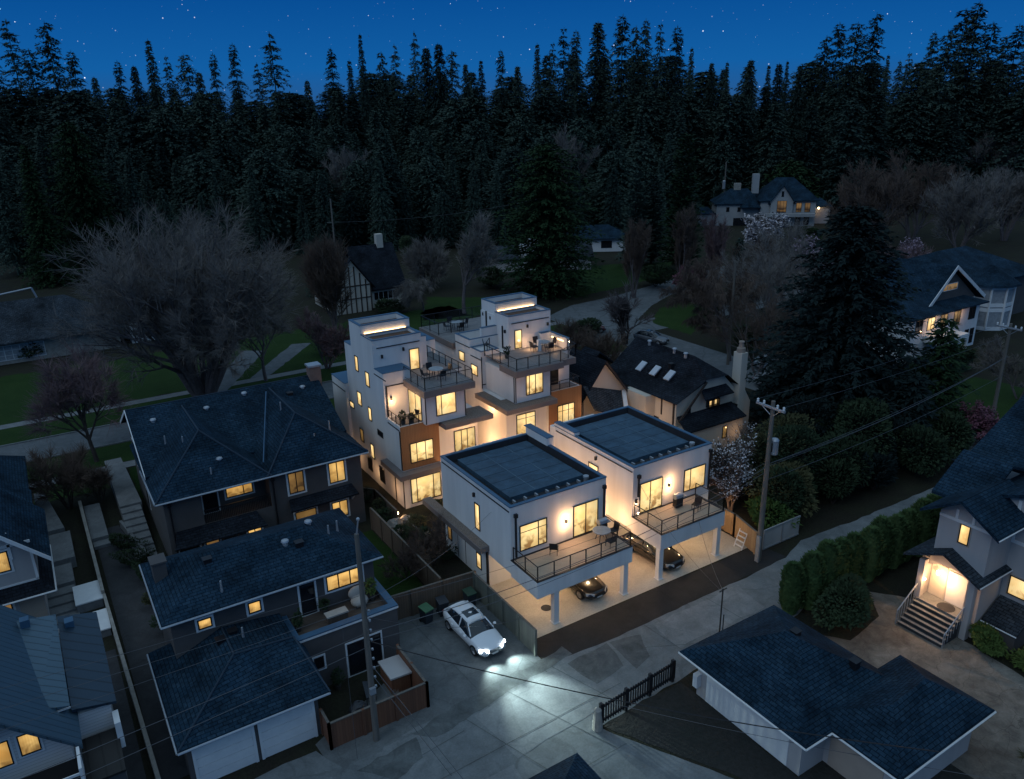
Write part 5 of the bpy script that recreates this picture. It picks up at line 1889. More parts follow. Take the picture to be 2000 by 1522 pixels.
cable('upright earth wire hanging beside the old pole', (9.2, 30.0, 7.6), (9.2, 29.9, 0.0), 0, .014)
cable('line from the old pole to the eave of the left white coach house', (10.5, 30.6, 8.2), (22.2, 38.4, 5.9), .5, .014)
cable('loose line from the old pole toward the white car', (10.6, 30.5, 7.4), (20.9, 33.0, 1.6), .6, .016)
cable('pair of far lines behind the timbered house', (46.5, 131, 12.6), (90, 131, 13.6), 1.0, .03)

# ================================================================== fences, walls, gates
def board_fence(label, pts, h, m, group=None, t_=.05, cap=True):
    t = thing('board_fence', label, 'fence', (pts[0][0], pts[0][1], 0), group)
    b, p, c = MB(), MB(), MB()
    for (a, e) in zip(pts[:-1], pts[1:]):
        L_ = math.hypot(e[0] - a[0], e[1] - a[1])
        dx, dy = (e[0] - a[0]) / L_, (e[1] - a[1]) / L_
        nx, ny = -dy * t_, dx * t_
        b.prism([(a[0], a[1]), (e[0], e[1]), (e[0] + nx, e[1] + ny), (a[0] + nx, a[1] + ny)], 0, h)
        n = max(1, round(L_ / 2.0))
        for k in range(n + 1):
            x, y = a[0] + dx * L_ * k / n, a[1] + dy * L_ * k / n
            MB().box(x - .07, x + .07, y - .07, y + .07, 0, h + .06).build('post', M[m], t)
        c.prism([(a[0] - nx * .8, a[1] - ny * .8), (e[0] - nx * .8, e[1] - ny * .8), (e[0] + nx * 1.8, e[1] + ny * 1.8), (a[0] + nx * 1.8, a[1] + ny * 1.8)], h + .003, h + .05)
    b.build('board_panel', M[m], t)
    if cap:
        c.build('top_rail', M['pole'], t)
    return t


board_fence('brown board fence behind the bins and the white car', [(14.4, 39.15), (20.95, 38.65)], 1.8, 'fence')
board_fence('grey green board fence between the white car and the left carport, lit by headlights', [(20.85, 38.6), (20.85, 31.45)], 1.75, 'corr')
board_fence('long brown fence between the charcoal houses and the left tower garden', [(18.7, 50.6), (18.7, 39.2)], 1.8, 'fence')
board_fence('short stub of fence beside the charcoal house corner', [(18.8, 56.5), (20.6, 54.5), (20.6, 50.2)], 1.2, 'fence')
board_fence('low timber garden edge in the planted bed behind the left coach house', [(20.9, 49.0), (21.4, 45.2)], .7, 'fence')
board_fence('reddish stained board fence round the small patio by the old pole', [(8.35, 32.4), (8.35, 31.2), (13.75, 31.2), (13.75, 34.9)], 1.55, 'redfence')
board_fence('golden board fence lit by the right carport', [(40.6, 39.5), (40.6, 34.5), (39.9, 31.9)], 1.75, 'goldfence')
t = thing('sheet_gate', 'blue grey double gate right of the transformer pole', 'gate', (40.6, 31.9, 0))
for k in range(2):
    x = 40.7 + k * 1.95
    MB().box(x, x + 1.9, 31.88, 31.94, .1, 1.65).build('gate_leaf', M['greystucco'], t)
    b = MB()
    b.box(x, x + 1.9, 31.83, 31.875, 1.55, 1.68)
    b.box(x, x + 1.9, 31.83, 31.875, .08, .18)
    b.box(x, x + .06, 31.83, 31.875, .18, 1.55)
    b.build('gate_frame', M['galv'], t)
t = thing('picket_fence', 'black picket fence at the edge of the bare yard', 'fence', (20.6, 25.1, 0))
a, e = (20.55, 25.0), (26.1, 25.45)
n = 31
for z in (.25, 1.12):
    MB().prism([(a[0], a[1] - .04), (e[0], e[1] - .04), (e[0], e[1] + .04), (a[0], a[1] + .04)], z, z + .12).build('rail', M['trimdark'], t)
for k in range(n + 1):
    q = k / n
    x, y = a[0] + (e[0] - a[0]) * q, a[1] + (e[1] - a[1]) * q
    if k % 10 == 0:
        MB().box(x - .08, x + .08, y - .08, y + .08, 0, 1.45).build('post', M['trimdark'], t)
    else:
        MB().box(x - .035, x + .035, y - .025, y + .025, .12, 1.32).build('picket', M['trimdark'], t)
o = MB().lathe(20.3, 24.95, [(.28, 0), (.26, .4), (.2, .9), (.2, 1.2), (.1, 1.28)], 9).build('stone_post', M['stone'])
tag(o, 'weathered stone stump at the lane end of the black picket fence', 'post')
o = MB().prism([(.2, 51.5), (.38, 51.5), (.78, 33.0), (.58, 33.0)], 0, .75).build('garden_wall', M['stone'])
tag(o, 'long low garden wall beside the dark side path on the left', 'wall')
o = MB().prism([(.05, 66.8), (.28, 66.8), (.36, 51.6), (.16, 51.6)], 0, .95).build('garden_wall', M['stone'])
tag(o, 'upper stretch of low garden wall beside the bare bush', 'wall')
o = MB().prism([(2.45, 62), (2.65, 62), (4.4, 50.5), (4.2, 50.5)], 0, .6).build('garden_wall', M['conc'])
tag(o, 'slanted kerb wall along the stairs of the charcoal house', 'wall')
for (x0, x1, y0, y1, h, lb) in ((-1.35, .15, 51.2, 53.6, .6, 'larger pale planter box beside the left garden steps'), (-.5, .2, 47.6, 49.9, .5, 'smaller pale planter box beside the metal roof')):
    t = thing('planter_box', lb, 'planter', ((x0 + x1) / 2, (y0 + y1) / 2, 0))
    MB().box(x0, x1, y0, y1, 0, h).build('box', M['conc'], t)
    MB().box(x0 - .05, x1 + .05, y0 - .05, y1 + .05, h + .002, h + .08).build('lid', M['white'], t)

# ================================================================== cars
def car(name, label, paint, loc, rz, suv=True, lights=False, group=None):
    t = thing(name, label, 'car', (0, 0, 0), group)
    Ln, Wd = 4.65, 1.86
    # stations along the car, front at -y: y, half width, sill, shoulder, deck height
    st = [(-2.30, .62, .34, .52, .60), (-2.22, .78, .26, .60, .72), (-1.95, .88, .22, .72, .84), (-1.45, .92, .22, .82, .95), (-.95, .93, .22, .88, 1.02),
          (-.2, .93, .22, .92, 1.02), (.7, .93, .22, .94, 1.04), (1.45, .93, .24, .97, 1.08), (1.95, .89, .28, .96, 1.08), (2.22, .80, .36, .90, 1.02), (2.30, .66, .46, .82, .92)]
    b = MB()
    for (y, w, s, sh, d) in st:
        b.v += [(-w * .8, y, s), (-w * .98, y, s + .14), (-w, y, (s + sh) / 2 + .05), (-w * .97, y, sh), (-w * .86, y, (sh + d) / 2 + .03), (-w * .5, y, d), (0, y, d + .03),
                (w * .5, y, d), (w * .86, y, (sh + d) / 2 + .03), (w * .97, y, sh), (w, y, (s + sh) / 2 + .05), (w * .98, y, s + .14), (w * .8, y, s)]
    k = 13
    for i in range(len(st) - 1):
        for j in range(k - 1):
            b.f.append((i * k + j, i * k + j + 1, (i + 1) * k + j + 1, (i + 1) * k + j))
        b.f.append((i * k + k - 1, i * k, (i + 1) * k, (i + 1) * k + k - 1))
    b.f.append(tuple(range(k))[::-1])
    b.f.append(tuple((len(st) - 1) * k + j for j in range(k)))
    body = b.build('body', paint, t, True)
    # cabin
    cs = [(-1.08, .76, .98, .99), (-.75, .78, .98, 1.22), (-.28, .76, .98, 1.52), (.25, .75, .98, 1.60), (.95, .74, .98, 1.58), (1.55, .72, 1.0, 1.44), (2.02, .70, 1.02, 1.12)]
    g = MB()
    for (y, w, z0, z1) in cs:
        wt = w * (1 - .22 * min(1, (z1 - z0) / .6))
        g.v += [(-w - .1, y, z0 - .05), (-wt, y, z1 - .02), (0, y, z1 + .02), (wt, y, z1 - .02), (w + .1, y, z0 - .05)]
    for i in range(len(cs) - 1):
        for j in range(4):
            g.f.append((i * 5 + j, i * 5 + j + 1, (i + 1) * 5 + j + 1, (i + 1) * 5 + j))
    g.build('windows', M['carglass'], t, True)
    r = MB()
    rp = [(-.42, .56, 1.49), (-.1, .60, 1.595), (.3, .60, 1.635), (.95, .61, 1.625), (1.5, .60, 1.515), (1.85, .58, 1.36)]
    for (y, w, z) in rp:
        r.v += [(-w, y, z - .03), (-w * .55, y, z + .015), (0, y, z + .03), (w * .55, y, z + .015), (w, y, z - .03), (w, y, z - .07), (-w, y, z - .07)]
    for i in range(len(rp) - 1):
        for j in range(6):
            r.f.append((i * 7 + j, i * 7 + j + 1, (i + 1) * 7 + j + 1, (i + 1) * 7 + j))
        r.f.append((i * 7 + 6, i * 7, (i + 1) * 7, (i + 1) * 7 + 6))
    r.f.append(tuple(range(7)))
    r.f.append(tuple((len(rp) - 1) * 7 + j for j in range(7))[::-1])
    rf_ = r.build('roof', paint, t, True)
    s = MB()
    s.v += [(-.42, -.02, 1.645), (.42, -.02, 1.645), (.42, .62, 1.672), (-.42, .62, 1.672), (-.42, -.02, 1.6), (.42, -.02, 1.6), (.42, .62, 1.6), (-.42, .62, 1.6)]
    s.f += [(0, 1, 2, 3), (0, 4, 5, 1), (1, 5, 6, 2), (2, 6, 7, 3), (3, 7, 4, 0)]
    s.build('sunroof', M['carglass'], rf_)
    for sx in (-1, 1):
        p = MB()
        p.tube((sx * .80, -.98, 1.02), (sx * .58, -.36, 1.50), .04)
        p.tube((sx * .80, .28, 1.0), (sx * .61, .28, 1.58), .045)
        p.tube((sx * .76, 1.9, 1.08), (sx * .56, 1.5, 1.46), .07)
        p.build('pillar', paint, t)
        m = MB().ell((sx * 1.05, -.72, 1.04), (.12, .1, .08), 8, 5)
        m.build('wing_mirror', paint, t, True)
        for y in (-1.42, 1.42):
            wv = MB()
            wv.tube((sx * .70, y, .34), (sx * .95, y, .34), .345, n=20)
            wh = wv.build('wheel', M['rubber'], t)
            q = MB()
            q.tube((sx * .93, y, .34), (sx * .958, y, .34), .23, n=16)
            for a in range(5):
                an = a * 2 * math.pi / 5
                q.tube((sx * .962, y, .34), (sx * .962, y + .22 * math.cos(an), .34 + .22 * math.sin(an)), .028, n=4)
            q.build('rim', M['rim'], wh)
        h = MB()
        h.sweep([(sx * .88, -1.98, .76), (sx * .44, -2.30, .72), (sx * .44, -2.32, .55), (sx * .90, -2.03, .57)], (0, -.04, .0))
        hd = h.build('headlight', M['headon'] if lights else M['headoff'], t)
        tl = MB()
        tl.sweep([(sx * .84, 2.18, .96), (sx * .45, 2.28, .92), (sx * .45, 2.29, .82), (sx * .86, 2.19, .84)], (0, .03, 0))
        tl.build('tail_light', M['taillight'], t)
        if lights:
            l = bpy.data.lights.new('headlamp_beam', 'SPOT')
            l.energy = 700
            l.color = (0.76, 1.0, 0.97)
            l.spot_size = rad(100)
            l.spot_blend = .9
            l.shadow_soft_size = .08
            lo = bpy.data.objects.new('headlamp_beam', l)
            COL.objects.link(lo)
            lo.location = (sx * .68, -2.42, .66)
            lo.rotation_euler = Vector((sx * .05 + .10, -1, -.30)).to_track_quat('-Z', 'Y').to_euler()
            lo.parent = hd
            l2 = l.copy()
            l2.energy = 6200
            l2.spot_size = rad(24)
            l2.spot_blend = 1.0
            lo2 = bpy.data.objects.new('headlamp_beam', l2)
            COL.objects.link(lo2)
            lo2.location = lo.location
            lo2.rotation_euler = Vector((sx * .05 + .02, -1, -.10)).to_track_quat('-Z', 'Y').to_euler()
            lo2.scale = (2.1, 1, 1)
            lo2.parent = hd
    gr = MB()
    for z in (.42, .49, .56, .63):
        gr.box(-.42, .42, -2.335, -2.29, z, z + .035)
    gr.box(-.48, .48, -2.33, -2.25, .36, .40)
    gr.build('grille', M['chrome'] if lights else M['trimdark'], t)
    MB().box(-.2, .2, -2.352, -2.337, .34, .44).build('number_plate', M['plate'], t)
    dl = MB()
    for sx in (-1, 1):
        for y in (-.1, .85):
            dl.box(sx * .955 - .03, sx * .955 + .03, y - .12, y + .1, .80, .84)
    dl.build('door_handle', paint, t)
    place(t, loc, rz, (1.0, 1.04, .94))
    return t


car('parked_car', 'white car with shining headlights parked at the brown fence', M['carwhite'], (18.72, 35.0, .012), rad(2), True, True)
car('parked_car', 'black car under the balcony of the left carport', M['carblack'], (27.2, 36.0, .02), rad(2), True, False, 'black cars in the carports')
car('parked_car', 'black car behind the column of the right carport', M['carblack'], (33.75, 35.7, .02), rad(3), True, False, 'black cars in the carports')
x, y = ground_at(1150, 650)
car('parked_car', 'dark red car on the street right of the towers', M['carred'], (x, y, .02), rad(75))
x, y = ground_at(1272, 668)
car('parked_car', 'grey car on the street just behind the cottage roof', plain('grey_car_paint', (0.16, 0.17, 0.19), None, 1, .3, .3), (x, y, .02), rad(20))
x, y = ground_at(1510, 750)
car('parked_car', 'pale grey car parked half hidden left of the dark spruce', plain('pale_grey_car_paint', (0.28, 0.29, 0.31), None, 1, .3, .3), (x, y, .02), rad(80))
x, y = ground_at(1505, 716)
car('parked_car', 'silver grey car among bare trees left of the dark spruce', plain('silver_car_paint', (0.35, 0.37, 0.40), None, 1, .3, .4), (x, y, .02), rad(85))

# ================================================================== small things
def chair_proto():
    t = thing('patio_chair', 'x', 'chair')
    MB().box(-.26, .26, -.26, .26, .42, .47).build('seat', M['trimdark'], t)
    MB().sweep([(-.26, .24, .47), (.26, .24, .47), (.26, .34, .92), (-.26, .34, .92)], (0, .03, 0)).build('backrest', M['trimdark'], t)
    for sx in (-.23, .23):
        for sy in (-.23, .23):
            MB().tube((sx, sy, 0), (sx, sy, .42), .02).build('leg', M['trimdark'], t)
    return t


def table_proto():
    t = thing('patio_table', 'x', 'table')
    MB().lathe(0, 0, [(.58, .70), (.6, .72), (.6, .74), (.58, .75)], 20).build('tabletop', M['curtain'], t)
    for k in range(4):
        a = k * math.pi / 2 + .4
        MB().tube((.42 * math.cos(a), .42 * math.sin(a), 0), (.2 * math.cos(a), .2 * math.sin(a), .7), .022).build('leg', M['trimdark'], t)
    return t


ch0, tb0 = chair_proto(), table_proto()
fc = ft = True
SETS = [(26.3, 53.6, 9.966, 'roof deck of the left tower'), (37.6, 54.9, 9.972, 'front deck of the right tower'), (34.6, 65.6, 10.001, 'rear deck of the right tower'), (28.4, 34.9, 3.492, 'balcony of the left coach house')]
SIDES = ('front', 'right hand', 'rear', 'left hand')
for (x, y, z, where) in SETS:
    o = tb0 if ft else copy_tree(tb0)
    ft = False
    place(o, (x, y, z), .2, label='round patio table on the ' + where, group='patio tables on the decks')
    for k in range(4 if z > 5 else 2):
        a = -math.pi / 2 + k * math.pi / 2
        c = ch0 if fc else copy_tree(ch0)
        fc = False
        place(c, (x + .95 * math.cos(a), y + .95 * math.sin(a), z), a - math.pi / 2, label='dark %s chair at the patio table on the %s' % (SIDES[k], where), group='dark patio chairs on the decks')
for (x, y, z, rz, lb) in ((24.9, 35.3, 3.492, 2.4, 'dark lounge chair by the window on the left coach balcony'), (36.4, 34.4, 3.492, -1.2, 'dark chair beside the barbecue on the right coach balcony'), (33.2, 57.3, 10.2, 1.0, 'dark chair on the small left terrace of the right tower house'), (24.4, 53.0, 7.0, 2.0, 'dark chair on the cedar balcony of the left tower house')):
    place(copy_tree(ch0), (x, y, z), rz, label=lb, group='dark patio chairs on the decks')
for (x, y, z, lb) in ((35.6, 35.4, 3.492, 'barbecue on the balcony of the right coach house'), (29.0, 35.6, 3.492, 'barbecue at the door end of the left coach balcony')):
    t = thing('barbecue', lb, 'barbecue', (x, y, z), 'balcony barbecues')
    MB().box(x - .3, x + .3, y - .2, y + .2, z + .1, z + .8).build('cabinet', M['trimdark'], t)
    MB().tube((x - .33, y, z + .9), (x + .33, y, z + .9), .2, n=12).build('hood', M['galv'], t)
    MB().tube((x - .3, y - .26, z + .85), (x + .3, y - .26, z + .85), .02).build('handle', M['chrome'], t)
    MB().box(x + .31, x + .6, y - .18, y + .18, z + .74, z + .79).build('side_shelf', M['galv'], t)
t = thing('garden_armchair', 'pale rounded armchair under the wide lit window on the charcoal balcony', 'armchair', (12.7, 37.5, 3.13))
b = MB().ell((12.7, 37.55, 3.45), (.52, .48, .34), 14, 8)
b.build('seat', M['wicker'], t, True)
b = MB().ell((12.7, 37.85, 3.85), (.55, .2, .42), 14, 8)
b.build('backrest', M['wicker'], t, True)
for sx in (-.3, .3):
    for sy in (-.25, .25):
        MB().tube((12.7 + sx, 37.55 + sy, 3.13), (12.7 + sx, 37.55 + sy, 3.3), .03).build('leg', M['trimdark'], t)
t = thing('low_table', 'draped brown table on the charcoal balcony', 'table', (11.0, 36.9, 3.13))
MB().box(10.45, 11.7, 36.6, 37.2, 3.62, 3.68).build('tabletop', M['wicker'], t)
MB().box(10.5, 11.65, 36.65, 37.15, 3.2, 3.618).build('drape', M['deckdark'], t)


def bin_(label, x, y, rz, m, lid, bags=False):
    t = thing('wheelie_bin', label, 'bin', (0, 0, 0), 'wheelie bins at the brown fence')
    b = MB()
    b.v += [(-.25, -.28, .05), (.25, -.28, .05), (.25, .28, .05), (-.25, .28, .05), (-.31, -.36, .95), (.31, -.36, .95), (.31, .36, .95), (-.31, .36, .95)]
    b.f += [(3, 2, 1, 0), (0, 1, 5, 4), (1, 2, 6, 5), (2, 3, 7, 6), (3, 0, 4, 7), (4, 5, 6, 7)]
    b.build('bin_body', m, t)
    MB().sweep([(-.33, -.4, .955), (.33, -.4, .955), (.33, .4, 1.02), (-.33, .4, 1.02)], (0, 0, .07)).build('lid', lid, t)
    for sx in (-.26, .26):
        MB().tube((sx - .03, .3, .1), (sx + .03, .3, .1), .1, n=10).build('wheel', M['rubber'], t)
    place(t, (x, y, .01), rz)


bin_('green wheelie bin with a bright lid, nearest the charcoal coach house', 17.0, 37.9, .2, M['binB'], M['binG'])
bin_('dark grey wheelie bin between the two green ones', 18.2, 38.05, -.1, M['binB'], M['binB'])
bin_('dull green wheelie bin nearest the grey green fence', 20.1, 37.9, 0, M['binB'], plain('dull_green_lid', (.03, .07, .045), None, 2, .5))
t = thing('step_ladder', 'small white ladder leaning on the golden fence', 'ladder', (40.05, 33.2, 0))
b = MB()
for dy in (-.35, .35):
    MB().tube((39.5, 33.1 + dy, 0.01), (40.25, 33.3 + dy, 1.15), .035).build('side_rail', M['white'], t)
for k in range(4):
    q = .15 + k * .24
    MB().box(39.5 + .75 * q - .06, 39.5 + .75 * q + .06, 33.1 + .2 * q - .33, 33.1 + .2 * q + .33, 1.15 * q, 1.15 * q + .04).build('rung', M['white'], t)
t = thing('storage_bench', 'grey lidded storage bench inside the stained fence', 'bench', (12.9, 33.9, 0))
MB().box(12.5, 13.6, 33.0, 34.6, 0, 1.0).build('box', M['redfence'], t)
MB().sweep([(12.42, 32.92, 1.1), (13.68, 32.92, 1.02), (13.68, 34.68, 1.02), (12.42, 34.68, 1.1)], (0, 0, .1)).build('lid', M['greystucco'], t)
t = thing('covered_barbecue', 'dark covered barbecue on the patio behind the stained fence', 'barbecue', (10.3, 32.3, 0))
MB().ell((10.3, 32.4, .55), (.5, .4, .55), 12, 8, .08, random.Random(2)).build('cover', M['binB'], t)
t = thing('garden_lounger', 'grey folded lounger on the patio behind the stained fence', 'lounger', (11.4, 33.4, 0))
MB().sweep([(11.0, 33.0, .5), (11.6, 33.1, .3), (11.8, 34.1, .5), (11.2, 34.0, .8)], (0, 0, .08)).build('seat', M['binB'], t)
for (x, y) in ((11.05, 33.1), (11.6, 33.2), (11.7, 34.0), (11.25, 33.9)):
    MB().tube((x, y, 0), (x, y, .5), .025).build('leg', M['trimdark'], t)
o = MB().lathe(24.0, 34.9, [(.35, .014), (.35, .022), (.1, .03)], 16).build('drain_cover', M['darkroof'])
tag(o, 'round dark drain cover on the left carport floor', 'drain cover')
rs = random.Random(11)
for k, (x, y, s, lb) in enumerate(((20.3, 50.0, .7, 'largest pale boulder in the glowing bed by the left tower house'), (21.3, 50.3, .5, 'pale boulder nearest the big ground floor window'), (20.1, 48.9, .45, 'pale boulder at the front of the glowing bed'), (21.9, 47.0, .55, 'flat pale boulder by the side canopy of the left coach house'), (42.5, 38.5, .5, 'pale boulder under the white magnolia'))):
    o = MB().ell((x, y, s * .4), (s, s * .8, s * .6), 9, 6, .16, rs).build('boulder', M['stone'])
    tag(o, lb, 'boulder', 'garden boulders')
e = MB().ell((21.0, 51.0, .5), (.1, .1, .14), 8, 5).build('garden_light', M['bulb'])
tag(e, 'small garden lamp glowing before the big ground floor window of the left tower', 'lamp')
lamp((21.0, 50.7, .75), 26, parent=e)
e = MB().ell((41.6, 36.6, .4), (.1, .1, .14), 8, 5).build('garden_light', M['bulb'])
tag(e, 'small garden lamp glowing under the white magnolia', 'lamp')
lamp((41.6, 36.4, .8), 40, parent=e)

# ================================================================== vegetation
def blade(b, p, d, ln, wd, rnd):
    """one pointed spray of needles: a bent two-triangle leaf"""
    dx, dy, dz = d
    l = math.sqrt(dx * dx + dy * dy + dz * dz) or 1
    dx, dy, dz = dx / l, dy / l, dz / l
    sx, sy, sz = -dy, dx, rnd.uniform(-.6, .6)
    s = math.sqrt(sx * sx + sy * sy + sz * sz) or 1
    sx, sy, sz = sx / s * wd / 2, sy / s * wd / 2, sz / s * wd / 2
    n = len(b.v)
    m = ln * .45
    b.v += [(p[0], p[1], p[2]), (p[0] + dx * m + sx, p[1] + dy * m + sy, p[2] + dz * m + sz),
            (p[0] + dx * ln, p[1] + dy * ln, p[2] + dz * ln - ln * .12), (p[0] + dx * m - sx, p[1] + dy * m - sy, p[2] + dz * m - sz)]
    b.f.append((n, n + 1, n + 2, n + 3))


def conifer_mesh(seed, h, rb, whorls, nb, clumps, size, rag=0.1, droop=.25, base=.08, power=.9, dome=False, up=0.0):
    r = random.Random(seed)
    b = MB()
    for i in range(whorls):
        t = (i + r.uniform(-.3, .3)) / whorls
        t = min(.985, max(0, t))
        z = h * (base + (1 - base) * t)
        if dome:
            prof = math.sqrt(max(0, 1 - (t * 1.02 - .18) ** 2 / .72)) if t > .18 else .82 + t
        else:
            prof = (1 - t) ** power
        wl = r.uniform(.72, 1.12)
        n = max(3, int(nb * (.35 + .65 * prof)))
        a0 = r.uniform(0, 6.28)
        for k in range(n):
            if r.random() < rag:
                continue
            az = a0 + 6.283 * k / n + r.uniform(-.3, .3)
            ln = rb * prof * wl * r.uniform(.62, 1.15) + .12
            ca, sa = math.cos(az), math.sin(az)
            m = max(2, int(clumps * (.35 + ln / rb)))
            zj = z + r.uniform(-.7, .7) * h / whorls * (1 if i < whorls - 3 else 0)
            rise = r.uniform(-.1, .12) + up
            for j in range(m):
                s = (j + r.uniform(.2, 1.0)) / m
                px, py = ca * ln * s, sa * ln * s
                pz = zj + rise * ln * s - droop * ln * s * s
                for q in range(3):
                    sd = r.uniform(-1.2, 1.2)
                    d = (ca - sa * sd, sa + ca * sd, r.uniform(-.7, .55) + up)
                    blade(b, (px, py, pz), d, size * r.uniform(.7, 1.35), size * r.uniform(.35, .6), r)
    for k in range(4):
        blade(b, (0, 0, h * .965), (r.uniform(-.2, .2), r.uniform(-.2, .2), 1), h * .04 + size * .3, size * .3, r)
    return b


def trunk_mesh(h, r0, n=7):
    return MB().tube((0, 0, -.3), (0, 0, h), r0, r0 * .12, n)


# ---- forest: prototypes share mesh data across the individual trees
FP = []
specs = [(1, 34, 6.0, 62, 14, 10, .72, .10, .32, .10, .72), (2, 38, 6.8, 52, 12, 10, .8, .28, .28, .22, .62), (3, 30, 7.4, 62, 16, 11, .74, .06, .35, .05, .62),
         (4, 40, 6.2, 44, 10, 10, .85, .40, .2, .28, .6), (5, 28, 6.0, 62, 15, 10, .7, .05, .3, .04, .8), (6, 36, 8.0, 44, 11, 11, .88, .38, .22, .28, .5)]
for (sd, h, rb, wh, nb, cl, sz, rag, dr, ba, pw) in specs:
    m = conifer_mesh(sd, h, rb, wh, nb, cl, sz, rag, dr, ba, pw)
    m.tube((0, 0, -2), (0, 0, h * .98), .42, .05, 6)
    o = m.build('conifer_tree', M['conifer'])
    FP.append((o, h))
dm = conifer_mesh(21, 24, 7.2, 48, 18, 10, .74, .05, .2, .05, dome=True)
dm.tube((0, 0, -2), (0, 0, 18), .5, .1, 6)
FP.append((dm.build('conifer_tree', M['conifer']), 24))
used = set()
rf = random.Random(77)


def plant_forest(px, dist, ytop, kind, sxy=1.0, label=None, group=None, mat=None):
    x, y = far_at(px, dist)
    z0 = terrain(x, y)
    h = height_at((x, y), px, ytop) - z0
    if h < 4:
        return
    src, h0 = FP[kind]
    if kind in used:
        o = src.copy()
        COL.objects.link(o)
    else:
        o = src
        used.add(kind)
    s = h / h0
    w = s * sxy * rf.uniform(.9, 1.1)
    o.location = (x, y, z0)
    o.scale = (w, w, s)
    o.rotation_euler = (0, 0, rf.uniform(0, 6.28))
    tag(o, label, 'tree', group)
    if mat:
        o.data = o.data.copy()
        o.data.materials[0] = M[mat]
    return o


GL = 'ragged conifers standing against the sky'
LB = 'tall ragged conifer whose tip stands against the night sky'
emergent = [(5, 70, 1, 1.0), (48, 38, 3, 1.2), (80, 95, 5, 1.0), (120, 42, 5, 1.0), (160, 98, 1, 1.0), (195, 150, 2, .9), (245, 118, 1, .9), (275, 128, 2, .9), (310, 76, 0, 1.0), (340, 108, 3, .9), (375, 104, 5, .9), (398, 140, 2, .9), (430, 103, 1, .8),
            (470, 84, 1, .9), (512, 122, 3, .9), (543, 62, 3, 1.1), (605, 156, 2, .8), (656, 92, 1, 1.0), (690, 116, 0, .8), (714, 64, 0, .55), (752, 100, 5, .8), (778, 86, 3, .9), (817, 60, 3, .7), (838, 92, 2, 1.0), (862, 84, 2, 1.0), (886, 98, 5, .9), (912, 124, 2, .8),
            (942, 116, 0, .8), (980, 96, 1, .8), (1012, 128, 2, .8), (1050, 84, 0, .9), (1080, 82, 3, .9), (1101, 52, 3, .8), (1124, 58, 1, .9), (1166, 42, 2, 1.1), (1212, 28, 1, 1.1), (1238, 50, 5, .8), (1256, 36, 1, .9), (1284, 44, 3, .9), (1316, 50, 1, .9), (1345, 92, 0, .7),
            (1385, 122, 2, .8), (1415, 120, 0, .7), (1460, 116, 2, .9), (1495, 126, 0, .7), (1530, 118, 0, .7), (1555, 128, 2, .8), (1600, 70, 5, 1.0), (1622, 44, 1, 1.2), (1655, 44, 5, 1.0), (1690, 26, 5, .9), (1722, 106, 0, .7), (1745, 118, 1, .8), (1762, 102, 3, .8), (1804, 62, 1, .9),
            (1830, 60, 5, 1.0), (1856, 18, 5, 1.1), (1879, 4, 1, 1.2), (1912, 44, 5, 1.1), (1940, 70, 1, 1.0), (1962, 48, 1, 1.2), (1992, 54, 1, 1.1)]
for (px, yt, k, sx) in emergent:
    plant_forest(px, 262 + rf.uniform(-12, 14), yt, k, sx * (.68 if k in (0, 2, 4) else .76), LB, GL)
GF = 'conifers of the dark forest wall'
LF = 'dark conifer packed into the forest wall behind the houses'
rows = [(290, 36, 0, 9, (6, 4, 6, 2)), (262, 30, 182, 14, (6, 2, 6, 4)), (246, 32, 192, 18, (6, 2, 6, 4)), (228, 32, 228, 20, (6, 2, 4, 6)), (212, 34, 268, 24, (2, 6, 4, 6)), (197, 34, 312, 24, (2, 4, 6, 6))]
for (d, n_, yt, jit, kinds) in rows:
    for k in range(n_ + 2):
        px = -60 + (2120.0) * k / n_ + rf.uniform(-22, 22)
        yy = yt + rf.uniform(-jit, jit)
        if yt == 0:
            yy += 178 if px < 660 else 148 if px < 1040 else 112 if px < 1340 else 132 if px < 1570 else 120
        if px > 1345 and d < 230:
            continue
        # the wall is lower on the right where the gardens climb
        plant_forest(px, d + rf.uniform(-6, 6), yy, rf.choice(kinds), rf.uniform(.95, 1.35), LF, GF)
GN = 'front row of the forest left of the mansion'
for k in range(25):
    px = -40 + 1340 * k / 24 + rf.uniform(-18, 18)
    plant_forest(px, 184 - max(0, (500 - px) / 500) * 22 + rf.uniform(-5, 5), 345 + rf.uniform(-40, 40) - max(0, (400 - px)) * .08, rf.choice((2, 4, 6, 0)), rf.uniform(.8, 1.1), 'conifer in the front row at the foot of the forest wall', GN)
plant_forest(128, 160, 236, 6, .75, 'tall dome topped conifer standing forward of the forest at far left', None, 'conifer2')
plant_forest(30, 150, 282, 4, .9, 'pointed green conifer at the left picture edge before the forest', None, 'conifer2')
plant_forest(575, 135, 415, 4, .5, 'small thin conifer right of the big bare tree', None)


# ---- nearer evergreens, each with trunk and crown
def evergreen(label, xy, h, rb, seed, m, name='conifer_tree', bm='barkdark', tr=.3, **kw):
    t = thing(name, label, 'tree', (0, 0, 0))
    args = dict(whorls=46, nb=13, clumps=7, size=.8, rag=.06, droop=.25, base=.04, power=.85)
    args.update(kw)
    conifer_mesh(seed, h, rb, **args).build('crown', M[m], t)
    trunk_mesh(h * .9, tr).build('trunk', M[bm], t)
    place(t, (xy[0], xy[1], terrain(*xy)), seed * 1.7)
    return t


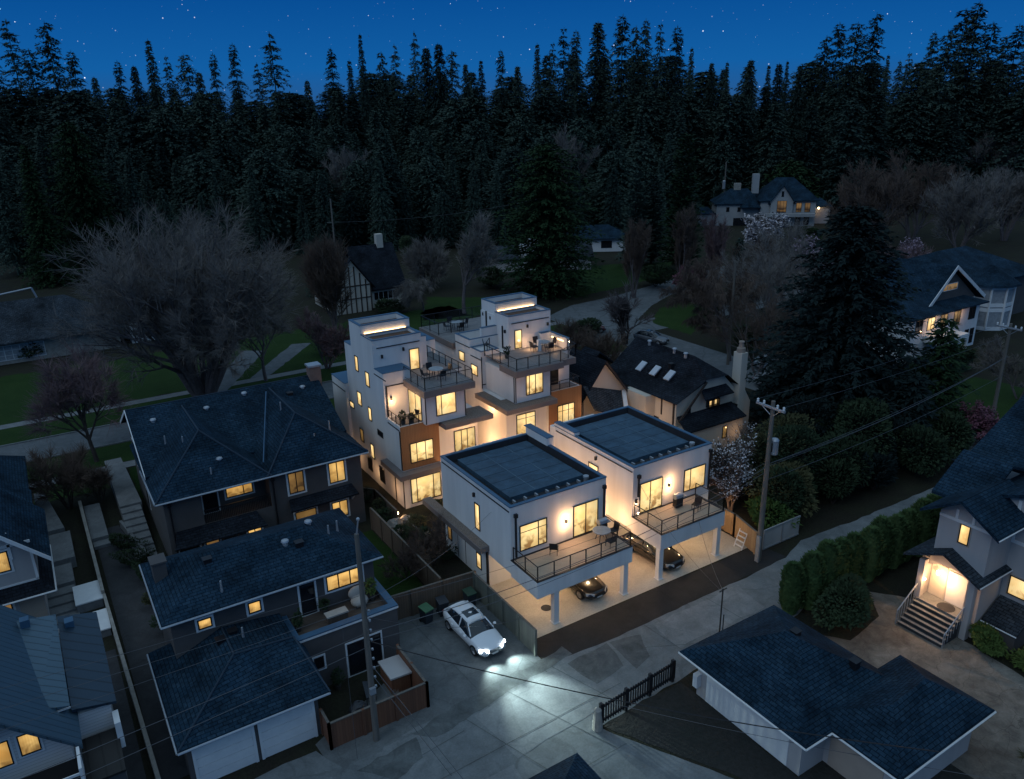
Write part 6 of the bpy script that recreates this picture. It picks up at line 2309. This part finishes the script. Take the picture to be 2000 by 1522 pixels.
xy = ground_at(1070, 572)
evergreen('big rounded conifer on the lawn beyond the right tower house', xy, height_at(xy, 1065, 278), 8.8, 31, 'conifer2', dome=True, whorls=56, nb=22, clumps=10, size=.75, droop=.12, base=.02)
xy = ground_at(1328, 530)
evergreen('tall columnar green conifer left of the mansion', xy, height_at(xy, 1328, 262), 4.3, 32, 'conifer2', power=.45, whorls=54, nb=15, clumps=4, size=.9, up=.5)
xy = ground_at(1238, 520)
evergreen('left of the two dark columnar conifers beside the tall green one', xy, height_at(xy, 1236, 335), 3.4, 33, 'conifer', power=.5, whorls=40, nb=12, clumps=4, size=.9, up=.5)
xy = ground_at(1272, 515)
evergreen('right of the two dark columnar conifers beside the tall green one', xy, height_at(xy, 1268, 342), 3.0, 34, 'conifer', power=.5, whorls=40, nb=12, clumps=4, size=.9, up=.5)
evergreen('huge dark spruce between the cottage and the far white house', (64.0, 43.5), 21.6, 9.2, 35, 'spruce', name='spruce_tree', whorls=64, nb=25, clumps=14, size=.62, rag=.06, droop=.14, power=.5, base=.02, tr=.5)
xy = ground_at(1640, 420)
evergreen('layered cedar rising behind the mansion', xy, height_at(xy, 1632, 192), 8.5, 36, 'conifer', name='cedar_tree', whorls=22, nb=16, clumps=8, size=1.3, droop=.05, power=.6, base=.2, tr=.6)
xy = ground_at(1545, 440)
evergreen('broad rounded evergreen directly behind the mansion roof', (xy[0] + 14, xy[1] + 13), 15.5, 9.5, 37, 'conifer2', dome=True, whorls=26, nb=18, clumps=7, size=1.3)
evergreen('dark green conifer in the shrub belt before the far right street pole', (70.5, 37.5), 11.5, 4.2, 38, 'conifer2', whorls=34, nb=14, clumps=7, size=.6, power=.6, base=.01)
evergreen('second dark green conifer in the shrub belt, lower and nearer the lane', (64.0, 36.0), 8.0, 3.6, 39, 'spruce', whorls=26, nb=14, clumps=7, size=.55, power=.6, base=.01)
evergreen('slim dark conifer between the bare trees and the mansion', ground_at(1440, 545), 7.5, 1.8, 40, 'conifer', whorls=22, nb=9, clumps=4, size=.7, power=.7)


# ---- leafy shrubs
def leaf_cloud(b, c, rr, n, size, rnd, up=.2, shell=.5, lump=.42):
    lumps = [(rnd.uniform(0, 6.28), rnd.uniform(-.6, 1), rnd.uniform(.6, 1.4)) for _ in range(7)]
    for _ in range(n):
        u, a = rnd.uniform(-1, 1), rnd.uniform(0, 6.283)
        s = math.sqrt(1 - u * u)
        k = shell + (1 - shell) * rnd.random() ** .5
        for (la, lu, lw) in lumps:
            dd = (math.cos(a) * s - math.cos(la)) ** 2 + (math.sin(a) * s - math.sin(la)) ** 2 + (u - lu) ** 2
            k *= 1 + lump * lw * math.exp(-dd * 3.5) - lump * .18
        d = (math.cos(a) * s, math.sin(a) * s, u)
        p = (c[0] + rr[0] * d[0] * k, c[1] + rr[1] * d[1] * k, max(.03, c[2] + rr[2] * u * k))
        o = (d[0] + rnd.uniform(-.9, .9), d[1] + rnd.uniform(-.9, .9), d[2] + up + rnd.uniform(-.5, .7))
        blade(b, p, o, size * rnd.uniform(.7, 1.4), size * rnd.uniform(.4, .75), rnd)


def shrub(label, xy, rr, n, size, m, seed, group=None, name='shrub', cat='shrub', z=None, up=.2, stems='barkdark'):
    r = random.Random(seed)
    t = thing(name, label, cat, (0, 0, 0), group)
    b = MB()
    z0 = rr[2] * .92 if z is None else z
    leaf_cloud(b, (0, 0, z0), rr, n, size, r, up)
    b.build('foliage', M[m], t)
    s = MB()
    for k in range(5):
        a = r.uniform(0, 6.28)
        s.tube((0, 0, -.1), (rr[0] * .5 * math.cos(a), rr[1] * .5 * math.sin(a), z0 * 1.1), .05 + rr[2] * .012, .015, 5)
    s.build('stem', M[stems], t)
    place(t, (xy[0], xy[1], terrain(*xy)), r.uniform(0, 6))
    return t


# cedar hedge along the lane
hp = []
for k in range(3):
    r = random.Random(50 + k)
    t = thing('hedge_cedar', 'x', 'hedge plant')
    b = MB()
    H_ = 3.9
    for i in range(2600):
        u = r.random()
        z = .1 + (H_ - .1) * u
        prof = (.95 * min(1, (u / .12) ** .5) if u < .12 else 1.0) * (1 - max(0, (u - .62) / .38) ** 2.2) ** .6 if u < .995 else .08
        a = r.uniform(0, 6.283)
        rr_ = .70 * prof * r.uniform(.72, 1.04) * (1 + .08 * math.sin(a * 3 + k) + .06 * math.sin(z * 4 + a))
        d = (math.cos(a), math.sin(a), 1.5 + r.uniform(-.4, .8))
        blade(b, (rr_ * math.cos(a), rr_ * math.sin(a), z), d, r.uniform(.22, .42), r.uniform(.10, .18), r)
    core = MB().lathe(0, 0, [(.45, .05), (.62, .6), (.62, 2.4), (.45, 3.2), (.12, 3.6)], 9)
    off = len(b.v)
    b.v += core.v
    b.f += [tuple(off + i for i in f) for f in core.f]
    b.build('foliage', M['hedge'], t)
    trunk_mesh(1.2, .08).build('trunk', M['barkdark'], t)
    hp.append(t)
hu = set()
names = ['columnar cedar at the lane end of the hedge', 'second cedar from the lane end of the hedge', 'third cedar from the lane end of the hedge', 'fourth cedar from the lane end of the hedge', 'fifth cedar from the lane end of the hedge',
         'sixth cedar of the hedge, above the leafy bush', 'seventh cedar of the hedge, left of the porch', 'eighth cedar of the hedge, level with the porch roof', 'ninth cedar of the hedge, touching the upper gable of the porch house',
         'tenth cedar of the hedge, behind the upper gable eave', 'eleventh cedar of the hedge, behind the porch house roof', 'farthest cedar of the hedge, mostly behind the porch house']
rh = random.Random(8)
for k, lb in enumerate(names):
    src = hp[k % 3]
    if (k % 3) in hu:
        src = copy_tree(src)
    hu.add(k % 3)
    x = 36.4 + k * 1.42
    s = rh.uniform(.86, 1.02) * (1.0 + .02 * min(k, 6))
    place(src, (x, 25.9 + rh.uniform(-.15, .15) - .03 * k, 0), rh.uniform(0, 6), (s * 1.02, s * 1.02, s * .98), lb, 'cedar hedge along the lane')
shrub('big leafy shrub in front of the cedar hedge beside the stone drive', (38.5, 23.6), (2.3, 1.7, 1.75), 6200, .24, 'laurel', 61)
shrub('yellow green shrub right of the porch steps', (42.6, 17.3), (1.0, 1.3, .85), 2600, .18, 'bushg', 62)
shrub('yellow green shrub at the cellar hood of the porch house', (43.0, 15.0), (.9, 1.2, .65), 1800, .18, 'bushg', 63)
# overgrown belt between lane and cottage
belt = [((46.0, 34.5), (2.6, 2.0, 2.2), 'olive', 'olive shrub just right of the grey double gate'), ((49.5, 36.5), (2.8, 2.6, 3.2), 'laurel', 'tall dark laurel second from the transformer pole'), ((53.5, 34.6), (2.8, 2.2, 2.4), 'laurel', 'dark laurel along the middle of the lane'),
        ((57.5, 36.2), (3.2, 2.8, 3.4), 'laurel', 'broad dark laurel under the big spruce'), ((61.0, 33.0), (2.6, 2.0, 2.2), 'laurel', 'low dark laurel near the lane bend'), ((66.0, 33.2), (2.6, 2.0, 2.3), 'laurel', 'dark laurel nearest the cross street'),
        ((52.0, 39.6), (2.2, 2.2, 2.8), 'olive', 'grey olive shrub between magnolia and spruce'), ((47.6, 39.0), (2.0, 2.0, 2.6), 'olive', 'grey olive shrub right behind the magnolia'), ((56.6, 40.5), (2.6, 2.4, 3.0), 'spruce', 'dark evergreen shrub at the foot of the spruce'),
        ((69.0, 43.0), (2.6, 2.4, 2.8), 'laurel', 'dark shrub between spruce and far white house'), ((43.3, 33.7), (1.6, 1.3, 1.3), 'bushg', 'yellowish shrub behind the grey double gate'), ((60.0, 46.0), (3.0, 2.6, 3.2), 'spruce', 'dark evergreen shrub left behind the spruce')]
for k, (xy, rr, m, lb) in enumerate(belt):
    rr = tuple(q * 1.22 for q in rr)
    shrub(lb, xy, rr, int(1000 * rr[0]), .34, m, 100 + k, 'overgrown shrub belt along the lane')
GB = 'filler evergreens of the overgrown belt'
for k in range(26):
    q = random.Random(700 + k)
    x = 45.5 + (k % 13) * 1.95 + q.uniform(-.6, .6)
    y = (34.2 if k < 13 else 38.6) + q.uniform(-1.0, 1.6)
    r_ = q.uniform(1.5, 2.3)
    shrub('dark evergreen shrub filling the overgrown belt between lane and spruce', (x, y), (r_, r_, r_ * q.uniform(.9, 1.5)), int(900 * r_), .32, q.choice(('laurel', 'spruce', 'laurel')), 720 + k, GB, up=.5)
hb = MB()
rb_ = random.Random(9)
for k, (x, lb) in enumerate(((82.5, 'left half of the clipped hedge before the far white house'), (89.5, 'right half of the clipped hedge before the far white house'))):
    t = thing('garden_hedge', lb, 'hedge', (x, 46.5, 0), 'clipped hedge before the far white house')
    b = MB()
    for i in range(2600):
        p = (x + rb_.uniform(-3.6, 3.6), 46.5 + rb_.uniform(-1.2, 1.2), 2.5 * rb_.random() ** .5)
        blade(b, p, (rb_.uniform(-1, 1), rb_.uniform(-1, .4), rb_.uniform(0, 1.4)), .4, .22, rb_)
    b.box(x - 3.4, x + 3.4, 45.6, 47.4, 0, 2.2)
    b.build('foliage', M['laurel'], t)
# garden planting round the towers
gp = [((20.2, 52.6), (.8, .8, .8), 'olive', 'shrub by the left tower house corner'), ((19.7, 51.0), (.9, .8, .7), 'laurel', 'dark shrub left of the garden boulders'), ((21.4, 48.2), (.9, .9, .9), 'olive', 'shrub in front of the garden boulders'), ((19.6, 47.4), (.9, .8, 1.0), 'laurel', 'dark shrub at the long brown fence'),
      ((21.2, 46.4), (.7, .8, .8), 'laurel', 'dark shrub by the side canopy'), ((21.4, 43.6), (.5, .9, .6), 'laurel', 'dark shrub under the left coach house windows'), ((20.0, 55.0), (.7, 1.2, .8), 'laurel', 'dark shrub between the charcoal house and left tower'),
      ((24.2, 50.4), (1.0, .5, .6), 'olive', 'low shrub before the big lit ground floor window'), ((28.6, 48.8), (1.0, .7, .8), 'laurel', 'shrub behind the left coach house')]
for k, (xy, rr, m, lb) in enumerate(gp):
    shrub(lb, xy, rr, int(700 * rr[0]) + 200, .17, m, 130 + k, 'garden shrubs round the tower houses')
for k, (x, y, lb) in enumerate(((3.55, 46, 'nearest'), (3.3, 49.3, 'second'), (3.0, 52.4, 'third'), (2.6, 55.4, 'fourth'), (2.2, 58.4, 'farthest'))):
    shrub(lb + ' clump of the dark low hedge along the left side path', (x, y), (.55, 1.7, .75), 1100, .17, 'olive' if k == 1 else 'laurel', 150 + k, 'low hedge along the left side path')
for k, (x, y, z, rr, lb) in enumerate(((13.5, 37.6, 3.13, (.35, .35, .8), 'tall yellow potted plant at the right end of the charcoal balcony'), (10.75, 37.9, 3.13, (.28, .28, .4), 'potted plant right of the charcoal balcony door'), (8.95, 37.2, 3.13, (.3, .3, .55), 'potted plant at the left parapet of the charcoal balcony'),
                                       (22.8, 52.8, 7.0, (.35, .35, .55), 'potted plant at the left corner of the cedar balcony'), (23.4, 52.5, 7.0, (.3, .3, .35), 'small potted plant on the cedar balcony'), (33.6, 54.6, 9.97, (.35, .35, .5), 'potted plant on the front deck of the right tower house'), (10.2, 35.2, 0, (.35, .35, .6), 'potted shrub by the charcoal patio door'))):
    t = thing('potted_plant', lb, 'potted plant', (x, y, z), 'potted plants on decks and patios')
    MB().lathe(x, y, [(.16, z), (.2, z + .3), (.19, z + .32)], 10).build('pot', M['terracotta'], t)
    b = MB()
    leaf_cloud(b, (x, y, z + .3 + rr[2] * .8), rr, 260, .16, random.Random(160 + k))
    b.v = [(p[0], p[1], max(p[2], z + .25)) for p in b.v]
    b.build('foliage', M['bushg' if k == 0 else 'laurel'], t)


# ---- leafless trees
def limb(b, p, d, ln, r0, r1, segs, rnd, wob, grav, n):
    pts = [p]
    for i in range(segs):
        d = Vector((d.x + rnd.uniform(-wob, wob), d.y + rnd.uniform(-wob, wob), d.z + rnd.uniform(-wob, wob) * .7 + grav)).normalized()
        q = p + d * (ln / segs)
        b.tube(p, q, r0 + (r1 - r0) * i / segs, r0 + (r1 - r0) * (i + 1) / segs, n, False)
        p = q
        pts.append(p)
    return pts, d


def bare_tree(seed, stems, stem_len, levels, r0, spread, kids, ratio=.62, grav=.03, wob=.16, twig=.016, droop_last=0.0, lean=(0, 0), twigs=7, start=.3, stem_k=1.0):
    """levels of branching; returns (limbs, twigs) meshes around the origin and the twig tips"""
    rnd = random.Random(seed)
    wood, fine, tips = MB(), MB(), []

    def grow(p, d, ln, r, lv):
        last = lv == levels
        if last:
            for q in range(twigs):
                dd = Vector((d.x + rnd.uniform(-.75, .75), d.y + rnd.uniform(-.75, .75), d.z + rnd.uniform(-.55, .6) + grav - droop_last)).normalized()
                pts, _ = limb(fine, p, dd, ln * rnd.uniform(.7, 1.3), twig, twig * .35, 2, rnd, .12, -droop_last, 3)
                tips.append(pts[-1])
                tips.append(pts[1])
            return
        pts, dl = limb(wood if lv < levels - 1 else fine, p, d, ln, r, r * .5, 4, rnd, wob, grav, 6 if lv < 2 else 4)
        n = kids[min(lv, len(kids) - 1)]
        for k in range(n):
            t = start + (1 - start) * (k + rnd.random()) / n
            i = min(3, int(t * 4))
            q = pts[i] + (pts[i + 1] - pts[i]) * (t * 4 - i)
            base_d = (pts[i + 1] - pts[i]).normalized()
            a = rnd.uniform(0, 6.283)
            side = base_d.cross(Vector((math.cos(a), math.sin(a), .3))).normalized()
            sp_ = spread * rnd.uniform(.6, 1.25) * (1.15 - .5 * t)
            dd = (base_d + side * sp_ + Vector((0, 0, grav))).normalized()
            grow(q, dd, ln * ratio * rnd.uniform(.75, 1.2), max(twig * 1.2, r * (.62 - .22 * t)), lv + 1)
        grow(pts[-1], dl, ln * ratio, max(twig * 1.2, r * .45), lv + 1)

    for s in range(stems):
        a = 6.283 * s / stems + rnd.uniform(-.4, .4)
        k = 0 if stems == 1 else rnd.uniform(.25, .75) * stem_k
        d = Vector((math.cos(a) * k * spread + lean[0], math.sin(a) * k * spread + lean[1], 1)).normalized()
        grow(Vector((math.cos(a) * r0 * .8 * (stems > 1), math.sin(a) * r0 * .8 * (stems > 1), -.2)), d, stem_len * rnd.uniform(.85, 1.15), r0 * rnd.uniform(.8, 1.1), 0)
    return wood, fine, tips


def leafless(label, xy, seed, m='twig', bark='bark', blossom=None, bsize=.2, bkeep=.6, rz=0.0, sc=1.0, name='bare_tree', z=None, group=None, **kw):
    t = thing(name, label, 'tree', (0, 0, 0), group)
    w, f, tips = bare_tree(seed, **kw)
    w.build('trunk', M[bark], t)
    f.build('crown', M[m], t)
    if blossom:
        r = random.Random(seed)
        b = MB()
        for p in tips:
            if r.random() < bkeep:
                for _ in range(2):
                    blade(b, (p.x + r.uniform(-.1, .1), p.y + r.uniform(-.1, .1), p.z), (r.uniform(-1, 1), r.uniform(-1, 1), r.uniform(-.2, 1)), bsize * r.uniform(.7, 1.3), bsize * .8, r)
        b.build('blossom', M[blossom], t)
    place(t, (xy[0], xy[1], terrain(*xy) if z is None else z), rz, sc)
    return t


leafless('huge spreading bare tree with many upright stems on the left lawn', (14.4, 88.0), 201, stems=12, stem_len=8.6, levels=4, r0=.42, spread=1.05, kids=(4, 5, 4), ratio=.60, grav=.018, wob=.12, twig=.018, twigs=5, start=.42, stem_k=.88, sc=1.06)
leafless('brownish pink budding tree on the near verge at far left', (2.3, 77.0), 202, 'twigpink', 'barkdark', stems=1, stem_len=3.6, levels=4, r0=.28, spread=.95, kids=(6, 5, 4), ratio=.74, grav=.02, wob=.16, twig=.02, twigs=6, start=.55)
leafless('small bare verge tree right of the huge spreading tree', ground_at(520, 744), 203, stems=1, stem_len=4.2, levels=4, r0=.24, spread=.9, kids=(5, 5, 4), ratio=.66, grav=.03, twig=.022, twigs=5, start=.45)
leafless('upright many stemmed bare tree in front of the timbered house', ground_at(655, 650), 204, 'twigbrown', stems=9, stem_len=6.5, levels=3, r0=.15, spread=.42, kids=(5, 5), ratio=.6, grav=.08, wob=.1, twig=.03, twigs=5, start=.2)
leafless('bare tree with a dark trunk on the lawn between the towers', ground_at(907, 612), 205, stems=1, stem_len=6.5, levels=4, r0=.34, spread=.75, kids=(5, 5, 4), ratio=.62, grav=.04, twig=.03, twigs=5, start=.4)
leafless('rounded bare tree left of the tree between the towers', ground_at(838, 560), 206, stems=4, stem_len=3.8, levels=3, r0=.16, spread=.85, kids=(6, 6), ratio=.66, grav=.03, twig=.035, twigs=6, start=.25)
leafless('small umbrella shaped weeping tree on the lawn behind the left tower', ground_at(828, 608), 207, 'twig', stems=1, stem_len=2.6, levels=3, r0=.16, spread=1.3, kids=(8, 6), ratio=.72, grav=-.06, twig=.028, twigs=7, droop_last=.55, start=.75)
leafless('slender fastigiate bare tree left of the columnar conifer', ground_at(1238, 582), 208, 'twigbrown', stems=5, stem_len=7.4, levels=3, r0=.16, spread=.34, kids=(7, 5), ratio=.5, grav=.12, wob=.08, twig=.03, twigs=5, start=.25)
leafless('slender fastigiate bare tree just before the columnar conifer', ground_at(1330, 565), 209, 'twigbrown', stems=5, stem_len=7.2, levels=3, r0=.16, spread=.36, kids=(7, 5), ratio=.5, grav=.12, wob=.08, twig=.03, twigs=5, start=.25)
leafless('thin upright bare tree right of the columnar conifer', ground_at(1392, 560), 210, 'twigpink', stems=4, stem_len=6.4, levels=3, r0=.14, spread=.38, kids=(6, 5), ratio=.5, grav=.1, wob=.1, twig=.03, twigs=5, start=.25)
leafless('rose pink flowering shrub on the far lawn', ground_at(1352, 590), 211, 'twigpink', stems=5, stem_len=2.6, levels=3, r0=.1, spread=.7, kids=(5, 5), ratio=.62, grav=.03, twig=.03, twigs=5, blossom='petalr', bsize=.34, bkeep=.7)
leafless('brown weeping tree beside the slim dark pole', ground_at(1425, 705), 212, 'twigbrown', stems=1, stem_len=6.0, levels=4, r0=.3, spread=.6, kids=(6, 5, 5), ratio=.58, grav=.0, twig=.026, twigs=6, droop_last=.6, start=.35)
for k, (px, py, s, m, lb) in enumerate(((1500, 660, 1.0, 'twig', 'grey bare tree left of the dark spruce, behind the silver car'), (1555, 640, 1.15, 'twig', 'tall grey bare tree tight against the left of the dark spruce'), (1470, 610, .95, 'twigbrown', 'brown bare tree behind the weeping tree'), (1530, 560, 1.0, 'twig', 'pale bare tree below the white blossom'), (1545, 790, .55, 'olive', 'tangled bare shrub above the magnolia'), (1480, 735, .8, 'twigbrown', 'brown bare tree between cottage chimney and spruce'))):
    leafless(lb, ground_at(px, py), 220 + k, m, stems=3, stem_len=5.2, levels=4, r0=.2, spread=.75, kids=(4, 4, 3), ratio=.64, grav=.02, twig=.02, twigs=4, start=.3, sc=s)
leafless('white magnolia in flower beside the right coach house', (43.2, 37.2), 230, 'twigbrown', stems=4, stem_len=2.6, levels=3, r0=.12, spread=.62, kids=(5, 5), ratio=.66, grav=.05, twig=.018, twigs=4, blossom='petal', bsize=.15, bkeep=.20, name='magnolia_tree', sc=1.08)
xy = ground_at(1490, 492)
leafless('white blossoming tree in front of the mansion', xy, 231, 'twig', stems=5, stem_len=3.6, levels=3, r0=.16, spread=.85, kids=(5, 5), ratio=.64, grav=.03, twig=.035, twigs=4, blossom='petal', bsize=.55, bkeep=.5, name='blossom_tree')
xy = ground_at(1590, 560)
leafless('pale pink blossoming tree below the mansion garden wall', xy, 232, 'twig', stems=5, stem_len=3.6, levels=3, r0=.16, spread=.85, kids=(5, 5), ratio=.64, grav=.03, twig=.035, twigs=4, blossom='petalp', bsize=.42, bkeep=.5, name='blossom_tree')
xy = ground_at(1772, 540)
leafless('pale pink blossoming tree right of the dark spruce top', xy, 233, 'twigpink', stems=4, stem_len=3.2, levels=3, r0=.14, spread=.8, kids=(5, 5), ratio=.64, grav=.03, twig=.035, twigs=4, blossom='petalp', bsize=.42, bkeep=.5, name='blossom_tree')
xy = ground_at(1902, 870)
leafless('rose blossoming shrub by the far street pole', xy, 234, 'twigpink', stems=4, stem_len=1.8, levels=3, r0=.1, spread=.7, kids=(4, 4), ratio=.62, twig=.022, twigs=4, blossom='petalr', bsize=.25, bkeep=.5, name='blossom_shrub')
for k, (px, py, s, m, lb) in enumerate(((1690, 500, 1.5, 'twigbrown', 'big brown rounded bare tree right of the mansion'), (1780, 470, 1.6, 'twigbrown', 'bigger reddish bare tree at the forest edge, upper right'), (1870, 500, 1.3, 'twig', 'grey bare tree with dark limbs above the far gabled house'), (1960, 470, 1.4, 'twig', 'arching bare tree at the right edge'), (1925, 395, 1.5, 'twig', 'bare tree high at the right below the forest'), (1740, 600, .9, 'twigpink', 'small budding tree behind the far gabled house'))):
    xy = ground_at(px, py)
    leafless(lb, xy, 240 + k, m, stems=4, stem_len=5.0, levels=4, r0=.26, spread=.72, kids=(4, 4, 3), ratio=.64, grav=.04, twig=.03, twigs=4, start=.3, sc=s)
xy = far_at(1110, 205)
leafless('pale skeletal tree standing inside the forest above the rounded conifer', xy, 250, 'twig', stems=3, stem_len=13, levels=3, r0=.3, spread=.5, kids=(7, 5), ratio=.5, grav=.08, twig=.06, twigs=5)
xy = far_at(665, 200)
leafless('pale skeletal tree standing inside the forest above the timbered house', xy, 251, 'twig', stems=3, stem_len=12, levels=3, r0=.3, spread=.5, kids=(7, 5), ratio=.5, grav=.08, twig=.06, twigs=5)
leafless('tangled bare bush beside the white gabled house at left', (-.6, 68.0), 252, 'twigbrown', 'barkdark', stems=5, stem_len=2.4, levels=3, r0=.09, spread=.75, kids=(5, 5), ratio=.66, grav=.02, twig=.016, twigs=5)
leafless('bare bush at the head of the left side path', (1.6, 67.5), 253, 'twigbrown', 'barkdark', stems=4, stem_len=1.6, levels=3, r0=.06, spread=.8, kids=(5, 4), ratio=.66, twig=.015, twigs=5)
leafless('leafless shrub growing in the garden bed beside the left coach house', (20.3, 43.4), 254, 'twigbrown', 'barkdark', stems=4, stem_len=1.7, levels=3, r0=.04, spread=.6, kids=(5, 4), ratio=.66, twig=.012, twigs=4)
leafless('leafless shrub on the dark lawn by the long brown fence', (18.0, 43.0), 255, 'twigbrown', 'barkdark', stems=4, stem_len=1.2, levels=3, r0=.035, spread=.8, kids=(5, 4), ratio=.66, twig=.012, twigs=4)
leafless('dried pale shrub inside the stained patio fence', (12.6, 32.0), 256, 'twig', 'bark', stems=7, stem_len=.6, levels=2, r0=.02, spread=1.0, kids=(5, 4), ratio=.6, twig=.012, twigs=5)
leafless('faint bare tree in the bottom right corner', (36.5, 10.6), 257, 'olive', stems=4, stem_len=1.6, levels=4, r0=.06, spread=.7, kids=(4, 4, 4), ratio=.62, twig=.012, twigs=4)
leafless('gnarled bare tree in front of the cottage chimney street side', ground_at(1222, 672), 258, 'bark', 'barkdark', stems=5, stem_len=3.6, levels=3, r0=.2, spread=.7, kids=(4, 4), ratio=.62, grav=.03, wob=.25, twig=.03, twigs=4)
leafless('dark twiggy bush right of the right tower house', ground_at(1115, 715), 259, 'twigbrown', 'barkdark', stems=6, stem_len=2.6, levels=3, r0=.08, spread=.7, kids=(5, 4), ratio=.64, twig=.02, twigs=5)
leafless('bare bush by the cottage left gable', ground_at(1165, 735), 260, 'twigbrown', 'barkdark', stems=5, stem_len=2.6, levels=3, r0=.08, spread=.7, kids=(5, 4), ratio=.64, twig=.02, twigs=5)
leafless('pinkish bare tree behind the left wall of the left tower house', ground_at(640, 720), 261, 'twigpink', stems=4, stem_len=3.2, levels=4, r0=.14, spread=.7, kids=(4, 4, 3), ratio=.64, twig=.022, twigs=5)
leafless('bare tree beyond the rail at the right edge under the bay house', ground_at(1990, 780), 262, 'twig', stems=3, stem_len=3.2, levels=4, r0=.16, spread=.75, kids=(4, 4, 3), ratio=.64, twig=.024, twigs=5)
for k, (px, py, rr, lb) in enumerate(((1140, 660, (3.4, 2.6, 1.5), 'dark rounded shrub on the street corner behind the right tower'), (1385, 625, (3.2, 2.6, 2.6), 'dark clipped hedge block at the curved street'), (800, 508, (5, 3, 3.2), 'rounded dark shrub right of the timbered house'), (1100, 500, (5, 3.5, 3.0), 'dark shrub mass under the big rounded conifer'), (650, 690, (2.2, 2, 1.5), 'dark shrub behind the charcoal house chimney'),
                                      (760, 610, (3, 2, 1.2), 'low dark shrub below the timbered house windows'), (1455, 690, (2.4, 2, 2.2), 'dark shrub behind the cottage roof'), (1850, 640, (4, 3, 3), 'dark shrubs behind the far gabled house'), (70, 700, (3, 2, 1.6), 'dark shrub at the end of the long low house'), (1580, 470, (8, 3, 2), 'dark garden shrubs along the mansion wall'), (1280, 560, (5, 3, 2.4), 'dark shrubs at the foot of the columnar conifers'), (960, 560, (6, 3, 2.2), 'dark shrubs along the far lawn edge'))):
    shrub(lb, ground_at(px, py), rr, int(500 * rr[0]), .42, 'laurel', 300 + k)
